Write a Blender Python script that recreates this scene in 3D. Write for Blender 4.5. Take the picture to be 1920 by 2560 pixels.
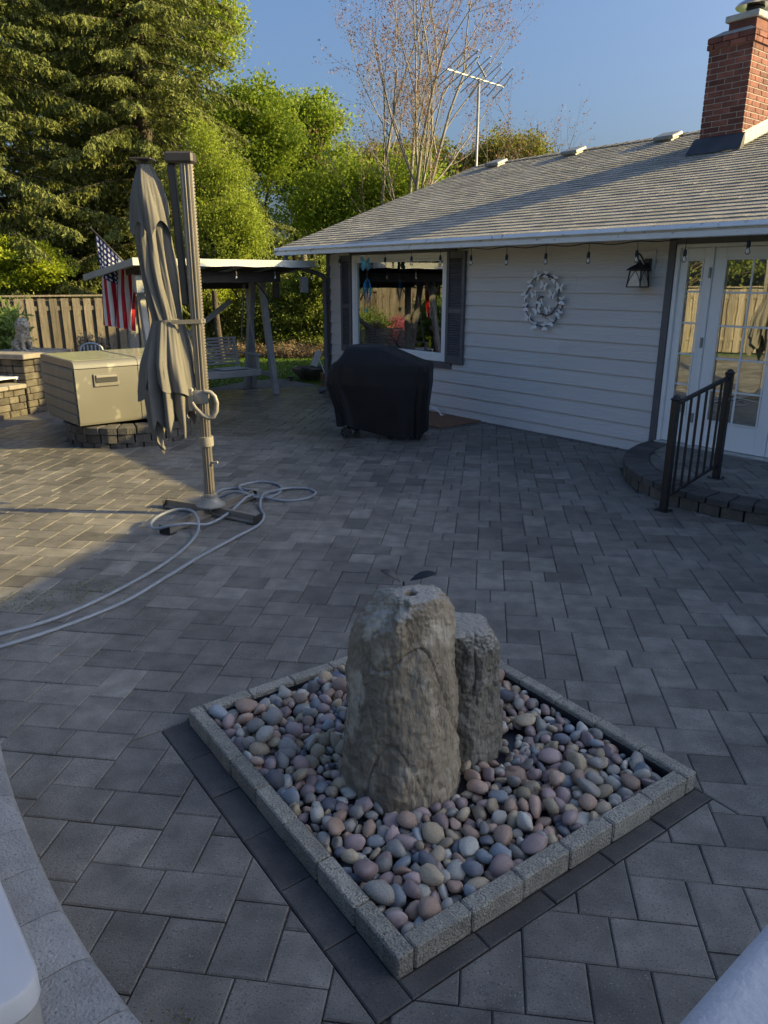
import bpy, bmesh, math, random
import numpy as np
from mathutils import Vector, Matrix, Euler, noise
R = math.radians
random.seed(11)
rng = np.random.RandomState(11)
scene = bpy.context.scene
for o in list(bpy.data.objects): bpy.data.objects.remove(o)
C = scene.collection
# ------------------------------------------------------------------ camera
CAM_H = 1.8
cam_d = bpy.data.cameras.new('camera'); cam = bpy.data.objects.new('camera', cam_d); C.objects.link(cam)
cam.location = (0, 0, CAM_H); cam.rotation_euler = (R(90 - 17.36), 0, 0)
cam_d.sensor_fit = 'VERTICAL'; cam_d.sensor_height = 36; cam_d.lens = 26.176
cam_d.clip_start = 0.05; cam_d.clip_end = 600
scene.camera = cam
scene.render.resolution_x, scene.render.resolution_y = 768, 1024
# ------------------------------------------------------------------ light
SUN_EL, SUN_AZ = R(23.0), R(-4.0)            # azimuth of the direction TOWARDS the sun, measured from +X
world = bpy.data.worlds.new('World'); scene.world = world; world.use_nodes = True
wn = world.node_tree.nodes; wl = world.node_tree.links
bg = wn['Background']; sky = wn.new('ShaderNodeTexSky'); sky.sky_type = 'NISHITA'; sky.sun_disc = False
sky.sun_elevation = SUN_EL; sky.sun_rotation = R(90) - SUN_AZ
sky.air_density = 1.0; sky.dust_density = 6.5; sky.ozone_density = 5.5
wl.new(sky.outputs[0], bg.inputs[0]); bg.inputs[1].default_value = 0.08
sun_d = bpy.data.lights.new('sun', 'SUN'); sun_d.energy = 3.3; sun_d.angle = R(0.6); sun_d.color = (1.0, 0.77, 0.30)
sun = bpy.data.objects.new('sun', sun_d); C.objects.link(sun); sun.location = (20, 0, 20)
sd = Vector((math.cos(SUN_EL) * math.cos(SUN_AZ), math.cos(SUN_EL) * math.sin(SUN_AZ), math.sin(SUN_EL)))
sun.rotation_euler = sd.to_track_quat('Z', 'Y').to_euler()
vs = scene.view_settings; vs.view_transform = 'Standard'; vs.look = 'None'; vs.exposure = 1.6; vs.gamma = 1.0
vs.use_curve_mapping = False
# ------------------------------------------------------------------ frames and helpers
HA = R(129.378); HX = Vector((math.cos(HA), math.sin(HA), 0)); HY = Vector((-math.sin(HA), math.cos(HA), 0))
P0 = Vector((2.342, 8.552, 0))               # house frame: x along the wall, y out of the wall
def LW(s, o, z=0.0): return P0 + HX * s + HY * o + Vector((0, 0, z))
def WL(p): q = Vector((p[0], p[1], 0)) - P0; return (q.dot(HX), q.dot(HY))
pit = R(17.36)
def proj(p):
    y, z = p[1], p[2] - CAM_H
    w = y * math.cos(pit) - z * math.sin(pit)
    if w < .05: return None
    v = y * math.sin(pit) + z * math.cos(pit)
    return (960 + 1861.4 * p[0] / w, 1280 - 1861.4 * v / w, w)

class MB:
    def __init__(s): s.V = []; s.F = []; s.T = []
    def add(s, V, F, t=.5):
        n = len(s.V); s.V += [tuple(v) for v in V]; s.F += [tuple(i + n for i in f) for f in F]; s.T += [t] * len(F); return s
    def box(s, x0, x1, y0, y1, z0, z1, t=.5):
        V = [(x, y, z) for x in (x0, x1) for y in (y0, y1) for z in (z0, z1)]
        return s.add(V, [(0, 1, 3, 2), (4, 6, 7, 5), (0, 4, 5, 1), (2, 3, 7, 6), (0, 2, 6, 4), (1, 5, 7, 3)], t)
    def obox(s, c, ax, ay, az, t=.5, b=0.0):
        c = Vector(c); ax, ay, az = Vector(ax), Vector(ay), Vector(az)
        if b <= 0:
            V = [c + ax * i + ay * j + az * k for i in (-1, 1) for j in (-1, 1) for k in (-1, 1)]
            return s.add(V, [(0, 1, 3, 2), (4, 6, 7, 5), (0, 4, 5, 1), (2, 3, 7, 6), (0, 2, 6, 4), (1, 5, 7, 3)], t)
        lx, ly, lz = ax.length, ay.length, az.length
        fx, fy, fz = max(0, 1 - b / lx), max(0, 1 - b / ly), max(0, 1 - b / lz)
        V = []; idx = {}
        for i in (-1, 1):
            for j in (-1, 1):
                for k in (-1, 1):
                    for m in range(3):
                        a = (i if m == 0 else i * fx, j if m == 1 else j * fy, k if m == 2 else k * fz)
                        idx[(i, j, k, m)] = len(V); V.append(c + ax * a[0] + ay * a[1] + az * a[2])
        F = []
        for m in range(3):
            for sg in (-1, 1):
                o = [q for q in range(3) if q != m]; ring = []
                for a, b2 in ((-1, -1), (1, -1), (1, 1), (-1, 1)):
                    key = [0, 0, 0]; key[m] = sg; key[o[0]] = a; key[o[1]] = b2; ring.append(idx[tuple(key) + (m,)])
                F.append(tuple(ring))
        for m in range(3):
            o = [q for q in range(3) if q != m]
            for a in (-1, 1):
                for b2 in (-1, 1):
                    k1 = [0, 0, 0]; k1[o[0]] = a; k1[o[1]] = b2; k2 = list(k1); k1[m] = -1; k2[m] = 1
                    F.append((idx[tuple(k1) + (o[0],)], idx[tuple(k2) + (o[0],)], idx[tuple(k2) + (o[1],)], idx[tuple(k1) + (o[1],)]))
        for i in (-1, 1):
            for j in (-1, 1):
                for k in (-1, 1): F.append(tuple(idx[(i, j, k, m)] for m in range(3)))
        return s.add(V, F, t)
    def cbox(s, x0, x1, y0, y1, z0, z1, b=.004, t=.5):
        return s.obox(((x0 + x1) / 2, (y0 + y1) / 2, (z0 + z1) / 2), ((x1 - x0) / 2, 0, 0), (0, (y1 - y0) / 2, 0), (0, 0, (z1 - z0) / 2), t, b)
    def beam(s, p, q, w, h, up=(0, 0, 1), b=.004, t=.5):
        p, q = Vector(p), Vector(q); d = (q - p); l = d.length; d.normalize(); up = Vector(up)
        x = d.cross(up); x = x.normalized() if x.length > 1e-4 else Vector((1, 0, 0)); y = x.cross(d)
        return s.obox((p + q) / 2, d * l / 2, x * w / 2, y * h / 2, t, b)
    def prism(s, poly, z0, z1, t=.5, bev=0.0, dz=(0, 0)):
        n = len(poly); cxy = (sum(p[0] for p in poly) / n, sum(p[1] for p in poly) / n)
        def zz(p): return z1 + dz[0] * (p[0] - cxy[0]) + dz[1] * (p[1] - cxy[1])
        if bev > 0:
            inn = inset(poly, bev)
            if inn is None: bev = 0
        if bev > 0:
            V = [(p[0], p[1], z0) for p in poly] + [(p[0], p[1], zz(p) - bev * .8) for p in poly] + [(p[0], p[1], zz(p)) for p in inn]
            F = [(i, (i + 1) % n, n + (i + 1) % n, n + i) for i in range(n)] + [(n + i, n + (i + 1) % n, 2 * n + (i + 1) % n, 2 * n + i) for i in range(n)] + [tuple(range(2 * n, 3 * n))]
        else:
            V = [(p[0], p[1], z0) for p in poly] + [(p[0], p[1], zz(p)) for p in poly]
            F = [(i, (i + 1) % n, n + (i + 1) % n, n + i) for i in range(n)] + [tuple(range(n, 2 * n)), tuple(range(n))[::-1]]
        return s.add(V, F, t)
    def extr(s, prof, axis, a0, a1, t=.5):
        """profile of 2-D points swept along axis 'x' (profile = y,z) or 'y' (profile = x,z)"""
        n = len(prof); mk = (lambda a, p: (a, p[0], p[1])) if axis == 'x' else (lambda a, p: (p[0], a, p[1]))
        V = [mk(a0, p) for p in prof] + [mk(a1, p) for p in prof]
        return s.add(V, [(i, (i + 1) % n, n + (i + 1) % n, n + i) for i in range(n)] + [tuple(range(n))[::-1], tuple(range(n, 2 * n))], t)
    def tube(s, path, r, n=8, t=.5, cap=True, closed=False):
        P = [Vector(p) for p in path]; m = len(P); rr = r if hasattr(r, '__len__') else [r] * m
        V = []; prev = None
        for i in range(m):
            d = (P[(i + 1) % m] - P[i - 1]) if closed else (P[min(i + 1, m - 1)] - P[max(i - 1, 0)])
            d.normalize()
            if prev is None:
                a = Vector((0, 0, 1)) if abs(d.z) < .9 else Vector((1, 0, 0)); x = d.cross(a).normalized()
            else:
                x = prev - d * prev.dot(d); x = x.normalized() if x.length > 1e-6 else d.orthogonal().normalized()
            prev = x; y = d.cross(x)
            for k in range(n):
                a = 2 * math.pi * k / n; V.append(P[i] + (x * math.cos(a) + y * math.sin(a)) * rr[i])
        F = []
        for i in range(m if closed else m - 1):
            j = (i + 1) % m
            for k in range(n): F.append((i * n + k, i * n + (k + 1) % n, j * n + (k + 1) % n, j * n + k))
        if cap and not closed: F += [tuple(range(n))[::-1], tuple(range((m - 1) * n, m * n))]
        return s.add(V, F, t)
    def lathe(s, prof, n=24, c=(0, 0, 0), t=.5):
        V = []; m = len(prof)
        for r, z in prof:
            for k in range(n): a = 2 * math.pi * k / n; V.append((c[0] + r * math.cos(a), c[1] + r * math.sin(a), c[2] + z))
        F = [(i * n + k, i * n + (k + 1) % n, (i + 1) * n + (k + 1) % n, (i + 1) * n + k) for i in range(m - 1) for k in range(n)]
        if prof[0][0] > 1e-5: F.append(tuple(range(n))[::-1])
        if prof[-1][0] > 1e-5: F.append(tuple(range((m - 1) * n, m * n)))
        return s.add(V, F, t)
    def ell(s, c, r, rot=None, nu=14, nv=9, t=.5):
        V = []; M = Euler(rot).to_matrix() if rot else Matrix.Identity(3)
        for i in range(nv + 1):
            ph = math.pi * i / nv
            for k in range(nu):
                a = 2 * math.pi * k / nu; q = M @ Vector((r[0] * math.sin(ph) * math.cos(a), r[1] * math.sin(ph) * math.sin(a), r[2] * math.cos(ph))); V.append(Vector(c) + q)
        F = [(i * nu + k, (i + 1) * nu + k, (i + 1) * nu + (k + 1) % nu, i * nu + (k + 1) % nu) for i in range(nv) for k in range(nu)]
        return s.add(V, F, t)
    def grid(s, nu, nv, fn, t=.5, closed_u=False):
        V = [fn(i / (nu - 1) if not closed_u else i / nu, j / (nv - 1)) for j in range(nv) for i in range(nu)]
        F = [(j * nu + i, j * nu + (i + 1) % nu, (j + 1) * nu + (i + 1) % nu, (j + 1) * nu + i) for j in range(nv - 1) for i in range(nu if closed_u else nu - 1)]
        return s.add(V, F, t)
    def build(s, name, mat, parent=None, org=(0, 0, 0), smooth=False):
        me = bpy.data.meshes.new(name)
        me.from_pydata([(v[0] - org[0], v[1] - org[1], v[2] - org[2]) for v in s.V], [], s.F)
        bm = bmesh.new(); bm.from_mesh(me); bmesh.ops.recalc_face_normals(bm, faces=bm.faces[:]); bm.to_mesh(me); bm.free()
        at = me.attributes.new('tint', 'FLOAT', 'FACE'); at.data.foreach_set('value', s.T)
        me.materials.append(mat)
        if smooth:
            me.polygons.foreach_set('use_smooth', [True] * len(me.polygons))
            if smooth != 1: me.set_sharp_from_angle(angle=R(smooth))
        o = bpy.data.objects.new(name, me); C.objects.link(o); o.parent = parent
        return o

def clip(poly, a, b, keep_left=True):
    """Sutherland-Hodgman against the line a-b"""
    out = []; n = len(poly)
    def sd_(p): v = (b[0] - a[0]) * (p[1] - a[1]) - (b[1] - a[1]) * (p[0] - a[0]); return v if keep_left else -v
    for i in range(n):
        p, q = poly[i], poly[(i + 1) % n]; dp, dq = sd_(p), sd_(q)
        if dp >= 0: out.append(p)
        if dp * dq < 0:
            u = dp / (dp - dq); out.append((p[0] + (q[0] - p[0]) * u, p[1] + (q[1] - p[1]) * u))
    return out
def area(p): return .5 * sum(p[i][0] * p[(i + 1) % len(p)][1] - p[(i + 1) % len(p)][0] * p[i][1] for i in range(len(p))) if len(p) > 2 else 0
def subtract(poly, conv):
    out = []; rest = poly
    for i in range(len(conv)):
        a, b = conv[i], conv[(i + 1) % len(conv)]
        o = clip(rest, a, b, False)
        if area(o) > 3e-4: out.append(o)
        rest = clip(rest, a, b, True)
        if area(rest) < 1e-5: break
    return out
def intersect(poly, conv):
    for i in range(len(conv)):
        poly = clip(poly, conv[i], conv[(i + 1) % len(conv)], True)
        if len(poly) < 3: return []
    return poly
def inset(poly, d):
    q = []
    for p in poly:
        if not q or math.hypot(p[0] - q[-1][0], p[1] - q[-1][1]) > .004: q.append(p)
    if len(q) > 2 and math.hypot(q[0][0] - q[-1][0], q[0][1] - q[-1][1]) < .004: q.pop()
    if len(q) != len(poly): return None
    n = len(q); out = []
    for i in range(n):
        a, b, c = q[i - 1], q[i], q[(i + 1) % n]
        e1 = Vector((b[0] - a[0], b[1] - a[1])).normalized(); e2 = Vector((c[0] - b[0], c[1] - b[1])).normalized()
        n1 = Vector((-e1.y, e1.x)); n2 = Vector((-e2.y, e2.x)); k = 1 + n1.dot(n2)
        if k < .15: return None
        m = (n1 + n2) / k; out.append((b[0] + m.x * d, b[1] + m.y * d))
    return out if area(out) > 1e-4 else None
def clean(poly):
    q = []
    for p in poly:
        if not q or math.hypot(p[0] - q[-1][0], p[1] - q[-1][1]) > .004: q.append(p)
    while len(q) > 2 and math.hypot(q[0][0] - q[-1][0], q[0][1] - q[-1][1]) < .004: q.pop()
    return q

def quads(name, Q, mat, parent=None, org=(0, 0, 0), tint=None, tri=False):
    """fast mesh from an (N,4,3) or (N,3,3) array"""
    Q = np.asarray(Q, np.float32) - np.array(org, np.float32); N, k = Q.shape[0], Q.shape[1]
    me = bpy.data.meshes.new(name); me.vertices.add(N * k); me.vertices.foreach_set('co', Q.reshape(-1))
    me.loops.add(N * k); me.loops.foreach_set('vertex_index', np.arange(N * k, dtype=np.int32))
    me.polygons.add(N); me.polygons.foreach_set('loop_start', np.arange(0, N * k, k, dtype=np.int32))
    me.update(calc_edges=True)
    at = me.attributes.new('tint', 'FLOAT', 'FACE'); at.data.foreach_set('value', (np.random.RandomState(3).rand(N) if tint is None else tint).astype(np.float32))
    me.materials.append(mat); me.validate()
    o = bpy.data.objects.new(name, me); C.objects.link(o); o.parent = parent
    return o
def cards(cen, d, L, W, rs):
    """kite-shaped leaves: centre, direction, length, width"""
    n = len(cen); d = d / (np.linalg.norm(d, axis=1)[:, None] + 1e-9)
    x = np.cross(d, rs.normal(size=(n, 3))); x /= np.linalg.norm(x, axis=1)[:, None] + 1e-9
    L = np.broadcast_to(L, n)[:, None]; W = np.broadcast_to(W, n)[:, None]
    return np.stack([cen - d * L * .5, cen - d * L * .05 + x * W * .5, cen + d * L * .5, cen - d * L * .05 - x * W * .5], 1)

def tag(o, label=None, cat=None, group=None, kind=None):
    if label: o['label'] = label
    if cat: o['category'] = cat
    if group: o['group'] = group
    if kind: o['kind'] = kind
    return o
class Thing:
    """an Empty at the thing's base. frame 'H': coordinates given in the house frame, 'W': in world, 'L': local"""
    def __init__(s, name, label, cat, org, frame='W', group=None, ang=0.0):
        e = bpy.data.objects.new(name, None); C.objects.link(e); e.empty_display_size = .1
        if frame == 'H': e.location = LW(*org); e.rotation_euler = (0, 0, HA); s.org = org
        elif frame == 'W': e.location = org; s.org = org
        else: e.location = org; e.rotation_euler = (0, 0, ang); s.org = (0, 0, 0)
        s.e = e
        if label: tag(e, label, cat, group)
    def part(s, name, mb, mat, parent=None, smooth=False, label=None):
        o = mb.build(name, mat, parent or s.e, s.org, smooth)
        if label: o['label'] = label
        return o
def structure(name, mb, mat): return tag(mb.build(name, mat), kind='structure')
def copy_part(src, parent):
    c = src.copy(); C.objects.link(c); c.parent = parent; return c

# ------------------------------------------------------------------ materials
def mat(name, c1, c2=None, scale=6.0, rough=.6, bump=0.0, bscale=80.0, spec=.5, metal=0.0, tint=0.0, rnd=0.0, c3=None, s3=250.0, f3=.3, rvar=0.0, stretch=None, detail=5.0, coord='Object', sheen=0):
    m = bpy.data.materials.new(name); m.use_nodes = True; N = m.node_tree.nodes; Lk = m.node_tree.links
    b = N['Principled BSDF']; tc = N.new('ShaderNodeTexCoord'); src = tc.outputs[coord]
    if stretch:
        mp = N.new('ShaderNodeMapping'); mp.inputs['Scale'].default_value = stretch; Lk.new(src, mp.inputs[0]); src = mp.outputs[0]
    no = N.new('ShaderNodeTexNoise'); no.inputs['Scale'].default_value = scale; no.inputs['Detail'].default_value = detail; Lk.new(src, no.inputs[0])
    mx = N.new('ShaderNodeMix'); mx.data_type = 'RGBA'; mx.inputs[6].default_value = (*c1, 1); mx.inputs[7].default_value = (*(c2 or c1), 1)
    mr = N.new('ShaderNodeMapRange'); mr.inputs[1].default_value = .33; mr.inputs[2].default_value = .67; Lk.new(no.outputs[0], mr.inputs[0]); Lk.new(mr.outputs[0], mx.inputs[0])
    col = mx.outputs[2]
    if c3:
        n3 = N.new('ShaderNodeTexNoise'); n3.inputs['Scale'].default_value = s3; n3.inputs['Detail'].default_value = 2; Lk.new(tc.outputs[coord], n3.inputs[0])
        r3 = N.new('ShaderNodeMapRange'); r3.inputs[1].default_value = .66 - f3 * .3; r3.inputs[2].default_value = .74 - f3 * .2; Lk.new(n3.outputs[0], r3.inputs[0])
        m3 = N.new('ShaderNodeMix'); m3.data_type = 'RGBA'; Lk.new(r3.outputs[0], m3.inputs[0]); Lk.new(col, m3.inputs[6]); m3.inputs[7].default_value = (*c3, 1); col = m3.outputs[2]
    def mul(col, sock, amp):
        r = N.new('ShaderNodeMapRange'); r.inputs[3].default_value = 1 - amp; r.inputs[4].default_value = 1 + amp; Lk.new(sock, r.inputs[0])
        v = N.new('ShaderNodeVectorMath'); v.operation = 'SCALE'; Lk.new(col, v.inputs[0]); Lk.new(r.outputs[0], v.inputs['Scale']); return v.outputs[0]
    if tint:
        a = N.new('ShaderNodeAttribute'); a.attribute_name = 'tint'; col = mul(col, a.outputs['Fac'], tint)
    if rnd:
        oi = N.new('ShaderNodeObjectInfo'); col = mul(col, oi.outputs['Random'], rnd)
    Lk.new(col, b.inputs['Base Color']); b.inputs['Roughness'].default_value = rough; b.inputs['Metallic'].default_value = metal; b.inputs['Specular IOR Level'].default_value = spec
    if rvar:
        rr = N.new('ShaderNodeMapRange'); rr.inputs[3].default_value = rough - rvar; rr.inputs[4].default_value = rough + rvar; Lk.new(no.outputs[0], rr.inputs[0]); Lk.new(rr.outputs[0], b.inputs['Roughness'])
    if bump:
        nb = N.new('ShaderNodeTexNoise'); nb.inputs['Scale'].default_value = bscale; nb.inputs['Detail'].default_value = 6; Lk.new(src, nb.inputs[0])
        bp = N.new('ShaderNodeBump'); bp.inputs['Strength'].default_value = bump; bp.inputs['Distance'].default_value = .02; Lk.new(nb.outputs[0], bp.inputs['Height']); Lk.new(bp.outputs[0], b.inputs['Normal'])
    return m
def leaf_mat(name, c1, c2, trans=.45, rough=.6):
    m = bpy.data.materials.new(name); m.use_nodes = True; N = m.node_tree.nodes; Lk = m.node_tree.links
    b = N['Principled BSDF']; out = N['Material Output']
    a = N.new('ShaderNodeAttribute'); a.attribute_name = 'tint'
    mx = N.new('ShaderNodeMix'); mx.data_type = 'RGBA'; Lk.new(a.outputs['Fac'], mx.inputs[0]); mx.inputs[6].default_value = (*c1, 1); mx.inputs[7].default_value = (*c2, 1)
    b.inputs['Roughness'].default_value = rough; b.inputs['Specular IOR Level'].default_value = .25
    Lk.new(mx.outputs[2], b.inputs['Base Color'])
    t = N.new('ShaderNodeBsdfTranslucent'); Lk.new(mx.outputs[2], t.inputs[0])
    ms = N.new('ShaderNodeMixShader'); ms.inputs[0].default_value = trans; Lk.new(b.outputs[0], ms.inputs[1]); Lk.new(t.outputs[0], ms.inputs[2]); Lk.new(ms.outputs[0], out.inputs[0])
    return m
def glass_mat(name, refl=.3, tintc=(.8, .85, .85), wob=.0):
    m = bpy.data.materials.new(name); m.use_nodes = True; N = m.node_tree.nodes; Lk = m.node_tree.links
    for n in list(N):
        if n.type == 'BSDF_PRINCIPLED': N.remove(n)
    g = N.new('ShaderNodeBsdfGlossy'); g.inputs['Roughness'].default_value = .005; g.inputs['Color'].default_value = (.95, .97, 1, 1)
    t = N.new('ShaderNodeBsdfTransparent'); t.inputs[0].default_value = (*tintc, 1)
    lw = N.new('ShaderNodeFresnel'); lw.inputs[0].default_value = 1.5
    mr = N.new('ShaderNodeMapRange'); mr.inputs[3].default_value = refl; mr.inputs[4].default_value = 1; Lk.new(lw.outputs[0], mr.inputs[0])
    if wob:
        no = N.new('ShaderNodeTexNoise'); no.inputs['Scale'].default_value = 1.6; tc = N.new('ShaderNodeTexCoord'); Lk.new(tc.outputs['Object'], no.inputs[0])
        bp = N.new('ShaderNodeBump'); bp.inputs['Strength'].default_value = wob; bp.inputs['Distance'].default_value = .01; Lk.new(no.outputs[0], bp.inputs['Height']); Lk.new(bp.outputs[0], g.inputs['Normal'])
    ms = N.new('ShaderNodeMixShader'); Lk.new(mr.outputs[0], ms.inputs[0]); Lk.new(t.outputs[0], ms.inputs[1]); Lk.new(g.outputs[0], ms.inputs[2])
    Lk.new(ms.outputs[0], N['Material Output'].inputs[0]); return m

M = {}
# pavers: weathered concrete, per-piece tint, wet in irregular patches on the far part of the patio
def paver_mat(name, base, amp):
    m = mat(name, tuple(x * .72 for x in base), tuple(x * 1.2 for x in base), scale=9, rough=.62, bump=.32, bscale=190, spec=.5, tint=amp, c3=tuple(x * .48 for x in base), s3=165, f3=.32, detail=8)
    N = m.node_tree.nodes; Lk = m.node_tree.links; b = N['Principled BSDF']
    tc = N.new('ShaderNodeTexCoord'); sx = N.new('ShaderNodeSeparateXYZ'); Lk.new(tc.outputs['Object'], sx.inputs[0])
    no = N.new('ShaderNodeTexNoise'); no.inputs['Scale'].default_value = .55; no.inputs['Detail'].default_value = 3; Lk.new(tc.outputs['Object'], no.inputs[0])
    yr = N.new('ShaderNodeMapRange'); yr.inputs[1].default_value = 5.0; yr.inputs[2].default_value = 9.5; yr.inputs[3].default_value = -.22; yr.inputs[4].default_value = .28; Lk.new(sx.outputs[1], yr.inputs[0])
    ad = N.new('ShaderNodeMath'); ad.operation = 'ADD'; Lk.new(no.outputs[0], ad.inputs[0]); Lk.new(yr.outputs[0], ad.inputs[1])
    w = N.new('ShaderNodeMapRange'); w.inputs[1].default_value = .42; w.inputs[2].default_value = .72; Lk.new(ad.outputs[0], w.inputs[0])
    rr = N.new('ShaderNodeMapRange'); rr.inputs[3].default_value = .66; rr.inputs[4].default_value = .28; Lk.new(w.outputs[0], rr.inputs[0]); Lk.new(rr.outputs[0], b.inputs['Roughness'])
    old = b.inputs['Base Color'].links[0].from_socket
    dk = N.new('ShaderNodeMapRange'); dk.inputs[3].default_value = 1; dk.inputs[4].default_value = .84; Lk.new(w.outputs[0], dk.inputs[0])
    v = N.new('ShaderNodeVectorMath'); v.operation = 'SCALE'; Lk.new(old, v.inputs[0]); Lk.new(dk.outputs[0], v.inputs['Scale']); Lk.new(v.outputs[0], b.inputs['Base Color'])
    ns = N.new('ShaderNodeTexNoise'); ns.inputs['Scale'].default_value = 1.3; ns.inputs['Detail'].default_value = 6; Lk.new(tc.outputs['Object'], ns.inputs[0])   # broad stains
    rs5 = N.new('ShaderNodeMapRange'); rs5.inputs[1].default_value = .3; rs5.inputs[2].default_value = .7; rs5.inputs[3].default_value = .74; rs5.inputs[4].default_value = 1.2; Lk.new(ns.outputs[0], rs5.inputs[0])
    v5 = N.new('ShaderNodeVectorMath'); v5.operation = 'SCALE'; Lk.new(v.outputs[0], v5.inputs[0]); Lk.new(rs5.outputs[0], v5.inputs['Scale']); v = v5
    n4 = N.new('ShaderNodeTexNoise'); n4.inputs['Scale'].default_value = 210; n4.inputs['Detail'].default_value = 1; Lk.new(tc.outputs['Object'], n4.inputs[0])
    r4 = N.new('ShaderNodeMapRange'); r4.inputs[1].default_value = .70; r4.inputs[2].default_value = .74; Lk.new(n4.outputs[0], r4.inputs[0])
    m4 = N.new('ShaderNodeMix'); m4.data_type = 'RGBA'; Lk.new(r4.outputs[0], m4.inputs[0]); Lk.new(v.outputs[0], m4.inputs[6]); m4.inputs[7].default_value = (*[x * 2.2 for x in base], 1); Lk.new(m4.outputs[2], b.inputs['Base Color'])   # pale grit
    bp = [n for n in N if n.type == 'BUMP'][0]; bp.inputs['Distance'].default_value = .012
    return m
M['paver'] = paver_mat('paver_grey', (.172, .160, .138), .36)
M['paver_dark'] = paver_mat('paver_charcoal', (.078, .074, .069), .28)
M['joint'] = mat('joint_sand', (.085, .08, .072), (.14, .132, .118), scale=30, rough=.95)
M['lawn'] = mat('lawn_soil', (.045, .085, .014), (.075, .13, .022), scale=3, rough=.9, bump=.6, bscale=120, c3=(.10, .12, .03), s3=60, f3=.3)
M['grass'] = leaf_mat('grass_blade', (.06, .13, .015), (.12, .20, .03), .35)
M['siding'] = mat('siding_greige', (.62, .59, .57), (.655, .622, .60), scale=3, rough=.55, bump=.5, bscale=14, stretch=(.35, 1, 9), tint=.03)
M['trim_dark'] = mat('trim_charcoal', (.095, .095, .105), (.11, .11, .12), scale=10, rough=.5, bump=.05)
M['white'] = mat('white_paint', (.80, .80, .79), (.84, .84, .83), scale=4, rough=.38, bump=.03)
M['vinyl'] = mat('white_vinyl', (.80, .80, .80), (.84, .84, .84), scale=3, rough=.35)
M['gutter'] = mat('gutter_enamel', (.70, .70, .71), (.78, .78, .78), scale=5, rough=.3, bump=.02, c3=(.35, .34, .32), s3=12, f3=.1)
M['soffit'] = mat('soffit_paint', (.45, .44, .42), (.5, .49, .47), scale=4, rough=.6)
M['shingle'] = mat('asphalt_shingle', (.35, .328, .285), (.43, .405, .355), scale=2.2, rough=.9, bump=.6, bscale=220, tint=.16, c3=(.12, .115, .11), s3=260, f3=.45)
M['felt'] = mat('roof_felt', (.03, .03, .03), (.05, .05, .05), rough=.95)
M['brick'] = mat('chimney_brick', (.15, .052, .038), (.25, .092, .064), scale=9, rough=.85, bump=.5, bscale=120, tint=.25, rnd=.22)
M['mortar'] = mat('mortar', (.36, .33, .29), (.44, .41, .36), scale=30, rough=.95, bump=.4)
M['flash'] = mat('galvanised_flashing', (.24, .25, .25), (.32, .33, .325), scale=6, rough=.5, metal=.5, bump=.08, bscale=20)
M['lead'] = mat('dark_flashing', (.05, .05, .055), (.08, .08, .085), scale=6, rough=.5, metal=.3)
M['concrete'] = mat('cast_concrete', (.40, .39, .36), (.52, .50, .46), scale=12, rough=.9, bump=.3)
M['steel'] = mat('stainless', (.62, .63, .65), (.68, .69, .7), rough=.22, metal=1.0)
M['alu'] = mat('aluminium', (.32, .32, .31), (.38, .38, .37), rough=.5, metal=.6)
M['blackmetal'] = mat('black_powder_coat', (.012, .012, .014), (.018, .018, .02), scale=20, rough=.42, bump=.05, bscale=300)
M['cover'] = mat('grill_cover_fabric', (.008, .008, .0095), (.013, .013, .0155), scale=5, rough=.52, bump=.12, bscale=300, spec=.28)
M['rubber'] = mat('black_rubber', (.012, .012, .012), (.02, .02, .02), scale=10, rough=.7)
M['canopy'] = mat('canopy_fabric', (.14, .131, .117), (.168, .158, .141), scale=2.5, rough=.88, bump=.1, bscale=400, spec=.2)
M['mast'] = mat('mast_bronze', (.20, .178, .148), (.235, .21, .178), scale=4, rough=.4, metal=.35)
M['mastdark'] = mat('mast_cap_brown', (.045, .038, .033), (.06, .05, .045), scale=6, rough=.45)
M['taupe'] = mat('taupe_plastic', (.23, .215, .185), (.27, .25, .215), scale=3, rough=.45)
M['resin'] = mat('beige_resin', (.165, .158, .132), (.188, .18, .15), scale=1.6, rough=.42, bump=.06, bscale=240, c3=(.36, .34, .27), s3=5, f3=.12)
M['resintop'] = mat('glossy_resin_lid', (.36, .37, .24), (.42, .42, .29), scale=3, rough=.16, bump=.05, bscale=18)  # lid panel: paler, greener and glossier than the body
M['resinside'] = mat('resin_side_boards', (.15, .14, .115), (.19, .175, .145), scale=2, rough=.55, bump=.25, bscale=20, stretch=(8, 1, 1))  # tone lowered so the colour carries the shade on that side
M['dark'] = mat('dark_parts_and_shade', (.02, .02, .02), (.03, .03, .03), rough=.6)  # for dark parts, and as painted shade of recess and peg holes
M['block'] = mat('wall_block', (.07, .062, .05), (.135, .118, .097), scale=7, rough=.9, bump=.8, bscale=60, tint=.3, rnd=.18)
M['capstone'] = mat('capstone', (.24, .215, .18), (.31, .28, .24), scale=9, rough=.85, bump=.4, bscale=70)
M['ringblock'] = mat('fire_ring_block', (.06, .056, .05), (.105, .097, .086), scale=8, rough=.9, bump=.7, bscale=70, tint=.3, rnd=.2)
M['curb'] = mat('exposed_aggregate', (.31, .29, .235), (.42, .395, .325), scale=22, rough=.9, bump=.8, bscale=130, tint=.10, rnd=.1, c3=(.19, .18, .16), s3=150, f3=.5)
M['liner'] = mat('pond_liner', (.010, .011, .016), (.018, .02, .03), scale=6, rough=.45)
M['hose'] = mat('garden_hose', (.19, .215, .24), (.23, .255, .285), scale=3, rough=.42)
M['wood'] = mat('weathered_cedar', (.135, .112, .082), (.225, .193, .148), scale=5, rough=.85, bump=.5, bscale=26, stretch=(6, 6, .5), tint=.25, rnd=.2, c3=(.14, .11, .08), s3=20, f3=.2)
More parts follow.
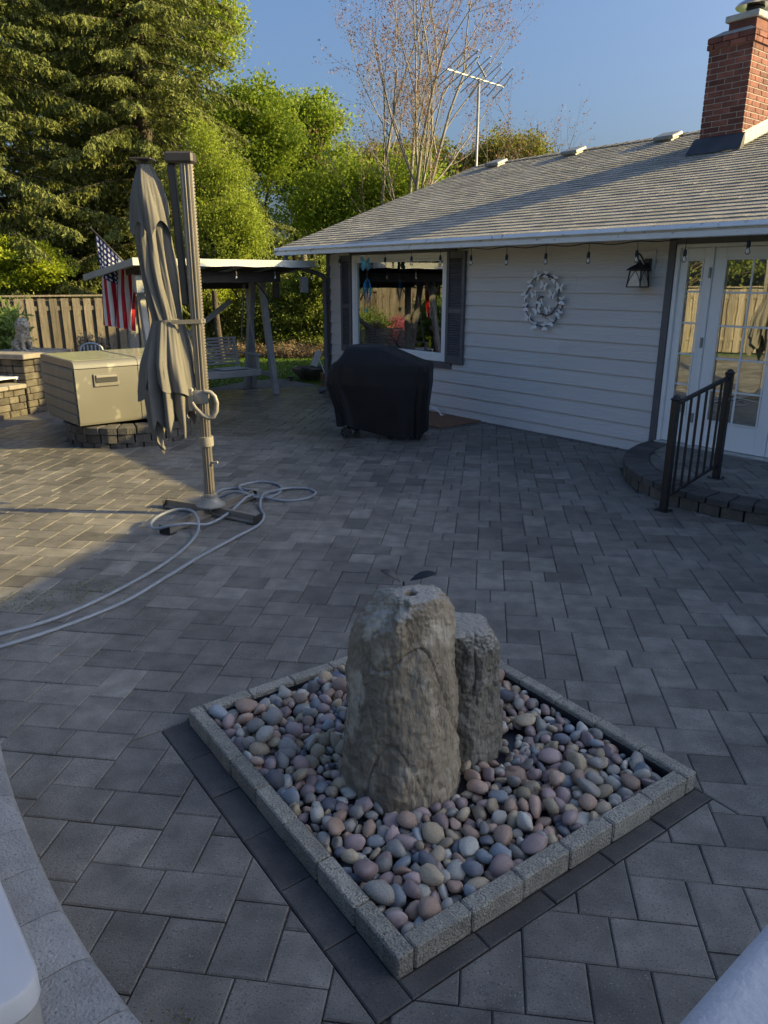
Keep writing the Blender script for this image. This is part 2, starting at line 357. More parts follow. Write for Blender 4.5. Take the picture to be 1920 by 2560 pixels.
M['greypaint'] = mat('grey_painted_wood', (.24, .245, .245), (.30, .305, .30), scale=6, rough=.55, bump=.2, bscale=30)
M['pavroof'] = mat('pale_roof_panel', (.52, .53, .47), (.60, .60, .54), scale=3, rough=.4)
M['beamdark'] = mat('dark_stained_beam', (.035, .03, .027), (.05, .045, .04), scale=6, rough=.6)
M['chain'] = mat('galvanised_chain', (.4, .4, .4), (.5, .5, .5), rough=.4, metal=.9)
M['bark'] = mat('bark', (.045, .036, .028), (.10, .08, .062), scale=8, rough=.95, bump=.8, bscale=20, stretch=(3, 3, .6))
M['paletwig'] = mat('pale_bark', (.20, .18, .15), (.29, .262, .22), scale=5, rough=.85)
M['twig'] = mat('twig_bark', (.085, .078, .045), (.14, .125, .07), scale=5, rough=.9)
M['bud'] = leaf_mat('red_buds', (.22, .10, .06), (.34, .20, .11), .3)
M['fir'] = leaf_mat('fir_needles', (.10, .132, .032), (.25, .265, .075), .34)
M['larch'] = leaf_mat('fresh_green_needles', (.20, .27, .025), (.38, .44, .055), .5)
M['maple'] = leaf_mat('spring_maple_leaf', (.19, .28, .028), (.36, .44, .06), .55)
M['olive'] = leaf_mat('sparse_olive_leaf', (.14, .15, .028), (.27, .255, .06), .45)
M['acer'] = leaf_mat('lime_acer_leaf', (.30, .38, .025), (.48, .53, .06), .5)
M['juniper'] = leaf_mat('juniper_spray', (.09, .135, .018), (.30, .345, .06), .35)
M['shrub'] = leaf_mat('dense_shrub_leaf', (.08, .115, .022), (.22, .25, .055), .35)
M['broad'] = leaf_mat('broad_green_leaf', (.11, .18, .04), (.25, .34, .095), .4)
M['dry'] = leaf_mat('dried_flower_head', (.30, .21, .14), (.48, .37, .26), .25)
M['pink'] = leaf_mat('pink_azalea_petal', (.32, .07, .12), (.48, .16, .22), .3)
M['stone'] = None
M['lion'] = mat('cast_stone', (.22, .205, .175), (.36, .335, .285), scale=14, rough=.9, bump=.5, bscale=60, c3=(.10, .095, .085), s3=30, f3=.4)
M['glass'] = glass_mat('window_glass', .22, (.80, .90, .84), .06)
M['doorglass'] = glass_mat('door_glass', .36, (.72, .76, .74), .08)
M['bulb'] = glass_mat('bulb_glass', .12, (.95, .93, .88))
M['inner'] = mat('interior_paint', (.42, .46, .38), (.48, .52, .44), rough=.8)
M['curtain'] = mat('curtain_sheer', (.35, .40, .38), (.42, .46, .44), rough=.9)
M['lampglass'] = mat('seeded_lamp_glass', (.55, .48, .40), (.70, .60, .50), scale=16, rough=.15)
M['whitemetal'] = mat('white_powder_coat', (.74, .75, .76), (.82, .82, .83), scale=30, rough=.5)
M['greymetal'] = mat('grey_wreath_stem', (.10, .10, .11), (.16, .16, .17), scale=40, rough=.45, metal=.6)
M['bluemetal'] = mat('iridescent_blue', (.02, .10, .38), (.06, .45, .62), scale=9, rough=.25, metal=.6)
M['brownmat'] = mat('brown_coir', (.20, .105, .06), (.26, .145, .085), scale=18, rough=.95, bump=.6, bscale=200)
M['pebbles'] = []
for nm, a, b in (('mauve', (.20, .15, .145), (.29, .222, .21)), ('grey', (.20, .19, .17), (.30, .285, .255)), ('tan', (.27, .215, .14), (.37, .305, .215)), ('blue-grey', (.15, .168, .182), (.225, .245, .26)), ('cream', (.34, .325, .28), (.45, .43, .38)), ('rust pink', (.28, .19, .14), (.37, .265, .205)), ('dark slate', (.085, .09, .105), (.13, .135, .155))):
    a = tuple(x * 1.3 for x in a); b = tuple(x * 1.35 for x in b)
    M['pebbles'].append((nm, mat('pebble_' + nm.replace(' ', '_').replace('-', '_'), a, b, scale=14, rough=.62, bump=.18, bscale=70, rnd=.30, tint=.001, c3=tuple(x * (.5 if nm in ('tan', 'grey', 'cream', 'rust pink') else 1.7) for x in a), s3=22, f3=.36)))
# ================================================================== ground, patio
g = MB(); n = 40
g.add([(-160, -60, -.055), (160, -60, -.055), (160, 260, -.055), (-160, 260, -.055)], [(0, 1, 2, 3)])
structure('lawn', g, M['lawn'])
BC, BANG, BX, BY = (-3.265, 5.499), R(-4), .745, .685     # basin: centre in the house frame, turn, half sizes
def bh(x, y): return (BC[0] + x * math.cos(BANG) - y * math.sin(BANG), BC[1] + x * math.sin(BANG) + y * math.cos(BANG))
def bp_(x, y): return hp(*bh(x, y))
def brect(x0, x1, y0, y1): return [bp_(x0, y0), bp_(x1, y0), bp_(x1, y1), bp_(x0, y1)]
def hp(s, o): q = LW(s, o); return (q.x, q.y)
def hrect(s0, s1, o0, o1): return [hp(s0, o0), hp(s1, o0), hp(s1, o1), hp(s0, o1)]
ST_C, ST_A, ST_B = -2.35, 1.48, 1.63         # half-elliptic door step
def ell_poly(a, b, n=28): return [hp(ST_C - a * math.cos(math.pi * k / n), b * math.sin(math.pi * k / n)) for k in range(n + 1)]
def ccw(p): return p if area(p) > 0 else p[::-1]
SOLD = (-BX - .07, BX + .02, -BY, BY + .115)
PIT = (-3.05, 8.83, .70)
MATR = (1.62, 2.75, .0, .78)
holes = [ccw(brect(*SOLD)), ccw(ell_poly(ST_A, ST_B)), ccw([(PIT[0] + PIT[2] * math.cos(k * math.pi / 12), PIT[1] + PIT[2] * math.sin(k * math.pi / 12)) for k in range(24)]), ccw(hrect(MATR[0] - .10, MATR[1], -.3, MATR[3] + .10))]
outline = ccw([(-.80, 12.93), (-1.95, 14.35), (-2.55, 14.0), (-3.05, 13.0), (-4.3, 12.2), (-6.2, 11.6), (-8.6, 9.4), (-8.6, .1), (4.6, .1), (5.6, 4.6)])
wall_a, wall_b = hp(-8, .12), hp(6, .12)
pa = R(-7.64); PU = .1717; ex = (math.cos(pa), math.sin(pa)); ey = (-math.sin(pa), math.cos(pa)); PO = (-.952, 1.965)
tiles = ((0, 0, 1, 1), (2, 0, 3, 1), (1, 0, 2, 1.5), (1, 1.5, 2, 3), (-2, 1, -.5, 2), (-.5, 1, 1, 2))
def tile_polys(cx, cy, rad):
    G = .0
    for j in range(-60, 60):
        for i in range(-60, 60):
            bx, by = 4 * i + 2 * (j % 2), 2 * j
            wx = PO[0] + (bx * ex[0] + by * ey[0]) * PU; wy = PO[1] + (bx * ex[1] + by * ey[1]) * PU
            if abs(wx - cx) > rad or abs(wy - cy) > rad: continue
            for x0, y0, x1, y1 in tiles:
                yield [(wx + (x * ex[0] + y * ey[0]) * PU, wy + (x * ex[1] + y * ey[1]) * PU) for x, y in ((x0, y0), (x1, y0), (x1, y1), (x0, y1))]
patio = MB(); patio.prism(outline, -.06, -.014); patio_o = structure('patio', patio, M['joint'])
pieces = []
def cut_out(p, h):
    if area(intersect(p, h)) < 2e-5: return [p]
    if len(h) == 4: return subtract(p, h)
    c = (sum(q[0] for q in p) / len(p), sum(q[1] for q in p) / len(p)); best = None     # round hole: cut along its nearest edge
    for i in range(len(h)):
        a, b = h[i], h[(i + 1) % len(h)]; d = math.hypot((a[0] + b[0]) / 2 - c[0], (a[1] + b[1]) / 2 - c[1])
        if best is None or d < best[0]: best = (d, a, b)
    q = clip(p, best[1], best[2], False); return [q] if area(q) > 6e-4 else []
for poly in tile_polys(-2, 7, 9):
    c = (sum(p[0] for p in poly) / 4, sum(p[1] for p in poly) / 4)
    s_, o_ = WL(c)
    if s_ < 5.2 and o_ < -.1: continue
    poly = intersect(ccw(poly), outline)
    if area(poly) < 5e-4: continue
    if s_ < 5.3: poly = clip(poly, wall_a, wall_b, True)
    if area(poly) < 5e-4: continue
    ps = [poly]
    for h in holes: ps = [q for p in ps for q in cut_out(p, h)]
    for p in ps:
        p = clean(p)
        if len(p) < 3 or area(p) < 6e-4: continue
        p2 = inset(p, .0017)
        if p2: pieces.append((p2, 'paver'))
# dark soldier courses: round the basin, along the house wall, round the mat
def soldier(s0, s1, o0, o1, n, along, hrect=hrect):
    for k in range(n):
        if along == 's': q = hrect(s0 + (s1 - s0) * k / n, s0 + (s1 - s0) * (k + 1) / n, o0, o1)
        else: q = hrect(s0, s1, o0 + (o1 - o0) * k / n, o0 + (o1 - o0) * (k + 1) / n)
        p2 = inset(ccw(q), .0020); pieces.append((p2, 'paver_dark'))
soldier(SOLD[0], SOLD[1], BY, SOLD[3], 6, 's', brect); soldier(SOLD[0], -BX, SOLD[2], BY, 5, 'o', brect)
soldier(-.80, MATR[0] - .10, .012, .115, 15, 's'); soldier(MATR[1], 5.05, .012, .115, 13, 's')
soldier(MATR[0] - .10, MATR[1], MATR[3], MATR[3] + .10, 6, 's'); soldier(MATR[0] - .10, MATR[0], .012, MATR[3], 4, 'o')
def vis(p):
    c = (sum(q[0] for q in p) / len(p), sum(q[1] for q in p) / len(p), 0); u = proj(c)
    if not u or not (-80 < u[0] < 2000 and u[1] < 2680): return 0
    return area(p) / u[2] ** 3
pieces.sort(key=lambda q: -vis(q[0]))
prs = random.Random(4)
rest = {'paver': MB(), 'paver_dark': MB()}
for i, (p, k) in enumerate(pieces):
    t = min(1, max(0, prs.gauss(.5, .24))); z = prs.uniform(-.0016, .0016); dz = (prs.uniform(-.008, .008), prs.uniform(-.008, .008))
    if i < 290:
        MB().prism(p, -.05, z, t, .0045, dz).build('paver', M[k], patio_o)
    else: rest[k].prism(p, -.05, z, t, .0065, dz)
for k in rest: tag(rest[k].build('far_pavers' if k == 'paver' else 'far_dark_pavers', M[k], patio_o), kind='stuff')
# weeds and moss in the joints near the sunlight's edge
rs = np.random.RandomState(8)
cen = []
for (x, y, r_, nn) in ((-2.02, 4.02, .20, 260), (-1.8, 4.2, .14, 120), (-.56, 1.40, .07, 60)):
    a = rs.rand(nn) * 6.28; q = np.sqrt(rs.rand(nn)) * r_; cen.append(np.stack([x + q * np.cos(a) * 1.3, y + q * np.sin(a) * .8, np.full(nn, .008)], 1))
cen = np.concatenate(cen); d = rs.normal(size=cen.shape) * .7; d[:, 2] = rs.uniform(.3, 1, len(cen))
M['moss'] = leaf_mat('moss', (.13, .15, .055), (.21, .22, .085), .2)
tag(quads('moss', cards(cen, d, rs.uniform(.008, .02, len(cen)), rs.uniform(.004, .008, len(cen)), rs), M['moss']), 'patch of green moss growing over pavers at the edge of the sunlight', 'moss', kind='stuff')
# grass on the lawn behind the patio
N_ = 42000; gx = rs.uniform(-6.5, .4, N_); gy = rs.uniform(11.8, 19.3, N_)
keep = np.array([not (area(intersect([(x - .01, y - .01), (x + .01, y - .01), (x + .01, y + .01), (x - .01, y + .01)], outline)) > 0) and not (WL((x, y))[0] < 5.2 and WL((x, y))[1] < .05) for x, y in zip(gx, gy)])
gx, gy = gx[keep], gy[keep]; n_ = len(gx)
cen = np.stack([gx, gy, np.full(n_, -.035)], 1); d = rs.normal(size=cen.shape) * .35; d[:, 2] = 1
tag(quads('grass', cards(cen, d, rs.uniform(.03, .07, n_), rs.uniform(.008, .016, n_), rs), M['grass']), 'short green lawn grass beyond the patio', 'grass', kind='stuff')

# ================================================================== house
house = Thing('house', 'single storey grey clapboard house with shingle roof and brick chimney', 'house', (0, 0, 0), 'H')
def core_boxes(mb, s0, s1, o0, o1, z0, z1, opens):
    ss = sorted({s0, s1} | {v for a in opens for v in a[:2]})
    for a, b in zip(ss[:-1], ss[1:]):
        m_ = (a + b) / 2; op = [q for q in opens if q[0] < m_ < q[1]]
        if not op: mb.box(a, b, o0, o1, z0, z1)
        else:
            q = op[0]
            if q[2] > z0 + .01: mb.box(a, b, o0, o1, z0, q[2])
            if q[3] < z1 - .01: mb.box(a, b, o0, o1, q[3], z1)
w = MB(); core_boxes(w, -18.5, 5.08, -.14, -.006, -.05, 2.40, [(2.40, 4.39, .76, 2.10), (-2.88, -.95, .15, 2.10)])
w.box(4.95, 5.08, -7.6, -.142, -.05, 2.40); w.box(-12.5, 5.08, -7.74, -7.602, -.05, 2.40)   # gable end and back
w.add([(4.955, -7.6, 2.4), (5.08, -7.6, 2.4), (4.955, -.1, 2.4), (5.08, -.1, 2.4), (4.955, -3.9, 3.75), (5.08, -3.9, 3.75)], [(0, 2, 4), (1, 5, 3), (0, 4, 5, 1), (2, 3, 5, 4), (0, 1, 3, 2)])
wall_o = house.part('wall', w, M['siding'])
inn = MB(); inn.box(-5.0, 4.94, -3.6, -3.5, 0, 2.38); inn.box(-5, 4.94, -3.5, -.15, .10, .14); inn.box(-5, 4.94, -3.5, -.15, 2.36, 2.39); inn.box(.2, .3, -3.49, -.15, .145, 2.355)
house.part('interior_wall', inn, M['inner'])
cu = MB(); cu.grid(60, 2, lambda u, v: (4.36 - u * .30, -.22 + .02 * math.sin(u * 60), .5 + v * 1.6)); house.part('curtain', cu, M['curtain'], smooth=True)
# lap siding, board by board
zk = [.112 + .1713 * k for k in range(-1, 13)]
def board(s0, s1, z0, z1, nm='siding_board'):
    z1 = min(z1, 2.3); m_ = MB(); m_.extr([(.0, z0), (.026, z0), (.0255, z0 + .006), (.005, z1 + .014), (.0, z1 + .014)], 'x', s0, s1, random.random()); house.part(nm, m_, M['siding'], wall_o)
for k in range(len(zk) - 1):
    z0, z1 = max(zk[k], -.02), zk[k + 1]
    spans = [(-.832, 5.02)]
    if z1 > .64 and z0 < 2.16:
        spans = [(-.832, 2.30), (4.44, 5.02)]
        if z0 < .64: # board notched round the window sill
            board(2.301, 4.439, z0, .625)
    for a, b in spans:
        if b - a > 3:
            j = a + (b - a) * (.35 + .3 * ((k * 37) % 10) / 10); board(a, j - .001, z0, z1); board(j + .001, b, z0, z1)
        else: board(a, b, z0, z1)
ct = MB(); ct.cbox(5.022, 5.115, -.10, .026, -.02, 2.2, .004); house.part('corner_trim', ct, M['trim_dark'])
for k in range(13):   # boards on the gable end
    z0 = max(zk[k], -.02); m_ = MB(); m_.extr([(5.081, z0), (5.099, z0), (5.086, zk[k + 1] + .012), (5.081, zk[k + 1] + .012)], 'y', -7.7, -.102); house.part('siding_board', m_, M['siding'], wall_o)
# --- window
win = MB(); fr = [(2.344, 4.43, .717, 2.145)]
for a, b, c, d_ in ((2.344, 2.42, .717, 2.145), (4.354, 4.43, .717, 2.145), (2.421, 4.353, .717, .80), (2.421, 4.353, 2.066, 2.145)): win.cbox(a, b, -.05, .035, c, d_, .006)
win_o = house.part('window', win, M['vinyl'])
w2 = MB()
for a, b, c, d_ in ((2.42, 2.445, .801, 2.065), (4.33, 4.354, .801, 2.065), (2.446, 4.329, .801, .83), (2.446, 4.329, 2.035, 2.065)): w2.cbox(a, b, -.03, .015, c, d_, .004)
house.part('sash', w2, M['vinyl'], win_o)
w4 = MB(); w4.box(2.44, 4.335, -.014, -.008, .825, 2.04); house.part('pane', w4, M['glass'], win_o)
w5 = MB(); w5.cbox(2.216, 4.56, -.01, .045, .632, .712, .005); house.part('sill_trim', w5, M['trim_dark'], win_o)
w6 = MB(); w6.cbox(2.19, 4.50, -.01, .03, 2.149, 2.215, .004); house.part('head_trim', w6, M['trim_dark'], win_o)
for a, b in ((1.99, 2.325), (4.435, 4.70)):
    sh = MB(); z0, z1 = .71, 2.146
    sh.cbox(a, a + .05, .021, .058, z0, z1, .004); sh.cbox(b - .05, b, .021, .058, z0, z1, .004)
    for c, d_ in ((z0, z0 + .10), (1.365, 1.435), (z1 - .085, z1)): sh.cbox(a + .0505, b - .0505, .021, .054, c, d_, .003)
    sh.box(a + .03, b - .03, .0205, .028, z0 + .05, z1 - .05)
    so = house.part('shutter', sh, M['trim_dark'])
    lv = MB()
    for c, d_ in ((z0 + .10, 1.365), (1.435, z1 - .085)):
        nl = int((d_ - c) / .030)
        for k in range(nl):
            z = c + (k + .5) * (d_ - c) / nl; lv.obox(((a + b) / 2, .041, z), ((b - a) / 2 - .051, 0, 0), (0, .010, -.011), (0, .0022, .002))
    house.part('louvers', lv, M['trim_dark'], so)
# --- french door with sidelight
dt = MB(); dt.cbox(-.912, -.835, -.02, .034, .13, 2.215, .004); dt.cbox(-3.05, -.9125, -.02, .034, 2.132, 2.215, .004); house.part('door_trim', dt, M['trim_dark'])
fr = MB(); fr.cbox(-.955, -.9135, -.10, .02, .165, 2.13, .004); fr.cbox(-2.9, -.956, -.10, .02, 2.095, 2.13, .004); fr.cbox(-1.305, -1.268, -.09, .012, .165, 2.094, .003); fr.cbox(-2.9, -2.865, -.10, .02, .165, 2.094, .004)
door = house.part('door', fr, M['white'])
th = MB(); th.cbox(-2.9, -.9135, -.10, .06, .125, .164, .006); house.part('threshold', th, M['concrete'], door)
def leaf(s0, s1, g0, g1, zb, zt, cols, rows, nm):
    m_ = MB(); a, b = min(s0, s1), max(s0, s1); p, q = min(g0, g1), max(g0, g1)
    m_.cbox(a, p, -.055, -.008, .17, 2.09, .004); m_.cbox(q, b, -.055, -.008, .17, 2.09, .004); m_.cbox(p + .0005, q - .0005, -.055, -.008, .17, zb, .004); m_.cbox(p + .0005, q - .0005, -.055, -.008, zt, 2.09, .004)
    lo = house.part(nm, m_, M['white'], door)
    bd = MB()
    for c in ((p, p + .014, zb, zt), (q - .014, q, zb, zt), (p + .0145, q - .0145, zb, zb + .014), (p + .0145, q - .0145, zt - .014, zt)): bd.cbox(c[0], c[1], -.007, .002, c[2], c[3], .002)
    house.part(nm + '_bead', bd, M['white'], door)
    pn = MB(); pn.box(p - .002, q + .002, -.031, -.027, zb - .002, zt + .002); house.part('pane', pn, M['doorglass'], door)
    mu = MB()
    for c in range(1, cols): x = p + (q - p) * c / cols; mu.cbox(x - .009, x + .009, -.0265, -.0215, zb, zt, .001)
    for r_ in range(1, rows): z = zb + (zt - zb) * r_ / rows; mu.cbox(p, q, -.0210, -.0165, z - .009, z + .009, .001)
    if cols * rows > 1: house.part('muntins', mu, M['white'], door)
leaf(-1.267, -.956, -1.203, -1.028, .47, 1.985, 1, 5, 'sidelight')
leaf(-2.045, -1.307, -1.938, -1.419, .432, 1.99, 2, 5, 'door_leaf')
leaf(-2.80, -2.05, -2.69, -2.16, .432, 1.99, 2, 5, 'door_leaf')
for z in (1.86, 1.20, .45):
    h_ = MB(); h_.tube([(-1.287, .022, z - .05), (-1.287, .022, z + .05)], .009, 8); h_.box(-1.303, -1.270, .0125, .016, z - .045, z + .045); house.part('hinge', h_, M['alu'], door, smooth=30)
# --- eave
EZ, EO, SL = 2.283, .50, .355; cosA = 1 / math.hypot(1, SL); sinA = SL * cosA; S1, S0 = 5.70, -3.4; RO = -3.9
def rp(s, t, lift=0.0): return (s, EO - t * cosA + lift * sinA, EZ + t * sinA + lift * cosA)
TL = (EO - RO) / cosA
fa = MB(); fa.cbox(S0, 5.64, .445, .47, 2.165, 2.27, .003); house.part('fascia', fa, M['gutter'])
sf = MB(); sf.box(S0, 5.64, .03, .444, 2.19, 2.21); house.part('soffit', sf, M['soffit'])
gu = MB(); gu.extr([(.474, 2.160), (.578, 2.160), (.582, 2.164), (.582, 2.212), (.556, 2.216), (.556, 2.228), (.604, 2.232), (.606, 2.240), (.582, 2.276), (.574, 2.276), (.560, 2.240), (.480, 2.186), (.480, 2.27), (.474, 2.27)], 'x', S0, 5.72)
gu.box(5.716, 5.722, .474, .60, 2.172, 2.272); house.part('gutter', gu, M['gutter'])
dp = MB()
path = [(5.50, .535, 2.175), (5.50, .535, 2.10), (5.485, .50, 2.045), (5.43, .44, 2.005), (5.16, .17, 1.89), (5.10, .11, 1.85), (5.08, .085, 1.79), (5.08, .082, .10), (5.09, .12, .05), (5.12, .22, .035)]
dp.tube(path, .038, 10); house.part('downspout', dp, M['trim_dark'], smooth=40)
ds = MB()
for z in (1.45, .6): ds.cbox(5.035, 5.125, .027, .122, z, z + .03, .003)
house.part('downspout_strap', ds, M['trim_dark'])
# --- roof deck + shingles
rf = MB()
q = [rp(S0, .0, -.03), rp(S1, .0, -.03), rp(S1, TL, -.03), rp(S0, TL, -.03)]
rf.add([*q, *[(a, b, c - .06) for a, b, c in q]], [(0, 1, 2, 3), (4, 7, 6, 5), (0, 4, 5, 1), (1, 5, 6, 2), (3, 2, 6, 7), (0, 3, 7, 4)])
q2 = [(S0, RO, q[2][2]), (S1, RO, q[2][2]), (S1, RO * 2 - EO, q[0][2]), (S0, RO * 2 - EO, q[0][2])]
rf.add([*q2, *[(a, b, c - .06) for a, b, c in q2]], [(0, 1, 2, 3), (4, 7, 6, 5), (0, 4, 5, 1), (1, 5, 6, 2), (3, 2, 6, 7), (0, 3, 7, 4)])
roof_o = house.part('roof', rf, M['felt'])
dedge = MB(); dedge.extr([(.478, 2.246), (.512, 2.246), (.512, 2.275), (.478, 2.287)], 'x', S0, S1 - .002); house.part('drip_edge', dedge, M['lead'], roof_o)
rk = MB(); rk.beam((S1 - .05, EO - .02, EZ - .10), (S1 - .05, RO, EZ - .10 + SL * (EO - RO)), .035, .13, (0, 0, 1), .004); house.part('rake_board', rk, M['gutter'], roof_o)
shs = []; EXP = .125; nr = int(TL / EXP)
srs = random.Random(2)
for r_ in range(nr + 1):
    t0 = r_ * EXP - .012; s = S0 - srs.random() * .2
    while s < S1 + .015:
        wd_ = srs.choice((.13, .17, .21, .25, .30)); s1 = min(s + wd_, S1 + .02)
        a, b = max(s, S0), s1
        if b - a > .03: shs.append((a + .001, b - .001, t0, min(t0 + EXP + .05, TL + .01), srs.choice((.0055, .006, .008)), srs.random()))
        s = s1
        if s1 >= S1 + .02: break
def shingle(mb, sh):
    a, b, t0, t1, th_, tn = sh; e = .004 * (tn - .5)
    V = [rp(a, t0 + e, -.025), rp(b, t0 + e, -.025), rp(b, t1, -.028), rp(a, t1, -.028), rp(a, t0 + e, th_), rp(b, t0 - e, th_), rp(b, t1, -.006), rp(a, t1, -.006)]
    mb.add(V, [(0, 3, 2, 1), (4, 5, 6, 7), (0, 1, 5, 4), (1, 2, 6, 5), (3, 7, 6, 2), (0, 4, 7, 3)], tn)
def shv(sh):
    u = proj(LW(*rp((sh[0] + sh[1]) / 2, sh[2])))
    return (sh[1] - sh[0]) / u[2] ** 2 if u and 0 < u[0] < 1920 and u[1] > 0 else 0
shs.sort(key=lambda q: -shv(q)); rest = MB()
for i, sh in enumerate(shs):
    if i < 290: m_ = MB(); shingle(m_, sh); house.part('shingle', m_, M['shingle'], roof_o)
    else: shingle(rest, sh)
tag(house.part('far_shingles', rest, M['shingle'], roof_o), kind='stuff')
for k in range(int((S1 - S0) / .2)):
    a = S0 + k * .2; m_ = MB(); zr = EZ + SL * (EO - RO)
    m_.add([(a, RO + .13, zr - .025), (a + .215, RO + .13, zr - .035), (a, RO, zr + .022), (a + .215, RO, zr + .012), (a, RO - .13, zr - .025), (a + .215, RO - .13, zr - .035)], [(0, 1, 3, 2), (2, 3, 5, 4)], srs.random()); house.part('ridge_cap', m_, M['shingle'], roof_o)
# vents near the ridge
for s in (4.92, 3.23, 1.55):
    v = MB(); c = Vector(rp(s, (EO + 3.63) / cosA, .055)); d1 = Vector((0, -cosA, sinA)); d2 = Vector((0, sinA, cosA))
    v.obox(c, (.16, 0, 0), d1 * .14, d2 * .028, .5, .012); v.obox(c - d2 * .042, (.115, 0, 0), d1 * .10, d2 * .022, .5, 0)
    house.part('roof_vent', v, M['flash'], roof_o)
# wing with a front gable, to the right of the door
wg = MB(); zr = 2.283 + .355 * 8.0
for sg in (0, 1):
    s_e = -3.0 if sg == 0 else -19.0
    V = [(s_e, .72, 2.283), (s_e, -8.2, 2.283), (-11.0, -8.2, zr), (-11.0, .72, zr)]
    wg.add([*V, *[(a, b, c - .09) for a, b, c in V]], [(0, 1, 2, 3), (4, 7, 6, 5), (0, 4, 5, 1), (1, 5, 6, 2), (3, 2, 6, 7), (0, 3, 7, 4)])
house.part('wing_roof', wg, M['shingle'])
gw = MB(); gw.add([(-3.3, .26, 2.33), (-18.7, .26, 2.33), (-11, .26, zr - .13), (-3.3, .16, 2.33), (-18.7, .16, 2.33), (-11, .16, zr - .13)], [(0, 1, 2), (3, 5, 4), (0, 3, 4, 1), (1, 4, 5, 2), (2, 5, 3, 0)]); house.part('wing_gable', gw, M['siding'])
# --- chimney, brick by brick
cs0, cs1, co1, co0 = -.153, .394, -2.46, -3.28; zb, zt = 3.15, 4.475
ch = MB(); ch.box(cs0 + .006, cs1 - .006, co0 + .006, co1 - .006, zb - .3, zt + .12); ch_o = house.part('chimney', ch, M['mortar'])
def face_bricks(z, h, s0, s1, o0, o1, off, out=0.0):
    L_ = .205; s0 -= out; s1 += out; o0 -= out; o1 += out
    def row(a, b, off):
        x = a - (L_ / 2 if off else 0); r_ = []
        while x < b - .02:
            p, q = max(x, a), min(x + L_ - .009, b)
            if b - q < .03: q = b
            if q - p > .03: r_.append((p, q))
            x += L_
        return r_
    B = []
    for p, q in row(s0, s1, off): B += [(p, q, o1 - .05, o1), (p, q, o0, o0 + .05)]
    for p, q in row(o0 + .052, o1 - .052, not off): B += [(s0, s0 + .05, p, q), (s1 - .05, s1, p, q)]
    for a, b, c, d_ in B:
        m_ = MB(); m_.cbox(a, b, c, d_, z, z + h, .004, random.random()); house.part('brick', m_, M['brick'], ch_o)
nz = 20; dz_ = (zt - zb) / nz
for k in range(nz): face_bricks(zb + k * dz_, dz_ - .009, cs0, cs1, co0, co1, k % 2 == 0)
for k in range(2): face_bricks(zt + k * .066, .058, cs0, cs1, co0, co1, k % 2 == 0, .022)
ws = MB(); ws.add([(cs0 - .02, co0 - .02, zt + .128), (cs1 + .02, co0 - .02, zt + .128), (cs1 + .02, co1 + .02, zt + .128), (cs0 - .02, co1 + .02, zt + .128), (cs0 + .09, co0 + .12, zt + .19), (cs1 - .13, co0 + .12, zt + .19), (cs1 - .13, co1 - .06, zt + .19), (cs0 + .09, co1 - .06, zt + .19)], [(0, 1, 5, 4), (1, 2, 6, 5), (2, 3, 7, 6), (3, 0, 4, 7), (4, 5, 6, 7)]); house.part('mortar_wash', ws, M['mortar'], ch_o)
fl = MB(); fl.cbox(cs0 + .02, cs1 - .19, co0 + .2, co1 - .05, zt + .14, zt + .265, .004); house.part('flue_brick', fl, M['brick'], ch_o)
cr = MB(); cr.cbox(cs0 - .01, cs1 - .15, co0 + .17, co1 - .02, zt + .266, zt + .335, .008); house.part('concrete_crown', cr, M['concrete'], ch_o)
cp = MB(); cp.lathe([(.10, .0), (.10, .09), (.105, .09)], 20, ((cs0 + cs1) / 2 - .1, co1 - .28, zt + .335)); house.part('flue_pipe', cp, M['blackmetal'], ch_o, smooth=40)
cp = MB(); cp.lathe([(.0, .0), (.215, .0), (.225, .012), (.205, .04), (.13, .085), (.0, .10)], 28, ((cs0 + cs1) / 2 - .1, co1 - .28, zt + .43)); house.part('rain_cap', cp, M['steel'], ch_o, smooth=50)
def rz(o): return EZ + SL * (EO - o)
ap = MB(); ap.add([(cs0 - .05, co1 + .03, rz(co1 + .03) + .16), (cs1 + .05, co1 + .03, rz(co1 + .03) + .16), (cs1 + .08, co1 + .16, rz(co1 + .16) + .018), (cs0 - .08, co1 + .16, rz(co1 + .16) + .018), (cs0 - .05, co1, rz(co1) + .17), (cs1 + .05, co1, rz(co1) + .17), (cs1 + .05, co1, rz(co1)), (cs0 - .05, co1, rz(co1))], [(0, 1, 2, 3), (4, 5, 1, 0), (1, 5, 6, 2), (0, 3, 7, 4)]); house.part('apron_flashing', ap, M['lead'], ch_o)
for k in range(5):
    o = co1 - .02 - k * .155
    for sx, sg in ((cs0, -1), (cs1, 1)):
        st = MB(); a = sx + sg * .004; b = sx + sg * .05
        st.add([(a, o, rz(o) + .17), (a, o - .165, rz(o - .165) + .17), (a, o - .165, rz(o - .165) + .02), (a, o, rz(o) + .02), (b, o, rz(o) + .022), (b, o - .165, rz(o - .165) + .022)], [(0, 1, 2, 3), (3, 2, 5, 4)]); house.part('step_flashing', st, M['flash'], ch_o)
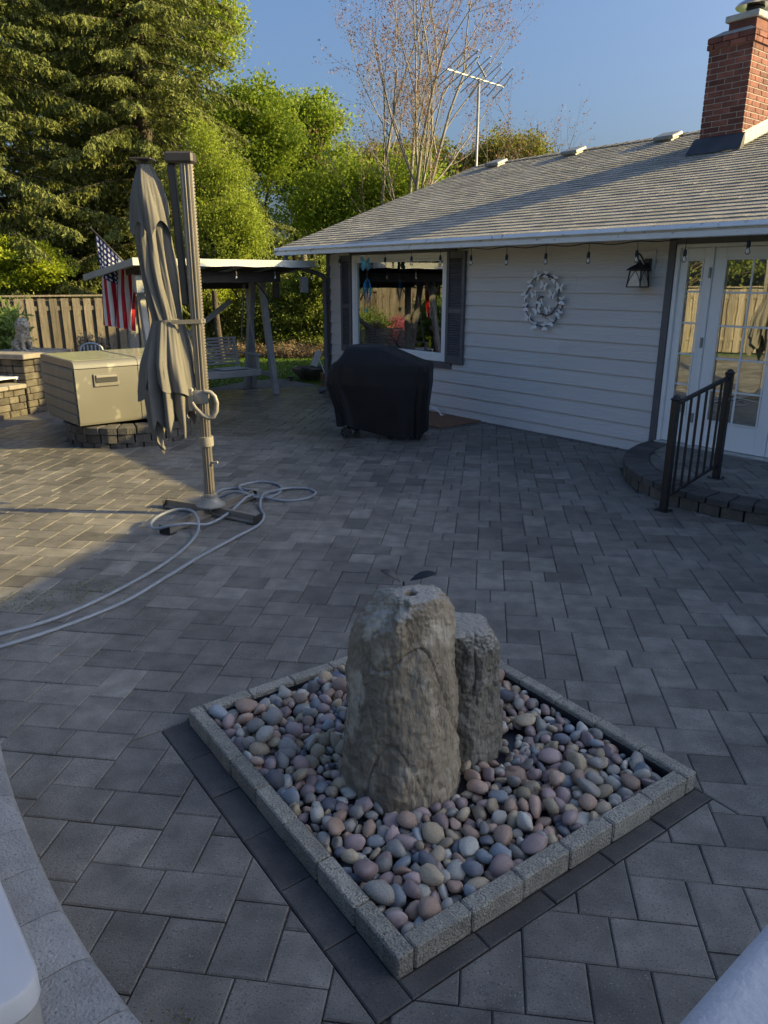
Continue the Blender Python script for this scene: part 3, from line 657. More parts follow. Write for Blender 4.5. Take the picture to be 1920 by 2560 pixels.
# ================================================================== door step and railing
step = Thing('door_step', 'half round paver step below the white french doors', 'step', (ST_C, 0, 0), 'H')
def ept(a, b, th): return (ST_C - a * math.cos(th), b * math.sin(th))
fillm = MB(); fillm.prism([ept(ST_A - .05, ST_B - .05, math.pi * k / 28) for k in range(29)][::-1], -.03, .132); step.part('fill', fillm, M['joint'])
NB = 26
for k in range(NB):
    a0, a1 = math.pi * k / NB + .006, math.pi * (k + 1) / NB - .006
    for nm, z0, z1, out_, dep, mt in (('cap_block', .092, .152, .012, .24, 'paver_dark'), ('riser_block', -.02, .088, 0, .12, 'block')):
        if nm == 'riser_block': a0_, a1_ = a0 + .04, a1 + .04
        else: a0_, a1_ = a0, a1
        A, B = ST_A + out_, ST_B + out_
        p = [ept(A, B, a0_), ept(A, B, (a0_ + a1_) / 2), ept(A, B, a1_), ept(A - dep, B - dep, a1_), ept(A - dep, B - dep, a0_)]
        if min(q[1] for q in p) < -.05: continue
        m_ = MB(); m_.prism(ccw(p), z0, z1, random.random(), .012 if nm == 'cap_block' else .005); step.part(nm, m_, M[mt])
inner = ccw([hp(*ept(ST_A - .234, ST_B - .234, math.pi * k / 28)) for k in range(29)])
inner = intersect(inner, ccw(hrect(-6, 3, .07, 4)))
for poly in tile_polys(LW(ST_C, .8).x, LW(ST_C, .8).y, 2.2):
    p = intersect(ccw(poly), inner)
    if len(p) < 3 or area(p) < 8e-4: continue
    p = clean(p); p = inset(p, .003) if len(p) > 2 else None
    if not p: continue
    q = [WL(x) for x in p]; m_ = MB(); m_.prism(q, .10, .150 + random.uniform(-.001, .001), min(1, max(0, random.gauss(.5, .2))), .005); step.part('paver', m_, M['paver'])
rail = Thing('stair_railing', 'black metal stair railing with thin balusters beside the half round step', 'railing', (-2.10, 1.42, 0), 'H')
pA, pB = Vector((-2.09, 1.80, 0)), Vector((-2.11, 1.03, .152))
for p, h_ in ((pA, .90), (pB, 1.045 - .152)):
    m_ = MB(); m_.cbox(p.x - .027, p.x + .027, p.y - .027, p.y + .027, p.z + .008, p.z + h_, .004); po = rail.part('post', m_, M['blackmetal'])
    m_ = MB(); z = p.z + h_; m_.cbox(p.x - .032, p.x + .032, p.y - .032, p.y + .032, z, z + .018, .005); m_.ell((p.x, p.y, z + .018), (.028, .028, .026), None, 14, 8); rail.part('post_cap', m_, M['blackmetal'], po, smooth=40)
    m_ = MB(); m_.cbox(p.x - .055, p.x + .055, p.y - .055, p.y + .055, p.z, p.z + .0085, .002)
    for i in (-1, 1):
        for j in (-1, 1): m_.tube([(p.x + i * .042, p.y + j * .042, p.z + .008), (p.x + i * .042, p.y + j * .042, p.z + .016)], .007, 6)
    rail.part('base_plate', m_, M['blackmetal'], po)
d_ = pB - pA; dn = Vector((d_.x, d_.y, 0))
for z0, z1, nm, wdt in ((.875, 1.015, 'top_rail', .032), (.115, .265, 'bottom_rail', .024)):
    a = pA + dn * .035; b = pB - dn * .035; a.z = z0; b.z = z1
    m_ = MB(); m_.beam(a, b, wdt, wdt * .9, (0, 0, 1), .003); rail.part(nm, m_, M['blackmetal'])
for k in range(6):
    t = (k + 1) / 7; p = pA + dn * t; m_ = MB(); z0 = .115 + .15 * t; z1 = .875 + .14 * t
    m_.cbox(p.x - .0085, p.x + .0085, p.y - .0085, p.y + .0085, z0, z1, .002); rail.part('baluster', m_, M['blackmetal'])

# ================================================================== pebble basin with drilled boulder
bas = Thing('basin_border', 'low square border of exposed aggregate blocks around the river stones', 'border', tuple(LW(*BC)), 'L', ang=HA + BANG)
BW, BH = .058, .072
def bord(x0, x1, y0, y1, n, along):
    for k in range(n):
        if along == 's': a, b, c, e_ = x0 + (x1 - x0) * k / n + .0015, x0 + (x1 - x0) * (k + 1) / n - .0015, y0, y1
        else: a, b, c, e_ = x0, x1, y0 + (y1 - y0) * k / n + .0015, y0 + (y1 - y0) * (k + 1) / n - .0015
        m_ = MB(); j = [random.uniform(-.003, .003) for _ in range(3)]
        m_.obox(((a + b) / 2, (c + e_) / 2, BH / 2 - .004 + j[2]) if False else ((a + b) / 2 + (j[0] if along != 's' else 0), (c + e_) / 2 + (j[1] if along == 's' else 0), BH / 2 - .004 + j[2] * .6), ((b - a) / 2, random.uniform(-.0015, .0015), 0), (random.uniform(-.0008, .0008), (e_ - c) / 2, 0), (0, 0, BH / 2 + .004), random.random(), .0055); bas.part('border_block', m_, M['curb'])
bord(-BX, BX, BY - BW, BY, 7, 's'); bord(-BX, BX, -BY, -BY + BW, 7, 's')
bord(-BX, -BX + BW, -BY + BW + .002, BY - BW - .002, 6, 'o'); bord(BX - BW, BX, -BY + BW + .002, BY - BW - .002, 6, 'o')
ln = MB(); i0, i1, j0, j1 = -BX + BW + .003, BX - BW - .003, -BY + BW + .003, BY - BW - .003
ln.box(i0, i1, j0, j1, -.012, .008)
for a, b, c, e_ in ((i0, i0 + .006, j0, j1), (i1 - .006, i1, j0, j1), (i0 + .0065, i1 - .0065, j0, j0 + .006), (i0 + .0065, i1 - .0065, j1 - .006, j1)): ln.box(a, b, c, e_, .0085, .050)
bas.part('liner', ln, M['liner'])
def boulder(name, label, c, planes, H_, seed, mt, hole=None):
    """quarried block: planes (nx, ny, nz, d) cut its faces, small ledges and grain are added on top"""
    T = Thing(name, label, 'boulder', (c[0], c[1], 0)); nu, nv = 200, 150; mb = MB(); off = Vector((seed * 3.1, seed * 1.7, 0)); V = []
    pl = []
    for a, b, e, d in planes: l = math.sqrt(a * a + b * b + e * e); pl.append((a / l, b / l, e / l, d / l))
    for j in range(nv):
        t = j / (nv - 1); z = H_ * (1 - (1 - t) ** 1.5)
        for i in range(nu):
            th = 2 * math.pi * i / nu; cx_, sy_ = math.cos(th), math.sin(th)
            rl = []; r_ = 9
            for q, (a, b, e, d) in enumerate(pl):
                k = a * cx_ + b * sy_
                if k > .02: rl.append((d - e * z + .014 * noise.noise(Vector((cx_ * 2, z * 5, q * 7.7 + seed)))) / k); r_ = min(r_, rl[-1])
            r_ = max(.012, -math.log(sum(math.exp(-55 * min(q - r_, 6)) for q in rl)) / 55 + r_ + .004); p = Vector((r_ * cx_, r_ * sy_, z)) + off
            n1 = noise.noise(Vector((p.x * 8, p.y * 8, p.z * 2.6))); n2 = noise.noise(Vector((p.x * 14 + 5, p.y * 14, p.z * 6)))
            step = lambda x, w: (math.floor(x / w) + min(1, ((x / w) % 1) * 5)) * w
            dsp = .030 * (step(n1, .22)) * .5 + .016 * step(n2, .3) * .5 + .007 * noise.fractal(p * 30, .9, 2.1, 4) + .0035 * noise.noise(p * 90)
            crack = abs(noise.noise(Vector((p.x * 5 + 2, p.y * 5, p.z * 2)))); dsp -= .010 * max(0, 1 - crack / .035)
            f_ = min(1, r_ / .07); V.append((c[0] + (r_ + dsp * f_) * cx_, c[1] + (r_ + dsp * f_) * sy_, z + .3 * dsp * t * t))
    F = [(j * nu + i, j * nu + (i + 1) % nu, (j + 1) * nu + (i + 1) % nu, (j + 1) * nu + i) for j in range(nv - 1) for i in range(nu)]
    top = V[(nv - 1) * nu:]; hx = (sum(v[0] for v in top) / nu, sum(v[1] for v in top) / nu, max(v[2] for v in top)); base = (nv - 1) * nu; hc = (hx[0], hx[1]); hr = .021
    for f_, dz in ((.82, .003), (.6, .005), (.42, .006)):
        nb = len(V)
        for i in range(nu):
            t = top[i]; x = hc[0] + (t[0] - hc[0]) * f_; y = hc[1] + (t[1] - hc[1]) * f_; V.append((x, y, t[2] * f_ + hx[2] * (1 - f_) + dz + .006 * noise.noise(Vector((x * 40, y * 40, seed)))))
        F += [(base + i, base + (i + 1) % nu, nb + (i + 1) % nu, nb + i) for i in range(nu)]; base = nb
    if hole:
        for rr, dz in ((hr * 1.25, .004), (hr, -.002), (hr * .95, -.09)):
            nb = len(V); V += [(hc[0] + rr * math.cos(2 * math.pi * i / nu), hc[1] + rr * math.sin(2 * math.pi * i / nu), hx[2] + dz) for i in range(nu)]
            F += [(base + i, base + (i + 1) % nu, nb + (i + 1) % nu, nb + i) for i in range(nu)]; base = nb
    F.append(tuple(range(base, base + nu)))
    mb.add(V, F); T.part('rock', mb, mt, smooth=38); return T
def stone_mat(name, c1, c2, c3):
    m = mat(name, c1, c2, scale=4.5, rough=.9, bump=1.0, bscale=48, c3=c3, s3=9, f3=.42, stretch=(1, 1, .35), detail=12)
    N = m.node_tree.nodes; Lk = m.node_tree.links; b = N['Principled BSDF']; old = b.inputs['Base Color'].links[0].from_socket
    tv = N.new('ShaderNodeTexCoord'); mpv = N.new('ShaderNodeMapping'); mpv.inputs['Scale'].default_value = (1, 1, .4); Lk.new(tv.outputs['Object'], mpv.inputs[0])
    nz_ = N.new('ShaderNodeTexNoise'); nz_.inputs['Scale'].default_value = 6; nz_.inputs['Detail'].default_value = 9; Lk.new(mpv.outputs[0], nz_.inputs[0])
    ab = N.new('ShaderNodeMath'); ab.operation = 'SUBTRACT'; ab.inputs[1].default_value = .5; Lk.new(nz_.outputs[0], ab.inputs[0]); ab2 = N.new('ShaderNodeMath'); ab2.operation = 'ABSOLUTE'; Lk.new(ab.outputs[0], ab2.inputs[0])
    cr_ = N.new('ShaderNodeMapRange'); cr_.inputs[1].default_value = .0; cr_.inputs[2].default_value = .018; cr_.inputs[3].default_value = .72; cr_.inputs[4].default_value = 1.0; Lk.new(ab2.outputs[0], cr_.inputs[0])
    vc = N.new('ShaderNodeVectorMath'); vc.operation = 'SCALE'; Lk.new(old, vc.inputs[0]); Lk.new(cr_.outputs[0], vc.inputs['Scale']); old = vc.outputs[0]
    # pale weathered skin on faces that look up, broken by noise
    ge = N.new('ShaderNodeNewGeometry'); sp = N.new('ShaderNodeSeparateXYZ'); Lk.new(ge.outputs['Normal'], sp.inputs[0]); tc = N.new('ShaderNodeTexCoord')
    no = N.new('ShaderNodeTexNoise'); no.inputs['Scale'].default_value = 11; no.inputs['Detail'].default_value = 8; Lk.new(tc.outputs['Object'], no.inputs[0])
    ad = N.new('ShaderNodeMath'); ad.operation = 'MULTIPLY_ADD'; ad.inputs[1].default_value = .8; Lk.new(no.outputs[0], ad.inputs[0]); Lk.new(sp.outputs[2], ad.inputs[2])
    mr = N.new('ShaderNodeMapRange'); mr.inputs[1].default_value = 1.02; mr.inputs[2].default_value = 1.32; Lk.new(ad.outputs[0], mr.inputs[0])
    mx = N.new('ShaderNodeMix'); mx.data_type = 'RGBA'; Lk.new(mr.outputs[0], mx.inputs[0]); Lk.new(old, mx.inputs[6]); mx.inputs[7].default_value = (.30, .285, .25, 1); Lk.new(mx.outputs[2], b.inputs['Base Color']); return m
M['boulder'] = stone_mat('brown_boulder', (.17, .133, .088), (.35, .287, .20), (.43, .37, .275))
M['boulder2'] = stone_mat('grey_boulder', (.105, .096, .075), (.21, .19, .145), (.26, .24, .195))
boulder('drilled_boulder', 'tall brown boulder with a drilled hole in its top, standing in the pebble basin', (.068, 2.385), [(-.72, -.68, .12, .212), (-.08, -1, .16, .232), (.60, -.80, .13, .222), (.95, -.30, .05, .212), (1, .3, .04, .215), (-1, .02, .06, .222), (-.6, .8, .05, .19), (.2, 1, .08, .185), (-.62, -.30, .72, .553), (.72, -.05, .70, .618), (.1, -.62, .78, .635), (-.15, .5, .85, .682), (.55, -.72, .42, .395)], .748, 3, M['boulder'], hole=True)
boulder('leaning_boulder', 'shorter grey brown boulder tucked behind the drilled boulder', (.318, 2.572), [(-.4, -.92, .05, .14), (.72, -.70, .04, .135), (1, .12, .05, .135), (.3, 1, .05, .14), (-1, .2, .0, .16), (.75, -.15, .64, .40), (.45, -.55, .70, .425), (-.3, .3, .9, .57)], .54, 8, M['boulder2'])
orn = Thing('leaf_ornament', 'black two winged garden ornament behind the top of the drilled boulder', 'ornament', (.06, 2.64, 0))
m_ = MB(); m_.tube([(.06, 2.64, .02), (.075, 2.63, .70)], .004, 6); orn.part('stake', m_, M['blackmetal'])
def blade(p, d, up, L_, W_):
    p, d, up = Vector(p), Vector(d).normalized(), Vector(up); x = d.cross(up).normalized(); V = []
    pr = [(0, .08), (.2, .6), (.45, 1), (.7, .95), (.9, .6), (1, .1)]
    for t, w_ in pr:
        c_ = p + d * L_ * t + up * .012 * math.sin(t * 3.1)
        for sg in (-1, 1):
            for z in (-.0012, .0012): V.append(c_ + x * sg * w_ * W_ / 2 + up * z)
    F = []
    for i in range(len(pr) - 1):
        a, b = 4 * i, 4 * i + 4; F += [(a, a + 2, b + 2, b), (a + 1, b + 1, b + 3, a + 3), (a, b, b + 1, a + 1), (a + 2, a + 3, b + 3, b + 2)]
    F += [(0, 1, 3, 2), (len(V) - 4, len(V) - 2, len(V) - 1, len(V) - 3)]
    m_ = MB(); m_.add(V, F); return m_
orn.part('wing', blade((.062, 2.63, .700), (-.85, .05, .50), (.35, -.35, .85), .088, .030), M['blackmetal'], smooth=40)
orn.part('wing', blade((.100, 2.63, .705), (.94, .02, .28), (-.2, -.45, .85), .10, .034), M['blackmetal'], smooth=40)
# pebbles settled by a rigid body run, ten plain numbers each: prototype, position (mm), euler (1/100 rad), half axes (0.1 mm)
PEB = np.array([
0, 284, 3, 28, 247, 8, 39, 264, 195, 205, 1, -398, -255, 30, -39, 21, 1, 294, 213, 225, 2, -518, 154, 24, -36, -35, -278, 185, 160, 135, 3, 575, -526, 39, -185, 76, 203, 371, 333, 282, 4, -616, -522, 29, 41, 40, -97, 305, 271, 197, 5, 393, 482, 32, 44, -293, -78, 332, 276, 229,
6, -519, -351, 28, 119, 33, -56, 254, 210, 187, 7, 630, 429, 30, -30, -294, -142, 314, 255, 212, 8, -138, -540, 27, 221, -51, -97, 206, 168, 162, 9, -637, 0, 41, -18, -131, 108, 301, 241, 223, 10, 504, 474, 25, 25, 278, -29, 183, 147, 130, 11, 536, 280, 25, 75, 19, 85, 223, 192, 171,
0, -540, -63, 29, 6, -36, -283, 347, 271, 182, 1, -393, 355, 20, -12, 24, 278, 170, 153, 94, 2, 417, 148, 28, -49, 83, 70, 276, 230, 163, 3, 482, -73, 26, 15, 1, 232, 315, 235, 161, 4, 316, 541, 41, -145, -55, -12, 435, 354, 245, 5, -239, -338, 25, -222, 6, 95, 204, 165, 135,
6, 283, 67, 32, 14, -15, -196, 310, 294, 207, 7, -462, -214, 27, 2, -279, -38, 310, 237, 178, 8, 109, -316, 25, 15, 268, 151, 202, 169, 148, 9, 640, 280, 30, -88, 2, -167, 301, 218, 208, 10, 436, -466, 40, 7, 257, -21, 430, 381, 233, 11, 323, 84, 25, -284, 8, 72, 266, 234, 180,
0, -502, -304, 26, -60, -311, -26, 249, 190, 184, 1, 445, 217, 30, 141, 28, -195, 287, 212, 217, 2, 527, -306, 28, 138, 2, -213, 331, 242, 228, 3, -357, -378, 39, -267, 45, -104, 411, 378, 286, 4, 397, -58, 23, 27, 58, 5, 200, 140, 126, 5, 390, -545, 24, -131, 53, -1, 166, 151, 118,
6, 40, -175, 51, 249, 73, -59, 455, 310, 287, 7, 436, 44, 24, -12, -28, 153, 248, 235, 127, 8, 522, 452, 24, -15, -21, -204, 196, 147, 155, 9, 387, 217, 34, -84, 2, -68, 329, 287, 229, 10, 231, -178, 34, -61, -286, -16, 339, 250, 245, 11, 137, -236, 29, -13, 51, -93, 326, 296, 200,
0, 171, -124, 24, 275, -1, -14, 221, 202, 142, 1, 385, 393, 28, -268, -13, -12, 280, 203, 169, 2, 226, 373, 31, 143, -61, 214, 350, 250, 254, 3, 571, 309, 28, -249, -18, -198, 254, 229, 172, 4, 421, -522, 31, 9, 287, -158, 341, 278, 239, 5, 540, 20, 24, 42, 4, 162, 270, 202, 144,
6, 431, -298, 21, -259, -11, -155, 184, 146, 139, 7, -378, -223, 23, 77, -41, 49, 192, 132, 147, 8, -71, -491, 28, -136, -281, -30, 242, 175, 163, 9, -617, 271, 33, -257, -9, 121, 441, 353, 263, 10, -562, -111, 29, 152, 8, 103, 266, 187, 195, 11, -7, -364, 29, 78, 22, 235, 324, 242, 219,
0, 208, -64, 23, -71, 314, -71, 203, 138, 148, 1, 257, 26, 30, 134, 60, -225, 260, 213, 191, 2, 462, 416, 25, -290, -10, 142, 269, 217, 151, 3, 172, -539, 26, 0, -18, 257, 212, 184, 154, 4, -287, 362, 29, 28, 76, 295, 270, 239, 211, 5, 435, -261, 29, -107, 7, -215, 272, 212, 149,
6, -441, 35, 26, -175, -13, 124, 250, 209, 183, 7, 565, 427, 27, -291, -18, -78, 322, 268, 168, 8, -293, 39, 25, 22, -14, 91, 326, 222, 171, 9, 532, 219, 22, 52, 16, -52, 204, 146, 115, 10, 603, -286, 22, 8, -10, 187, 251, 199, 132, 11, 249, 423, 28, -38, 36, -180, 285, 248, 182,
0, -532, 126, 21, 287, 24, 25, 203, 161, 112, 1, 591, -235, 30, -10, -311, 134, 376, 310, 220, 2, -470, -366, 30, 17, 270, -13, 327, 278, 208, 3, 631, 325, 28, 86, -6, -226, 271, 185, 179, 4, -494, 545, 27, -170, -46, -10, 241, 185, 158, 5, 305, 119, 29, 130, 35, 156, 250, 187, 186,
6, 436, -11, 23, -300, -10, -113, 220, 199, 146, 7, 465, -327, 27, 49, -41, -134, 286, 235, 173, 8, 376, -211, 23, 28, -21, -131, 191, 153, 150, 9, 75, 349, 28, 27, -11, 126, 314, 265, 164, 10, -624, -71, 37, 83, -5, -29, 335, 295, 220, 11, -457, -409, 21, 25, 307, -79, 222, 210, 129,
0, -180, 318, 33, -153, 281, 3, 272, 225, 141, 1, 374, -176, 24, 150, -75, -198, 169, 135, 114, 2, 371, 153, 29, -81, 14, 295, 272, 227, 204, 3, -609, -366, 32, -52, 7, 31, 303, 232, 191, 4, -381, -103, 20, 311, -5, -68, 288, 228, 148, 5, 483, 121, 21, 42, 5, -234, 168, 156, 111,
6, 402, -177, 24, 37, -292, 128, 312, 235, 165, 7, 39, -222, 27, 74, -43, -214, 262, 196, 203, 8, 33, 408, 27, 22, -19, 141, 266, 248, 189, 9, 41, -424, 26, 45, 26, -212, 265, 219, 160, 10, -363, -515, 28, 24, 0, 233, 286, 262, 188, 11, 532, -379, 33, -63, 36, -21, 331, 283, 226,
0, 94, 16, 40, -4, -74, 160, 403, 320, 317, 1, 76, -422, 27, -5, -310, -40, 236, 205, 181, 2, 308, -336, 24, -33, -31, -205, 193, 177, 129, 3, 333, 234, 32, 50, 47, -143, 332, 287, 173, 4, 165, -319, 29, 30, 62, 251, 291, 206, 213, 5, 603, -39, 27, 1, 31, -213, 276, 236, 178,
6, -586, 147, 24, -264, -27, 6, 256, 179, 176, 7, 594, 213, 33, -15, -245, -202, 342, 286, 228, 8, -492, 89, 27, 80, -45, -61, 264, 182, 199, 9, -449, -129, 21, 67, -305, -93, 181, 129, 119, 10, 242, 180, 32, 301, 25, 137, 324, 255, 208, 11, 629, -184, 31, 1, -290, 112, 329, 257, 220,
0, -527, 218, 27, -36, 282, 129, 257, 215, 193, 1, 201, 195, 24, -8, -309, 28, 269, 208, 144, 2, -359, 114, 26, -305, 29, -4, 308, 255, 163, 3, -286, 84, 25, -268, -10, -127, 257, 182, 133, 4, 548, 350, 33, -138, -52, 141, 312, 253, 204, 5, 463, -222, 31, -244, 33, -193, 294, 203, 206,
6, -483, 493, 19, 43, -288, -108, 162, 132, 107, 7, 338, 185, 27, 20, -297, 37, 332, 313, 170, 8, 248, -17, 24, 32, -3, 276, 272, 195, 148, 9, 457, 165, 28, -69, -46, 281, 244, 188, 173, 10, -506, 114, 26, 87, -92, -232, 168, 142, 107, 11, 636, 528, 24, 32, 307, 81, 301, 214, 173,
0, 391, 294, 24, 21, -8, 249, 211, 183, 125, 1, -429, -6, 27, -13, -310, 50, 250, 208, 190, 2, -581, 313, 25, -53, 87, 39, 217, 183, 144, 3, 121, 44, 24, -51, 16, 176, 161, 134, 115, 4, 99, 254, 33, -109, -284, 73, 259, 245, 131, 5, 397, -97, 30, 52, 4, -237, 329, 243, 225,
6, -436, 347, 30, 158, -205, -9, 278, 260, 210, 7, 624, -313, 22, -9, 39, -73, 184, 142, 95, 8, 561, -31, 43, -208, 7, -95, 407, 369, 321, 9, -243, -22, 42, -177, -293, 0, 454, 314, 290, 10, 501, 1, 27, -28, -14, 13, 255, 220, 198, 11, 243, -294, 22, -287, 8, -2, 237, 212, 141,
0, 503, 145, 27, -70, 4, 59, 252, 191, 162, 1, 402, 526, 36, 46, 82, 231, 367, 331, 252, 2, 514, -165, 30, 132, 39, -207, 347, 252, 205, 3, 382, 29, 37, 4, -15, 101, 347, 277, 276, 4, 205, 414, 30, 31, 74, -141, 302, 248, 223, 5, 509, 413, 28, -75, 276, -21, 252, 223, 161,
6, 369, -32, 31, -161, 9, 6, 336, 273, 263, 7, -264, -309, 37, -219, 88, -154, 332, 300, 203, 8, -631, 469, 26, -5, -15, -120, 324, 259, 176, 9, 100, 453, 24, 56, 26, 149, 193, 166, 150, 10, 628, -356, 31, -2, 6, -146, 326, 271, 241, 11, 19, -465, 25, 272, -9, -162, 251, 210, 179,
0, 634, 221, 27, -26, -51, 42, 251, 193, 164, 1, -325, 90, 37, -240, -21, -80, 349, 301, 229, 2, 380, -312, 29, 28, -49, 118, 257, 230, 175, 3, 207, 20, 35, -236, -52, 159, 343, 273, 270, 4, 414, -311, 33, -177, -55, -123, 290, 275, 156, 5, 303, 33, 24, -2, -227, 38, 188, 177, 147,
6, -264, -421, 41, 52, 70, -45, 413, 338, 288, 7, 186, 152, 36, 61, -40, 47, 441, 334, 280, 8, 59, -452, 23, -27, 251, 41, 175, 136, 122, 9, 238, -78, 22, 44, 26, 111, 189, 161, 116, 10, -425, 398, 34, 257, -36, -175, 385, 267, 212, 11, 277, -59, 33, 78, 22, -20, 348, 296, 273,
0, -634, -256, 26, -15, -46, -217, 224, 213, 157, 1, 182, -162, 34, 85, 9, 151, 272, 254, 191, 2, -363, -339, 22, -306, 30, -68, 216, 201, 118, 3, 217, -127, 40, -192, -54, -105, 372, 343, 241, 4, -420, -526, 33, 29, 73, -308, 340, 283, 259, 5, 399, 68, 23, 42, 4, 208, 228, 191, 129,
6, 26, -343, 23, 44, -306, -55, 273, 199, 147, 7, 144, 185, 44, -155, -216, -16, 445, 395, 310, 8, 349, -236, 37, 200, -51, 25, 349, 269, 272, 9, 407, 254, 26, 69, -304, -79, 273, 206, 194, 10, 77, 530, 29, 16, 275, -43, 280, 224, 152, 11, -480, -334, 44, 63, -23, -211, 333, 293, 194,
0, -310, 442, 23, 276, 28, -88, 210, 198, 128, 1, 148, 31, 32, 74, 2, -76, 268, 184, 191, 2, 53, -537, 33, 174, -100, -194, 293, 240, 200, 3, -598, -331, 25, 157, 12, 83, 189, 174, 137, 4, 118, 496, 32, 24, 71, 168, 347, 324, 244, 5, 348, -200, 27, 119, 308, 39, 262, 179, 190,
6, 486, -125, 26, -271, -8, 40, 324, 266, 194, 7, 347, -288, 30, -83, -21, -189, 311, 249, 234, 8, 409, 4, 41, 153, -200, 68, 326, 288, 175, 9, 497, 85, 27, 53, 20, -161, 251, 217, 175, 10, 599, 350, 43, -4, 248, -116, 435, 325, 243, 11, 326, 447, 25, 278, -9, 14, 274, 225, 170,
0, 328, -171, 51, -21, -305, 69, 423, 344, 249, 1, 391, -259, 39, -90, -87, -278, 418, 320, 256, 2, 355, -482, 31, -8, 110, -29, 273, 228, 205, 3, 640, -45, 32, 165, 82, -165, 279, 235, 169, 4, 13, -121, 33, 120, -43, -38, 286, 231, 199, 5, 71, 390, 24, 43, 1, -8, 241, 192, 146,
6, 303, -173, 26, 48, 27, 115, 268, 232, 140, 7, -402, 86, 45, 124, -307, -38, 439, 344, 271, 8, -124, 540, 28, -211, 8, -15, 253, 192, 144, 9, -402, 324, 25, 79, 8, 105, 214, 166, 160, 10, 362, -350, 21, 9, -2, -309, 235, 188, 120, 11, 519, -425, 31, -283, 9, -104, 376, 342, 272,
0, -369, 211, 44, -189, -24, -17, 413, 374, 316, 1, 115, 364, 28, 98, 7, 231, 237, 172, 174, 2, -542, 288, 38, -22, -290, 104, 388, 340, 295, 3, 274, -434, 34, -279, -4, 61, 416, 318, 232, 4, 395, 439, 25, 24, 71, 274, 223, 208, 154, 5, -269, -71, 42, -112, 8, -76, 413, 371, 294,
6, -314, -157, 31, -304, -18, 81, 403, 364, 242, 7, 638, -415, 31, -75, 28, 208, 262, 249, 194, 8, -302, -262, 31, -66, -291, -53, 263, 227, 193, 9, -422, -382, 31, -53, -42, 9, 335, 247, 195, 10, 424, 375, 26, 167, -19, -95, 195, 156, 147, 11, -555, -320, 34, -12, 47, 120, 451, 335, 252,
0, -575, 364, 32, 138, 54, 273, 268, 197, 173, 1, -30, 538, 34, -172, -246, 11, 301, 241, 209, 2, 635, -238, 25, 139, -37, 77, 264, 186, 135, 3, 260, -353, 26, 3, -10, -174, 292, 206, 157, 4, -602, 502, 18, 7, -305, -37, 198, 144, 103, 5, -433, -70, 25, 223, 33, -34, 215, 163, 132,
6, -611, 545, 21, -36, 8, 295, 181, 125, 97, 7, 284, 415, 20, 21, -311, -123, 183, 152, 95, 8, -199, -469, 30, 295, 48, 0, 290, 203, 202, 9, 611, 13, 42, 112, -308, -17, 450, 388, 334, 10, -498, 431, 25, 9, -3, 283, 322, 276, 163, 11, -210, 378, 23, -15, 59, -103, 185, 175, 137,
0, 90, -527, 33, 283, -43, -117, 296, 251, 204, 1, 104, -50, 31, -32, 24, -298, 286, 250, 223, 2, -252, -362, 22, 270, -26, -165, 189, 156, 103, 3, -324, -539, 37, -141, 58, 1, 332, 299, 177, 4, -246, 394, 37, -49, 271, -61, 425, 314, 333, 5, 127, -430, 30, 1, 30, -64, 329, 298, 205,
6, 288, 219, 27, 31, -289, -7, 349, 238, 202, 7, -457, -308, 23, -71, -14, 187, 230, 167, 132, 8, 233, 235, 40, -64, 95, -103, 335, 298, 257, 9, 298, -370, 25, -24, -20, 292, 255, 226, 135, 10, 333, 413, 29, 15, -238, 109, 253, 201, 154, 11, -214, -346, 38, 79, -86, 265, 345, 278, 205,
0, 230, -264, 24, 269, -1, 53, 267, 188, 152, 1, -329, 180, 30, 74, 76, 113, 285, 214, 196, 2, 376, -143, 34, 61, 218, 2, 313, 243, 216, 3, -444, 457, 30, -240, -19, -209, 326, 243, 207, 4, 229, -326, 35, -116, -89, 63, 299, 212, 239, 5, 542, 190, 23, -65, 41, -225, 181, 148, 116,
6, 70, -233, 30, -65, 23, -224, 285, 240, 171, 7, 529, -67, 27, 287, -17, -51, 298, 220, 168, 8, 505, 373, 34, -21, 258, 14, 423, 298, 227, 9, 167, -393, 25, 48, 18, 86, 250, 214, 154, 10, -457, 190, 20, 12, -3, -103, 185, 133, 105, 11, 550, -132, 29, -31, 31, -11, 344, 304, 183,
0, 60, 304, 39, -198, 215, -32, 334, 267, 245, 1, -472, 121, 26, -13, 24, -64, 290, 232, 157, 2, -411, 164, 22, -302, 36, -56, 180, 147, 120, 3, -418, -421, 30, 44, 58, -272, 294, 227, 178, 4, 171, -41, 29, -39, 283, 99, 327, 280, 224, 5, -275, -527, 39, -31, -26, -70, 347, 244, 247,
6, 167, 7, 22, -261, -29, 105, 194, 144, 150, 7, -596, -29, 33, -8, 30, 268, 309, 210, 218, 8, 224, 459, 27, 23, -19, -263, 277, 246, 201, 9, 346, -120, 28, -51, -45, 20, 268, 222, 168, 10, 273, 381, 25, 24, -296, 83, 260, 230, 131, 11, 433, -362, 28, -284, 8, -33, 355, 288, 217,
0, 180, -206, 29, -19, -40, 290, 322, 221, 180, 1, -601, 107, 41, -87, 3, -313, 450, 363, 269, 2, 112, 405, 30, 19, 257, 76, 317, 293, 207, 3, -539, 374, 28, 39, -306, -64, 299, 217, 170, 4, 419, 84, 34, -248, 19, 123, 346, 301, 180, 5, -500, -390, 28, -59, 40, 277, 262, 222, 154,
6, 283, -141, 26, 11, 45, 74, 208, 198, 157, 7, 551, 156, 25, -36, 287, 11, 238, 195, 132, 8, 279, 509, 34, 147, -270, 13, 273, 257, 188, 9, 5, -420, 30, -117, 4, -211, 290, 218, 211, 10, 463, -38, 22, 13, 292, -129, 185, 150, 104, 11, 188, 517, 23, -15, 51, 15, 211, 154, 130,
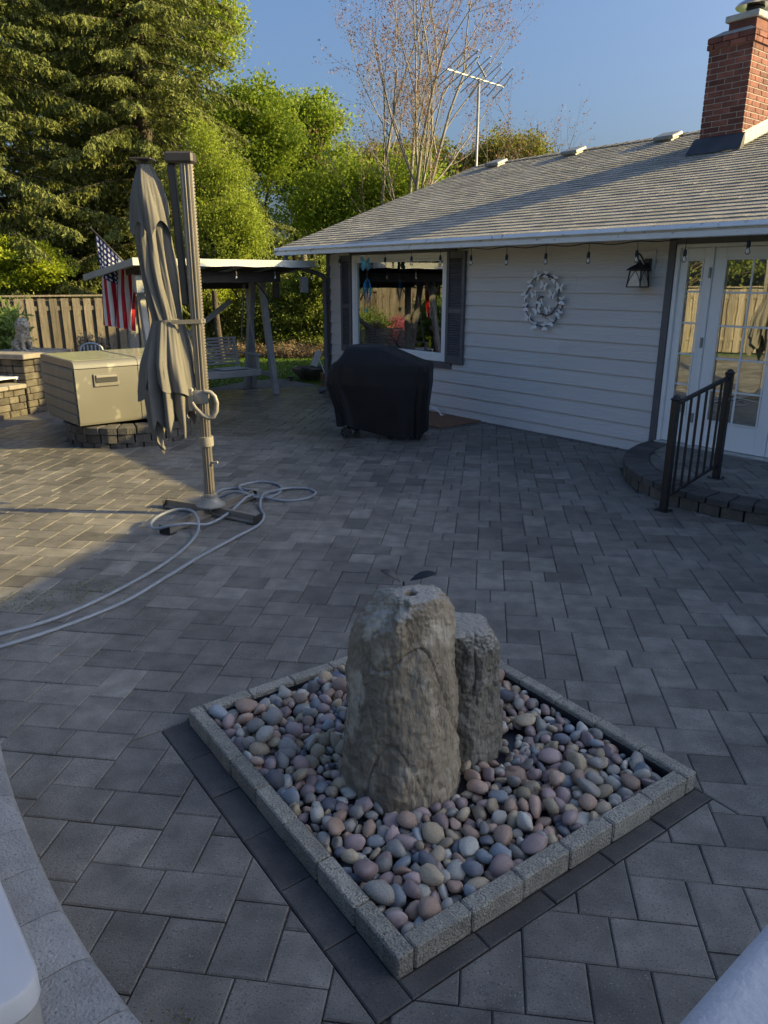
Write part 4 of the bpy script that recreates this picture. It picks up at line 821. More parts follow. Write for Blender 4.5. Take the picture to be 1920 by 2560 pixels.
0, 586, -378, 30, 10, -52, -197, 268, 206, 213, 1, -527, -527, 37, 83, -44, -153, 342, 265, 211, 2, -498, 186, 30, 56, -68, 180, 275, 214, 220, 3, -100, 495, 48, -130, -62, 252, 441, 367, 292, 4, 509, -524, 47, -67, 62, 303, 438, 365, 345, 5, 160, 252, 21, 41, 4, 275, 184, 158, 109,
6, -255, 264, 24, 34, -280, -99, 239, 221, 168, 7, -572, -185, 31, -225, 57, 87, 256, 227, 165, 8, 412, -132, 23, 21, -14, 102, 267, 187, 136, 9, -392, 529, 31, 238, 8, -220, 300, 219, 154, 10, 94, -114, 28, -302, 44, 64, 266, 232, 141, 11, -228, 296, 28, 76, 18, 80, 284, 224, 204,
0, 432, -51, 29, -31, -13, -81, 308, 216, 180, 1, 76, 466, 30, 151, -19, -173, 253, 206, 132, 2, -324, 482, 26, 302, -17, -97, 277, 251, 160, 3, 247, 537, 28, 5, -13, -283, 262, 231, 183, 4, 70, 423, 33, 67, 294, -67, 295, 270, 222, 5, -417, 131, 30, -284, 8, -44, 339, 239, 185,
6, 634, -270, 31, -181, -100, 186, 313, 236, 213, 7, -441, 530, 31, 47, -48, 21, 321, 303, 230, 8, 541, 85, 45, 257, -53, 136, 436, 355, 293, 9, 544, -267, 22, -251, -10, 47, 194, 158, 133, 10, 144, 328, 34, -110, -77, 41, 286, 206, 159, 11, -442, 235, 26, 71, 17, -68, 271, 212, 174,
0, -588, -60, 24, 6, -35, -45, 244, 192, 125, 1, 138, -483, 29, 141, 49, 175, 279, 191, 217, 2, 131, -287, 27, -73, 12, 173, 271, 216, 166, 3, -358, -74, 28, 74, -8, -291, 255, 206, 160, 4, 425, 416, 27, 25, 71, 249, 263, 248, 185, 5, -376, -423, 25, -285, 9, 73, 240, 181, 138,
6, -633, 139, 26, -214, -1, 205, 265, 200, 196, 7, 213, -371, 41, -188, -235, -20, 452, 349, 345, 8, -185, 478, 29, 302, 40, -75, 329, 288, 184, 9, -353, -109, 45, -20, -97, 235, 367, 314, 220, 10, 135, -529, 32, 295, -61, 13, 335, 260, 177, 11, 271, -241, 32, 55, 13, 212, 436, 302, 232,
0, -402, 18, 31, -31, -59, 284, 276, 201, 216, 1, 329, -421, 31, -63, -20, -268, 334, 275, 225, 2, -580, 397, 24, 140, 2, 232, 252, 181, 188, 3, -450, 83, 28, 12, -12, -214, 273, 247, 174, 4, -549, 83, 27, 19, 48, -182, 297, 258, 169, 5, -622, 383, 27, -2, -231, 200, 243, 218, 174,
6, -535, -153, 35, -47, -28, 226, 401, 346, 210, 7, -597, 188, 28, -73, -14, -229, 330, 232, 196, 8, 455, 536, 30, -71, 9, -9, 262, 220, 207, 9, 131, 85, 28, 63, -306, -98, 349, 250, 211, 10, 85, -459, 27, 181, 0, 104, 233, 172, 174, 11, -78, -346, 21, -282, 9, -50, 179, 157, 128,
0, 566, 42, 33, 108, 77, 82, 264, 208, 188, 1, -159, 536, 22, -31, 20, 155, 192, 143, 124, 2, 461, -539, 28, 128, 45, -72, 278, 234, 160, 3, 483, -378, 37, -24, -211, -122, 285, 212, 224, 4, 238, -537, 36, -124, -107, -75, 287, 238, 192, 5, -326, -340, 29, 210, 46, 28, 244, 229, 184,
6, -474, 56, 22, 37, -306, -6, 259, 214, 134, 7, 38, -313, 24, -78, -17, -302, 251, 175, 149, 8, 608, 117, 29, 289, 73, 92, 269, 231, 208, 9, -318, 307, 28, -261, -9, -92, 330, 276, 191, 10, 368, 76, 42, 3, 170, 13, 303, 284, 206, 11, -367, 471, 33, 72, -86, 73, 283, 253, 175,
0, -421, 195, 26, -59, -311, -14, 286, 197, 185, 1, -67, 526, 28, -11, -309, -112, 286, 213, 201, 2, -314, 138, 33, 28, -301, -110, 315, 296, 241, 3, -239, -388, 24, -284, 20, 14, 208, 160, 129, 4, 346, 366, 28, 36, 41, -137, 310, 279, 190, 5, 565, -287, 26, -2, -236, -182, 239, 223, 154,
6, -144, 491, 23, 47, -284, 134, 199, 175, 157, 7, 180, 53, 30, 102, 263, 48, 279, 199, 189, 8, 505, 312, 39, 291, 67, 71, 439, 361, 300, 9, 316, 52, 50, -36, -20, 90, 281, 202, 214, 10, 232, 61, 35, 27, 291, -68, 315, 264, 236, 11, 389, -342, 43, 150, -17, -227, 297, 228, 217,
0, -49, 349, 29, -28, -2, 305, 334, 284, 178, 1, 559, 475, 29, 309, -1, -10, 311, 264, 204, 2, 535, -229, 29, 140, 9, 309, 336, 239, 266, 3, -43, 464, 26, -253, -16, -9, 263, 213, 145, 4, 342, 134, 43, -48, -56, 160, 428, 301, 230, 5, -4, -72, 32, 47, 5, -285, 347, 312, 251,
6, 40, 343, 42, -116, 42, -222, 312, 217, 182, 7, 1, -297, 36, -194, 93, 31, 331, 250, 176, 8, 440, 452, 30, 291, 58, 0, 311, 237, 208, 9, -560, 516, 31, 73, 8, 98, 285, 252, 212, 10, 364, -82, 34, -68, 232, -163, 254, 201, 178, 11, 295, -537, 24, -28, 32, 63, 252, 223, 129,
0, -463, -419, 48, 0, -46, -215, 290, 259, 152, 1, 80, -148, 47, -19, 7, 2, 299, 230, 166, 2, -105, 406, 29, 7, -28, 46, 325, 271, 181, 3, 254, -147, 29, -69, 54, 245, 260, 197, 163, 4, 598, -481, 35, -12, 77, 270, 323, 282, 227, 5, 234, 430, 61, -293, -31, 108, 375, 296, 228,
6, -633, -210, 29, 120, 36, 27, 253, 224, 201, 7, 112, 331, 24, -81, -19, 83, 234, 180, 154, 8, 153, 533, 33, -227, 7, 82, 309, 288, 162, 9, 54, -488, 33, -41, -16, -89, 302, 248, 237, 10, 440, 336, 35, -25, -236, -163, 338, 245, 219, 11, 98, -199, 29, -37, 36, 312, 305, 272, 195,
0, 304, 480, 28, -26, -48, -5, 292, 203, 178, 1, -621, -148, 30, 306, -3, -42, 446, 411, 229, 2, 353, 323, 28, 8, -29, 246, 295, 262, 170, 3, -640, 32, 25, 140, 96, 36, 191, 151, 134, 4, 451, 130, 21, 6, -302, 88, 255, 228, 169, 5, 132, 452, 30, -48, -228, 114, 272, 196, 176,
6, -455, 418, 21, 39, -289, 126, 200, 175, 126, 7, 569, -189, 43, 22, 275, -100, 440, 336, 293, 8, 176, -85, 26, -10, -16, -25, 292, 245, 177, 9, 457, 380, 35, -53, -273, -132, 288, 227, 151, 10, -180, -532, 24, -1, 5, -304, 289, 235, 158, 11, 306, -30, 25, -12, 48, 18, 257, 226, 147,
0, 309, 347, 27, 25, -7, -32, 280, 191, 157, 1, 339, 507, 30, 59, 90, -19, 263, 246, 198, 2, -531, -115, 26, -68, 90, -235, 223, 173, 174, 3, 287, 443, 26, 193, 71, -23, 200, 163, 151, 4, 79, -310, 23, 32, 27, 164, 210, 191, 119, 5, 533, -494, 22, 286, -32, -111, 187, 129, 115,
6, 358, 268, 28, 63, 32, 123, 289, 255, 154, 7, 472, -271, 29, -52, -13, -157, 367, 337, 186, 8, 464, 23, 22, 22, -17, -292, 216, 173, 135, 9, -208, -397, 28, -68, 7, 71, 319, 221, 168, 10, -594, -277, 27, -28, -14, 233, 262, 230, 204, 11, -120, -386, 59, -307, -4, 99, 381, 360, 212,
0, -483, 15, 37, 77, -40, -107, 339, 238, 261, 1, -507, -488, 32, 128, 58, -151, 277, 239, 147, 2, 399, -506, 65, 228, -44, 63, 342, 317, 257, 3, -327, -421, 29, 21, -296, -24, 309, 277, 180, 4, 167, 62, 50, 40, -287, 114, 305, 259, 157, 5, 280, -389, 51, -80, 23, 294, 315, 233, 234,
6, 453, -175, 33, 21, -42, -181, 305, 267, 182, 7, -369, -25, 35, -273, 21, 91, 385, 272, 246, 8, -581, 259, 57, 43, -7, -267, 298, 212, 228, 9, 486, 246, 44, 36, -251, 107, 432, 360, 273, 10, -517, 254, 32, -173, -31, 14, 304, 208, 168, 11, 171, 446, 29, 280, 4, -153, 332, 261, 236,
0, 617, 178, 32, -247, -59, 14, 272, 190, 149, 1, 362, 427, 25, -264, -39, -106, 212, 176, 123, 2, -440, -338, 21, 13, -30, -13, 161, 152, 95, 3, 261, -516, 30, 289, 67, 5, 262, 248, 175, 4, 237, 295, 27, 22, 48, 158, 295, 220, 169, 5, 465, -433, 24, 34, 3, -162, 256, 232, 134,
6, -543, -401, 29, 77, 309, 44, 304, 284, 184, 7, -482, -238, 21, -90, -20, -4, 172, 122, 132, 8, 644, -211, 19, 21, -15, -152, 164, 124, 93, 9, -531, 103, 58, -197, -24, 228, 351, 276, 273, 10, -565, 117, 23, 274, -26, 169, 176, 165, 114, 11, 396, 339, 23, -295, 5, 158, 282, 262, 157,
0, -110, -406, 27, 257, -3, -99, 274, 207, 188, 1, -470, -171, 29, 66, 73, 212, 268, 188, 185, 2, 509, -37, 27, 16, -32, 70, 257, 205, 164, 3, 24, -514, 30, 1, -6, -137, 272, 228, 198, 4, 18, 531, 43, 124, -39, -275, 418, 357, 256, 5, 129, 137, 33, -136, 46, 129, 282, 265, 164,
6, -643, 426, 25, -94, -5, 166, 207, 179, 129, 7, 310, 382, 24, -75, -18, 144, 241, 179, 143, 8, 552, -347, 34, 238, -45, -146, 324, 279, 199, 9, 520, -198, 25, -92, 3, -278, 217, 158, 143, 10, 284, 264, 32, 13, 291, -23, 356, 289, 209, 11, 295, 91, 50, 54, 22, -310, 244, 202, 173,
0, -565, -539, 24, 25, -6, -309, 211, 186, 117, 1, 205, 105, 33, -93, -95, -248, 316, 246, 190, 2, 369, 510, 65, 90, -30, 118, 360, 260, 282, 3, -503, -26, 35, -67, 99, -280, 314, 246, 227, 4, -18, 434, 22, 8, -301, -125, 243, 166, 176, 5, 636, -473, 28, -143, 37, -166, 264, 194, 191,
6, -60, -377, 27, -260, -10, -193, 322, 237, 223, 7, -406, 483, 25, 284, -18, 109, 260, 187, 156, 8, -233, 501, 31, 238, -21, -77, 281, 200, 209, 9, 160, 310, 25, -73, 12, 77, 221, 166, 155, 10, 388, 117, 37, 284, 70, -84, 317, 229, 228, 11, 439, -315, 45, 176, -54, -195, 292, 274, 161,
0, 432, 280, 38, -109, -6, -65, 351, 318, 216, 1, -189, 429, 28, -116, -15, -160, 281, 203, 214, 2, -497, -529, 25, -303, 31, 103, 264, 198, 147, 3, 4, 352, 33, 140, -5, 139, 332, 272, 213, 4, -395, -462, 27, -307, -15, 3, 340, 275, 267, 5, 265, 239, 56, -76, 44, -140, 220, 186, 133,
6, 323, 432, 58, -255, 16, 32, 380, 307, 235, 7, -149, -51, 31, -243, 20, 24, 268, 235, 191, 8, 209, 535, 33, 67, 42, 55, 293, 201, 212, 9, -403, 244, 30, 95, -55, 118, 234, 198, 161, 10, 453, 450, 72, 17, -22, 279, 442, 419, 343, 11, -329, 29, 26, 245, -35, 137, 274, 219, 158,
0, 562, 200, 58, 24, -282, -99, 379, 260, 274, 1, 238, -46, 21, -37, -4, 154, 170, 152, 108, 2, 79, 267, 29, -261, 88, -118, 253, 209, 172, 3, -409, 506, 67, 36, 60, -102, 431, 372, 277, 4, 513, 528, 34, 83, 70, 14, 335, 262, 241, 5, 446, 67, 51, -5, 295, -139, 238, 163, 159,
6, 351, 471, 38, 109, 212, -127, 275, 191, 212, 7, -448, -39, 28, -79, -24, 69, 263, 232, 211, 8, -86, -524, 33, -172, 6, -64, 325, 256, 243, 9, 160, 116, 26, -71, -27, 303, 226, 180, 150, 10, 563, 254, 37, 64, -27, 138, 395, 284, 268, 11, 201, 268, 25, 276, -8, 162, 332, 259, 176,
0, 490, 446, 33, 11, 255, 30, 279, 216, 183, 1, 496, -489, 24, -64, -19, -45, 252, 173, 143, 2, 259, 138, 29, 1, -281, -102, 255, 181, 200, 3, -184, -39, 33, -130, 57, 168, 332, 236, 187, 4, 166, -287, 29, 97, -37, -299, 266, 202, 149, 5, 560, -463, 23, 38, -297, -11, 240, 184, 122,
6, -520, 485, 38, -67, 17, -58, 406, 325, 274, 7, 146, 263, 62, 66, 25, 290, 335, 316, 242, 8, -422, -305, 30, 33, -313, 6, 293, 237, 187, 9, -466, -455, 28, 71, -304, 95, 289, 215, 214, 10, -492, -119, 29, -2, 6, -181, 311, 223, 214, 11, -515, 53, 24, 276, -8, 143, 271, 208, 157,
0, -585, 467, 38, 89, -19, 165, 337, 298, 263, 1, -110, 377, 20, -11, -310, 16, 182, 134, 105, 2, 317, 498, 64, 311, -42, 58, 369, 338, 204, 3, 543, 128, 34, -210, 74, -67, 305, 289, 161, 4, -297, 264, 35, -43, 219, -151, 312, 297, 169, 5, -164, -487, 24, 51, 4, -292, 242, 167, 148,
6, 546, -261, 50, -26, 10, 309, 305, 261, 170, 7, 222, -225, 30, 74, 7, 184, 278, 195, 214, 8, 118, 72, 63, 86, 33, -256, 311, 245, 241, 9, 632, 148, 34, 15, -236, 120, 269, 235, 152, 10, 494, 190, 32, -6, 29, 157, 369, 285, 204, 11, 572, -421, 25, -290, 7, -96, 269, 248, 175,
0, 55, -440, 65, -48, -36, 281, 432, 402, 315, 1, 149, -154, 24, 305, -4, -60, 279, 216, 145, 2, 472, 54, 25, 137, 39, 41, 259, 184, 189, 3, 641, 190, 22, 10, 9, -224, 174, 153, 112, 4, -595, -437, 23, 8, -304, 10, 318, 247, 198, 5, 276, 408, 53, 106, 287, 75, 341, 315, 240,
6, 232, -477, 29, 9, 35, -61, 319, 297, 183, 7, -644, -338, 22, 295, 8, 106, 165, 144, 111, 8, 332, 9, 36, -279, -2, 155, 344, 295, 250, 9, 496, 44, 71, 224, -29, 80, 434, 344, 325, 10, 342, -338, 37, -39, -24, 18, 253, 221, 141, 11, -400, -54, 25, 284, 2, -82, 329, 236, 177,
0, 262, 335, 27, -34, 291, -107, 267, 245, 192, 1, 192, 332, 48, 42, 200, 27, 373, 336, 259, 2, -561, -15, 32, 43, -60, 311, 334, 284, 207, 3, -415, -138, 33, 150, 15, -300, 320, 282, 251, 4, 520, 499, 35, 148, -38, -258, 308, 246, 200, 5, 325, 283, 23, 38, 3, 44, 266, 208, 134,
6, 261, -107, 31, 39, -232, 139, 328, 270, 229, 7, 292, 180, 34, -45, 73, -257, 299, 245, 205, 8, -557, -368, 39, 160, 209, 37, 325, 295, 182, 9, 137, -345, 24, -34, 6, 268, 253, 204, 127, 10, 44, 370, 20, -12, 294, 44, 162, 142, 82, 11, -189, 351, 28, -282, 9, -2, 292, 271, 219,
0, 491, -196, 39, -234, -45, -88, 305, 277, 157, 1, -566, -513, 36, -81, 44, 9, 259, 240, 189, 2, 529, -202, 58, 209, -25, 228, 262, 227, 191, 3, -634, 521, 35, 162, -31, -125, 338, 313, 200, 4, -319, -220, 23, -308, -13, 21, 278, 254, 194, 5, -361, 341, 35, -126, -43, -277, 345, 263, 243,
6, -477, 222, 38, 59, 103, -218, 318, 285, 249, 7, -16, -447, 57, 10, -58, -59, 328, 281, 253, 8, -543, -206, 25, -10, -18, 124, 259, 246, 172, 9, 309, -252, 20, 52, 15, 95, 183, 126, 98, 10, -481, 336, 23, -19, -10, 52, 275, 237, 142, 11, 348, 52, 37, -135, 205, -102, 273, 243, 142,
0, 545, -144, 69, 23, -98, -299, 324, 268, 242, 1, -459, 163, 45, -20, -243, -199, 382, 302, 285, 2, -565, 237, 31, 298, -21, -115, 301, 264, 217, 3, -350, 537, 30, 2, -8, -285, 284, 243, 194, 4, 625, -527, 20, -309, -10, -27, 270, 232, 144, 5, 449, 511, 62, -209, -13, -56, 330, 249, 225,
6, -241, -364, 49, -5, 60, -90, 267, 217, 196, 7, -289, 224, 40, 115, 277, 73, 425, 300, 243, 8, 630, 73, 37, -10, -290, -157, 408, 302, 260, 9, -446, -257, 31, -242, -10, 94, 333, 258, 265, 10, 359, 451, 84, 78, -36, 220, 416, 316, 293, 11, 173, -429, 21, -56, -303, 79, 191, 145, 120,
0, 224, -32, 46, -285, 16, -105, 349, 324, 218, 1, 606, 405, 31, 199, 124, 6, 224, 192, 168, 2, -331, -43, 30, 20, -82, -25, 258, 224, 162, 3, -469, 269, 29, 79, -277, 47, 273, 222, 181, 4, 350, 13, 61, 284, 17, -98, 307, 212, 175, 5, 298, 230, 67, 212, 18, 180, 350, 271, 227,
6, 52, -32, 27, -279, -14, 144, 375, 337, 207, 7, 42, -277, 29, -65, -19, -71, 338, 296, 193, 8, 501, 112, 60, -287, 34, 141, 321, 256, 224, 9, -503, -214, 22, 63, 7, 276, 176, 158, 109, 10, -20, -467, 25, -29, -11, 114, 248, 191, 169, 11, -308, -96, 25, -42, 34, -178, 257, 187, 154,
0, 627, -83, 32, 72, 295, -6, 272, 233, 212, 1, -385, 136, 55, -111, -77, -180, 333, 286, 221, 2, -370, 503, 28, 134, 45, -42, 267, 223, 200, 3, 331, -61, 31, 145, 8, 121, 306, 243, 203, 4, -53, -337, 38, 178, -17, -258, 299, 218, 236, 5, -605, 52, 30, -142, -30, -85, 276, 203, 219,
6, 424, -214, 25, 40, -284, 139, 285, 220, 191, 7, 301, -304, 29, -74, -23, 136, 296, 267, 210, 8, 600, 70, 69, 256, -95, 57, 435, 373, 226, 9, -349, -286, 24, -2, 300, 118, 228, 165, 129, 10, 49, -91, 39, 22, -304, -130, 339, 312, 266, 11, 371, -319, 63, 259, -4, 72, 362, 314, 252,
0, 94, -266, 45, -62, 50, -229, 400, 359, 261, 1, -346, 265, 32, -11, -308, 116, 319, 291, 254, 2, 583, 535, 35, 104, 0, 8, 369, 347, 204, 3, -3, -336, 58, 125, -247, 42, 361, 319, 253, 4, 574, 175, 19, -4, -309, -16, 230, 200, 126, 5, -111, 436, 20, 43, 4, 298, 170, 132, 95,
6, 604, -150, 28, 80, 38, -212, 272, 220, 180, 7, 441, -97, 33, -256, 45, 71, 302, 270, 222, 8, 616, -51, 57, -196, 29, -172, 258, 210, 191, 9, 377, -384, 26, -256, -8, 65, 300, 225, 172, 10, -631, 186, 52, -72, -87, 60, 393, 366, 252, 11, -233, 350, 23, 37, 305, -106, 218, 171, 162,
0, -356, 305, 27, -11, 39, -309, 205, 155, 124, 1, -401, -177, 27, 45, 67, -205, 253, 222, 136, 2, -522, -235, 24, -284, -12, 137, 203, 155, 137, 3, 162, 213, 25, 206, 105, -45, 193, 169, 126, 4, -613, 346, 19, -308, -8, -68, 255, 229, 128, 5, -494, 520, 61, -69, -5, -301, 430, 357, 308,
6, 126, 234, 32, -17, -280, 80, 315, 290, 218, 7, 531, 221, 43, 20, -285, 101, 221, 187, 141, 8, 310, -108, 29, -51, 1, 172, 262, 232, 174, 9, 619, 477, 37, 266, 38, 11, 374, 349, 191, 10, 104, -157, 27, -15, 288, -160, 236, 221, 158, 11, 529, 347, 63, 246, -52, 8, 303, 235, 205,
0, -285, -362, 39, 117, 93, 116, 347, 258, 266, 1, -420, 48, 65, 26, -116, 24, 340, 318, 222, 2, -546, 415, 36, 252, -54, -106, 331, 307, 261, 3, -472, -501, 26, 39, -306, 13, 259, 187, 149, 4, -552, 148, 37, -246, 54, 120, 282, 233, 216, 5, -384, -317, 23, 214, 36, 60, 181, 141, 139,
6, 153, -17, 20, -176, -4, -224, 165, 120, 131, 7, 315, -263, 61, -238, -60, -130, 455, 312, 228, 8, -116, 466, 25, 70, 3, 202, 241, 189, 148, 9, 105, 304, 23, -142, -4, 15, 189, 138, 134, 10, 190, -253, 33, 27, -39, -184, 317, 283, 249, 11, 638, 375, 29, 52, 293, 118, 283, 246, 181,
0, 591, 145, 34, 234, -78, -57, 256, 175, 187, 1, -260, 318, 37, 61, 24, -254, 366, 311, 221, 2, 213, -428, 32, 106, -44, 254, 328, 281, 184, 3, 602, 304, 50, -87, -1, 65, 293, 235, 151, 4, -642, 67, 30, -95, 264, -83, 253, 238, 148, 5, 280, -14, 74, -189, 8, 14, 458, 395, 323,
6, 314, -479, 37, -65, 24, -158, 367, 336, 259, 7, 463, -10, 41, 146, -42, 107, 317, 268, 182, 8, 635, -131, 36, -162, 19, -87, 320, 284, 223, 9, -363, -188, 43, 74, 88, -32, 384, 267, 267, 10, 616, -446, 20, 29, -296, 77, 177, 131, 90, 11, 69, -356, 27, 0, 41, 81, 321, 291, 164,
0, -310, -296, 29, -78, -8, 277, 277, 234, 143, 1, -60, -462, 22, -35, -3, -78, 214, 170, 115, 2, 491, -460, 40, 165, 91, 192, 367, 279, 193, 3, -62, 429, 28, 11, -11, 155, 289, 273, 174, 4, -378, -487, 53, -19, -311, 84, 317, 240, 209, 5, 494, -313, 30, -175, 43, -177, 257, 221, 131,
6, 542, 407, 31, -52, 278, -86, 272, 237, 138, 7, 484, 403, 38, 23, -192, -233, 205, 156, 152, 8, 496, -248, 50, -284, 62, 38, 287, 219, 225, 9, 481, 506, 22, -23, -19, 199, 195, 179, 102, 10, -297, -396, 23, 10, -12, -18, 174, 164, 135, 11, -528, 180, 22, -36, 37, 138, 178, 166, 116,
0, -478, 380, 35, 100, -17, -35, 333, 242, 266, 1, -531, -102, 69, -127, 268, -7, 434, 323, 303, 2, 462, 303, 26, 35, -271, -129, 235, 217, 148, 3, -246, 540, 31, -118, 218, -15, 278, 235, 146, 4, 383, 371, 52, -32, -84, 211, 313, 242, 188, 5, 181, -351, 24, -79, 277, 113, 192, 181, 116,
6, -236, -505, 30, -267, -12, -16, 346, 327, 261, 7, 145, -65, 50, -27, -9, 295, 290, 234, 206, 8, 573, 121, 23, -22, 251, -127, 180, 166, 123, 9, 191, -512, 30, 56, 26, 259, 309, 231, 215, 10, 525, 11, 53, -14, 11, 81, 305, 214, 184, 11, -530, 12, 65, -82, -66, 220, 455, 376, 319,
0, 295, -129, 59, -41, -70, 235, 303, 273, 240, 1, 589, -327, 24, -4, -314, 16, 296, 240, 152, 2, 512, -273, 25, 77, 34, 228, 186, 169, 124, 3, 266, -193, 57, -41, 304, 8, 308, 277, 199, 4, -88, 456, 25, 95, -39, 233, 194, 161, 108, 5, -556, 202, 23, 126, 32, -44, 188, 129, 110,
6, -294, 401, 27, -264, -30, 122, 303, 235, 229, 7, 204, 460, 59, 39, 213, -50, 309, 240, 213, 8, -594, -397, 24, 20, 2, 270, 270, 201, 139, 9, 268, 110, 31, -108, 214, -7, 205, 171, 133, 10, -592, 527, 43, -134, 15, 90, 339, 313, 178, 11, 425, -403, 24, 173, -42, 128, 183, 150, 134,
0, 370, 411, 51, 32, -306, 86, 277, 258, 147, 1, -134, -431, 33, 146, -82, 206, 266, 247, 198, 2, 414, 394, 50, 228, 41, -30, 278, 198, 209, 3, 246, -76, 67, 192, 51, -103, 412, 285, 227, 4, 187, 487, 32, 72, -226, -119, 284, 205, 174, 5, 95, 329, 46, -18, 295, 157, 230, 166, 141,
6, 55, 499, 32, -74, -100, -48, 285, 258, 211, 7, 125, 26, 81, -141, -73, -216, 397, 322, 301, 8, 208, 201, 44, 19, -9, 287, 201, 188, 120, 9, -337, -292, 65, -295, -1, 107, 436, 406, 288, 10, -13, 394, 31, 65, -284, 38, 278, 215, 221, 11, 578, 84, 22, 282, -7, 140, 250, 215, 137,
0, -466, -382, 70, -53, 290, 30, 383, 295, 275, 1, -371, 299, 51, -70, 228, 11, 313, 252, 167, 2, 604, 274, 29, 119, 0, -193, 341, 243, 180, 3, 294, 316, 29, 144, -17, 137, 254, 217, 129, 4, -173, -425, 37, 79, -43, -46, 345, 250, 241, 5, 248, 82, 71, 296, -27, 79, 421, 376, 287,
6, -343, -247, 31, -203, -110, 9, 302, 265, 188, 7, -132, 517, 26, 128, 214, 31, 184, 155, 121, 8, -381, -543, 28, 173, -194, 16, 179, 145, 131, 9, 119, 532, 64, 129, 247, 59, 349, 309, 217, 10, -100, -362, 32, 24, 60, -180, 242, 221, 172, 11, -466, 57, 57, 228, -30, 147, 368, 323, 264,
0, 211, -104, 73, 200, -4, 22, 281, 245, 184, 1, -438, 312, 28, -50, -8, 209, 249, 208, 195, 2, 135, -14, 47, 110, 10, 65, 403, 306, 230, 3, 464, -52, 49, -207, 14, 245, 253, 207, 147, 4, 56, -134, 22, -309, -6, 151, 293, 261, 168, 5, -623, -308, 35, 88, 286, -28, 334, 252, 247,
6, -416, -93, 41, 111, -263, -40, 299, 240, 237, 7, -108, -544, 26, 153, 16, 274, 198, 177, 116, 8, 481, -158, 26, 238, -42, 183, 196, 169, 130, 9, 436, 241, 56, -121, -84, 43, 269, 218, 141, 10, 611, -397, 59, -119, 73, 61, 278, 238, 195, 11, 479, -308, 62, 234, -43, 63, 352, 271, 226,
0, -381, 429, 33, 9, -51, -186, 313, 256, 242, 1, 260, 302, 51, 245, -114, -23, 265, 242, 210, 2, 138, -378, 27, -151, 26, 158, 213, 159, 156, 3, -447, 117, 50, 112, 40, -111, 256, 239, 174, 4, -20, -520, 27, -5, -307, -149, 349, 303, 264, 5, -595, 337, 48, -1, 304, 78, 315, 278, 220,
6, 322, -32, 45, 120, -288, -1, 256, 194, 148, 7, -199, 526, 34, -74, -20, 16, 378, 347, 243, 8, 229, 136, 23, -162, 14, 265, 179, 135, 106, 9, 465, -481, 27, 250, -4, 177, 181, 162, 135, 10, -644, 339, 26, 144, -1, 156, 208, 158, 143, 11, -632, -409, 26, 46, 312, 94, 293, 214, 171,
0, -475, 344, 56, -67, 252, -3, 288, 207, 216, 1, 386, -449, 23, -35, 21, -245, 192, 133, 129, 2, 156, 276, 24, 16, -30, -206, 223, 179, 130, 3, 269, 201, 57, 175, 54, 242, 257, 240, 185, 4, -129, -500, 20, 5, -304, 130, 277, 217, 144, 5, -516, -323, 59, -240, -66, 88, 349, 260, 251,
6, -297, -24, 25, 44, -307, -92, 310, 246, 181, 7, -501, -434, 33, -27, 300, 127, 341, 275, 234, 8, -506, 212, 59, -287, -5, -127, 341, 282, 174, 9, 414, -147, 49, 75, 11, 153, 310, 232, 170, 10, 267, -293, 43, -288, 33, -149, 261, 221, 144, 11, -396, 282, 28, 85, 13, 278, 278, 220, 207,
0, 436, 496, 23, -38, -313, 113, 272, 203, 137, 1, 183, 228, 34, 97, 20, 256, 273, 253, 161, 2, -605, 426, 30, -40, -29, 182, 315, 223, 200, 3, 240, -229, 60, -265, -22, -115, 289, 247, 144, 4, 571, 143, 65, 182, 140, -115, 340, 281, 234, 5, -206, 490, 73, -35, -306, -67, 455, 415, 241,
6, 473, 475, 29, -280, -94, -2, 268, 204, 165, 7, -161, -454, 23, 2, -278, 99, 223, 155, 133, 8, 100, -384, 37, 112, -37, 112, 328, 301, 230, 9, 100, -488, 21, 310, 6, -14, 191, 172, 98, 10, -511, -264, 30, 59, -6, 33, 340, 242, 178, 11, 164, 379, 38, -70, 36, 101, 394, 338, 284,
0, -27, -403, 32, 1, -227, -193, 269, 210, 188, 1, -339, -314, 29, 258, 129, 72, 185, 144, 145, 2, 562, 12, 65, -137, 208, 77, 224, 184, 174, 3, 204, -306, 30, 4, -12, 127, 307, 247, 203, 4, -475, -71, 22, 2, -308, -6, 314, 265, 172, 5, 462, 89, 31, -45, 59, 196, 265, 215, 163,
6, 374, 272, 58, 291, 1, 16, 344, 279, 250, 7, 605, -406, 25, -246, 50, 76, 193, 133, 141, 8, 305, 417, 27, 108, -254, -101, 196, 167, 114, 9, -157, 388, 42, 267, 79, 62, 331, 301, 244, 10, -348, 66, 21, 12, -4, -147, 163, 152, 117, 11, -617, 214, 24, -55, -299, 10, 266, 209, 144,
0, 538, 452, 58, -93, 25, -127, 370, 284, 245, 1, -296, 174, 40, -193, 69, -12, 277, 188, 221, 2, -374, -150, 25, 143, -38, 110, 264, 185, 173, 3, 174, 83, 24, 15, 3, -70, 258, 205, 134, 4, 296, 285, 50, 30, 260, -163, 257, 222, 189, 5, 156, -232, 53, -24, -42, 313, 272, 219, 164,
6, -320, 354, 42, -83, 63, 142, 334, 264, 178, 7, 174, -461, 52, 83, 63, 55, 460, 416, 326, 8, -212, -433, 49, -59, -76, 277, 313, 290, 193, 9, 514, -62, 56, 97, 53, -282, 263, 230, 210, 10, 122, 286, 32, -200, -60, 48, 279, 204, 156, 11, -589, -95, 24, 64, 15, -229, 255, 189, 133,
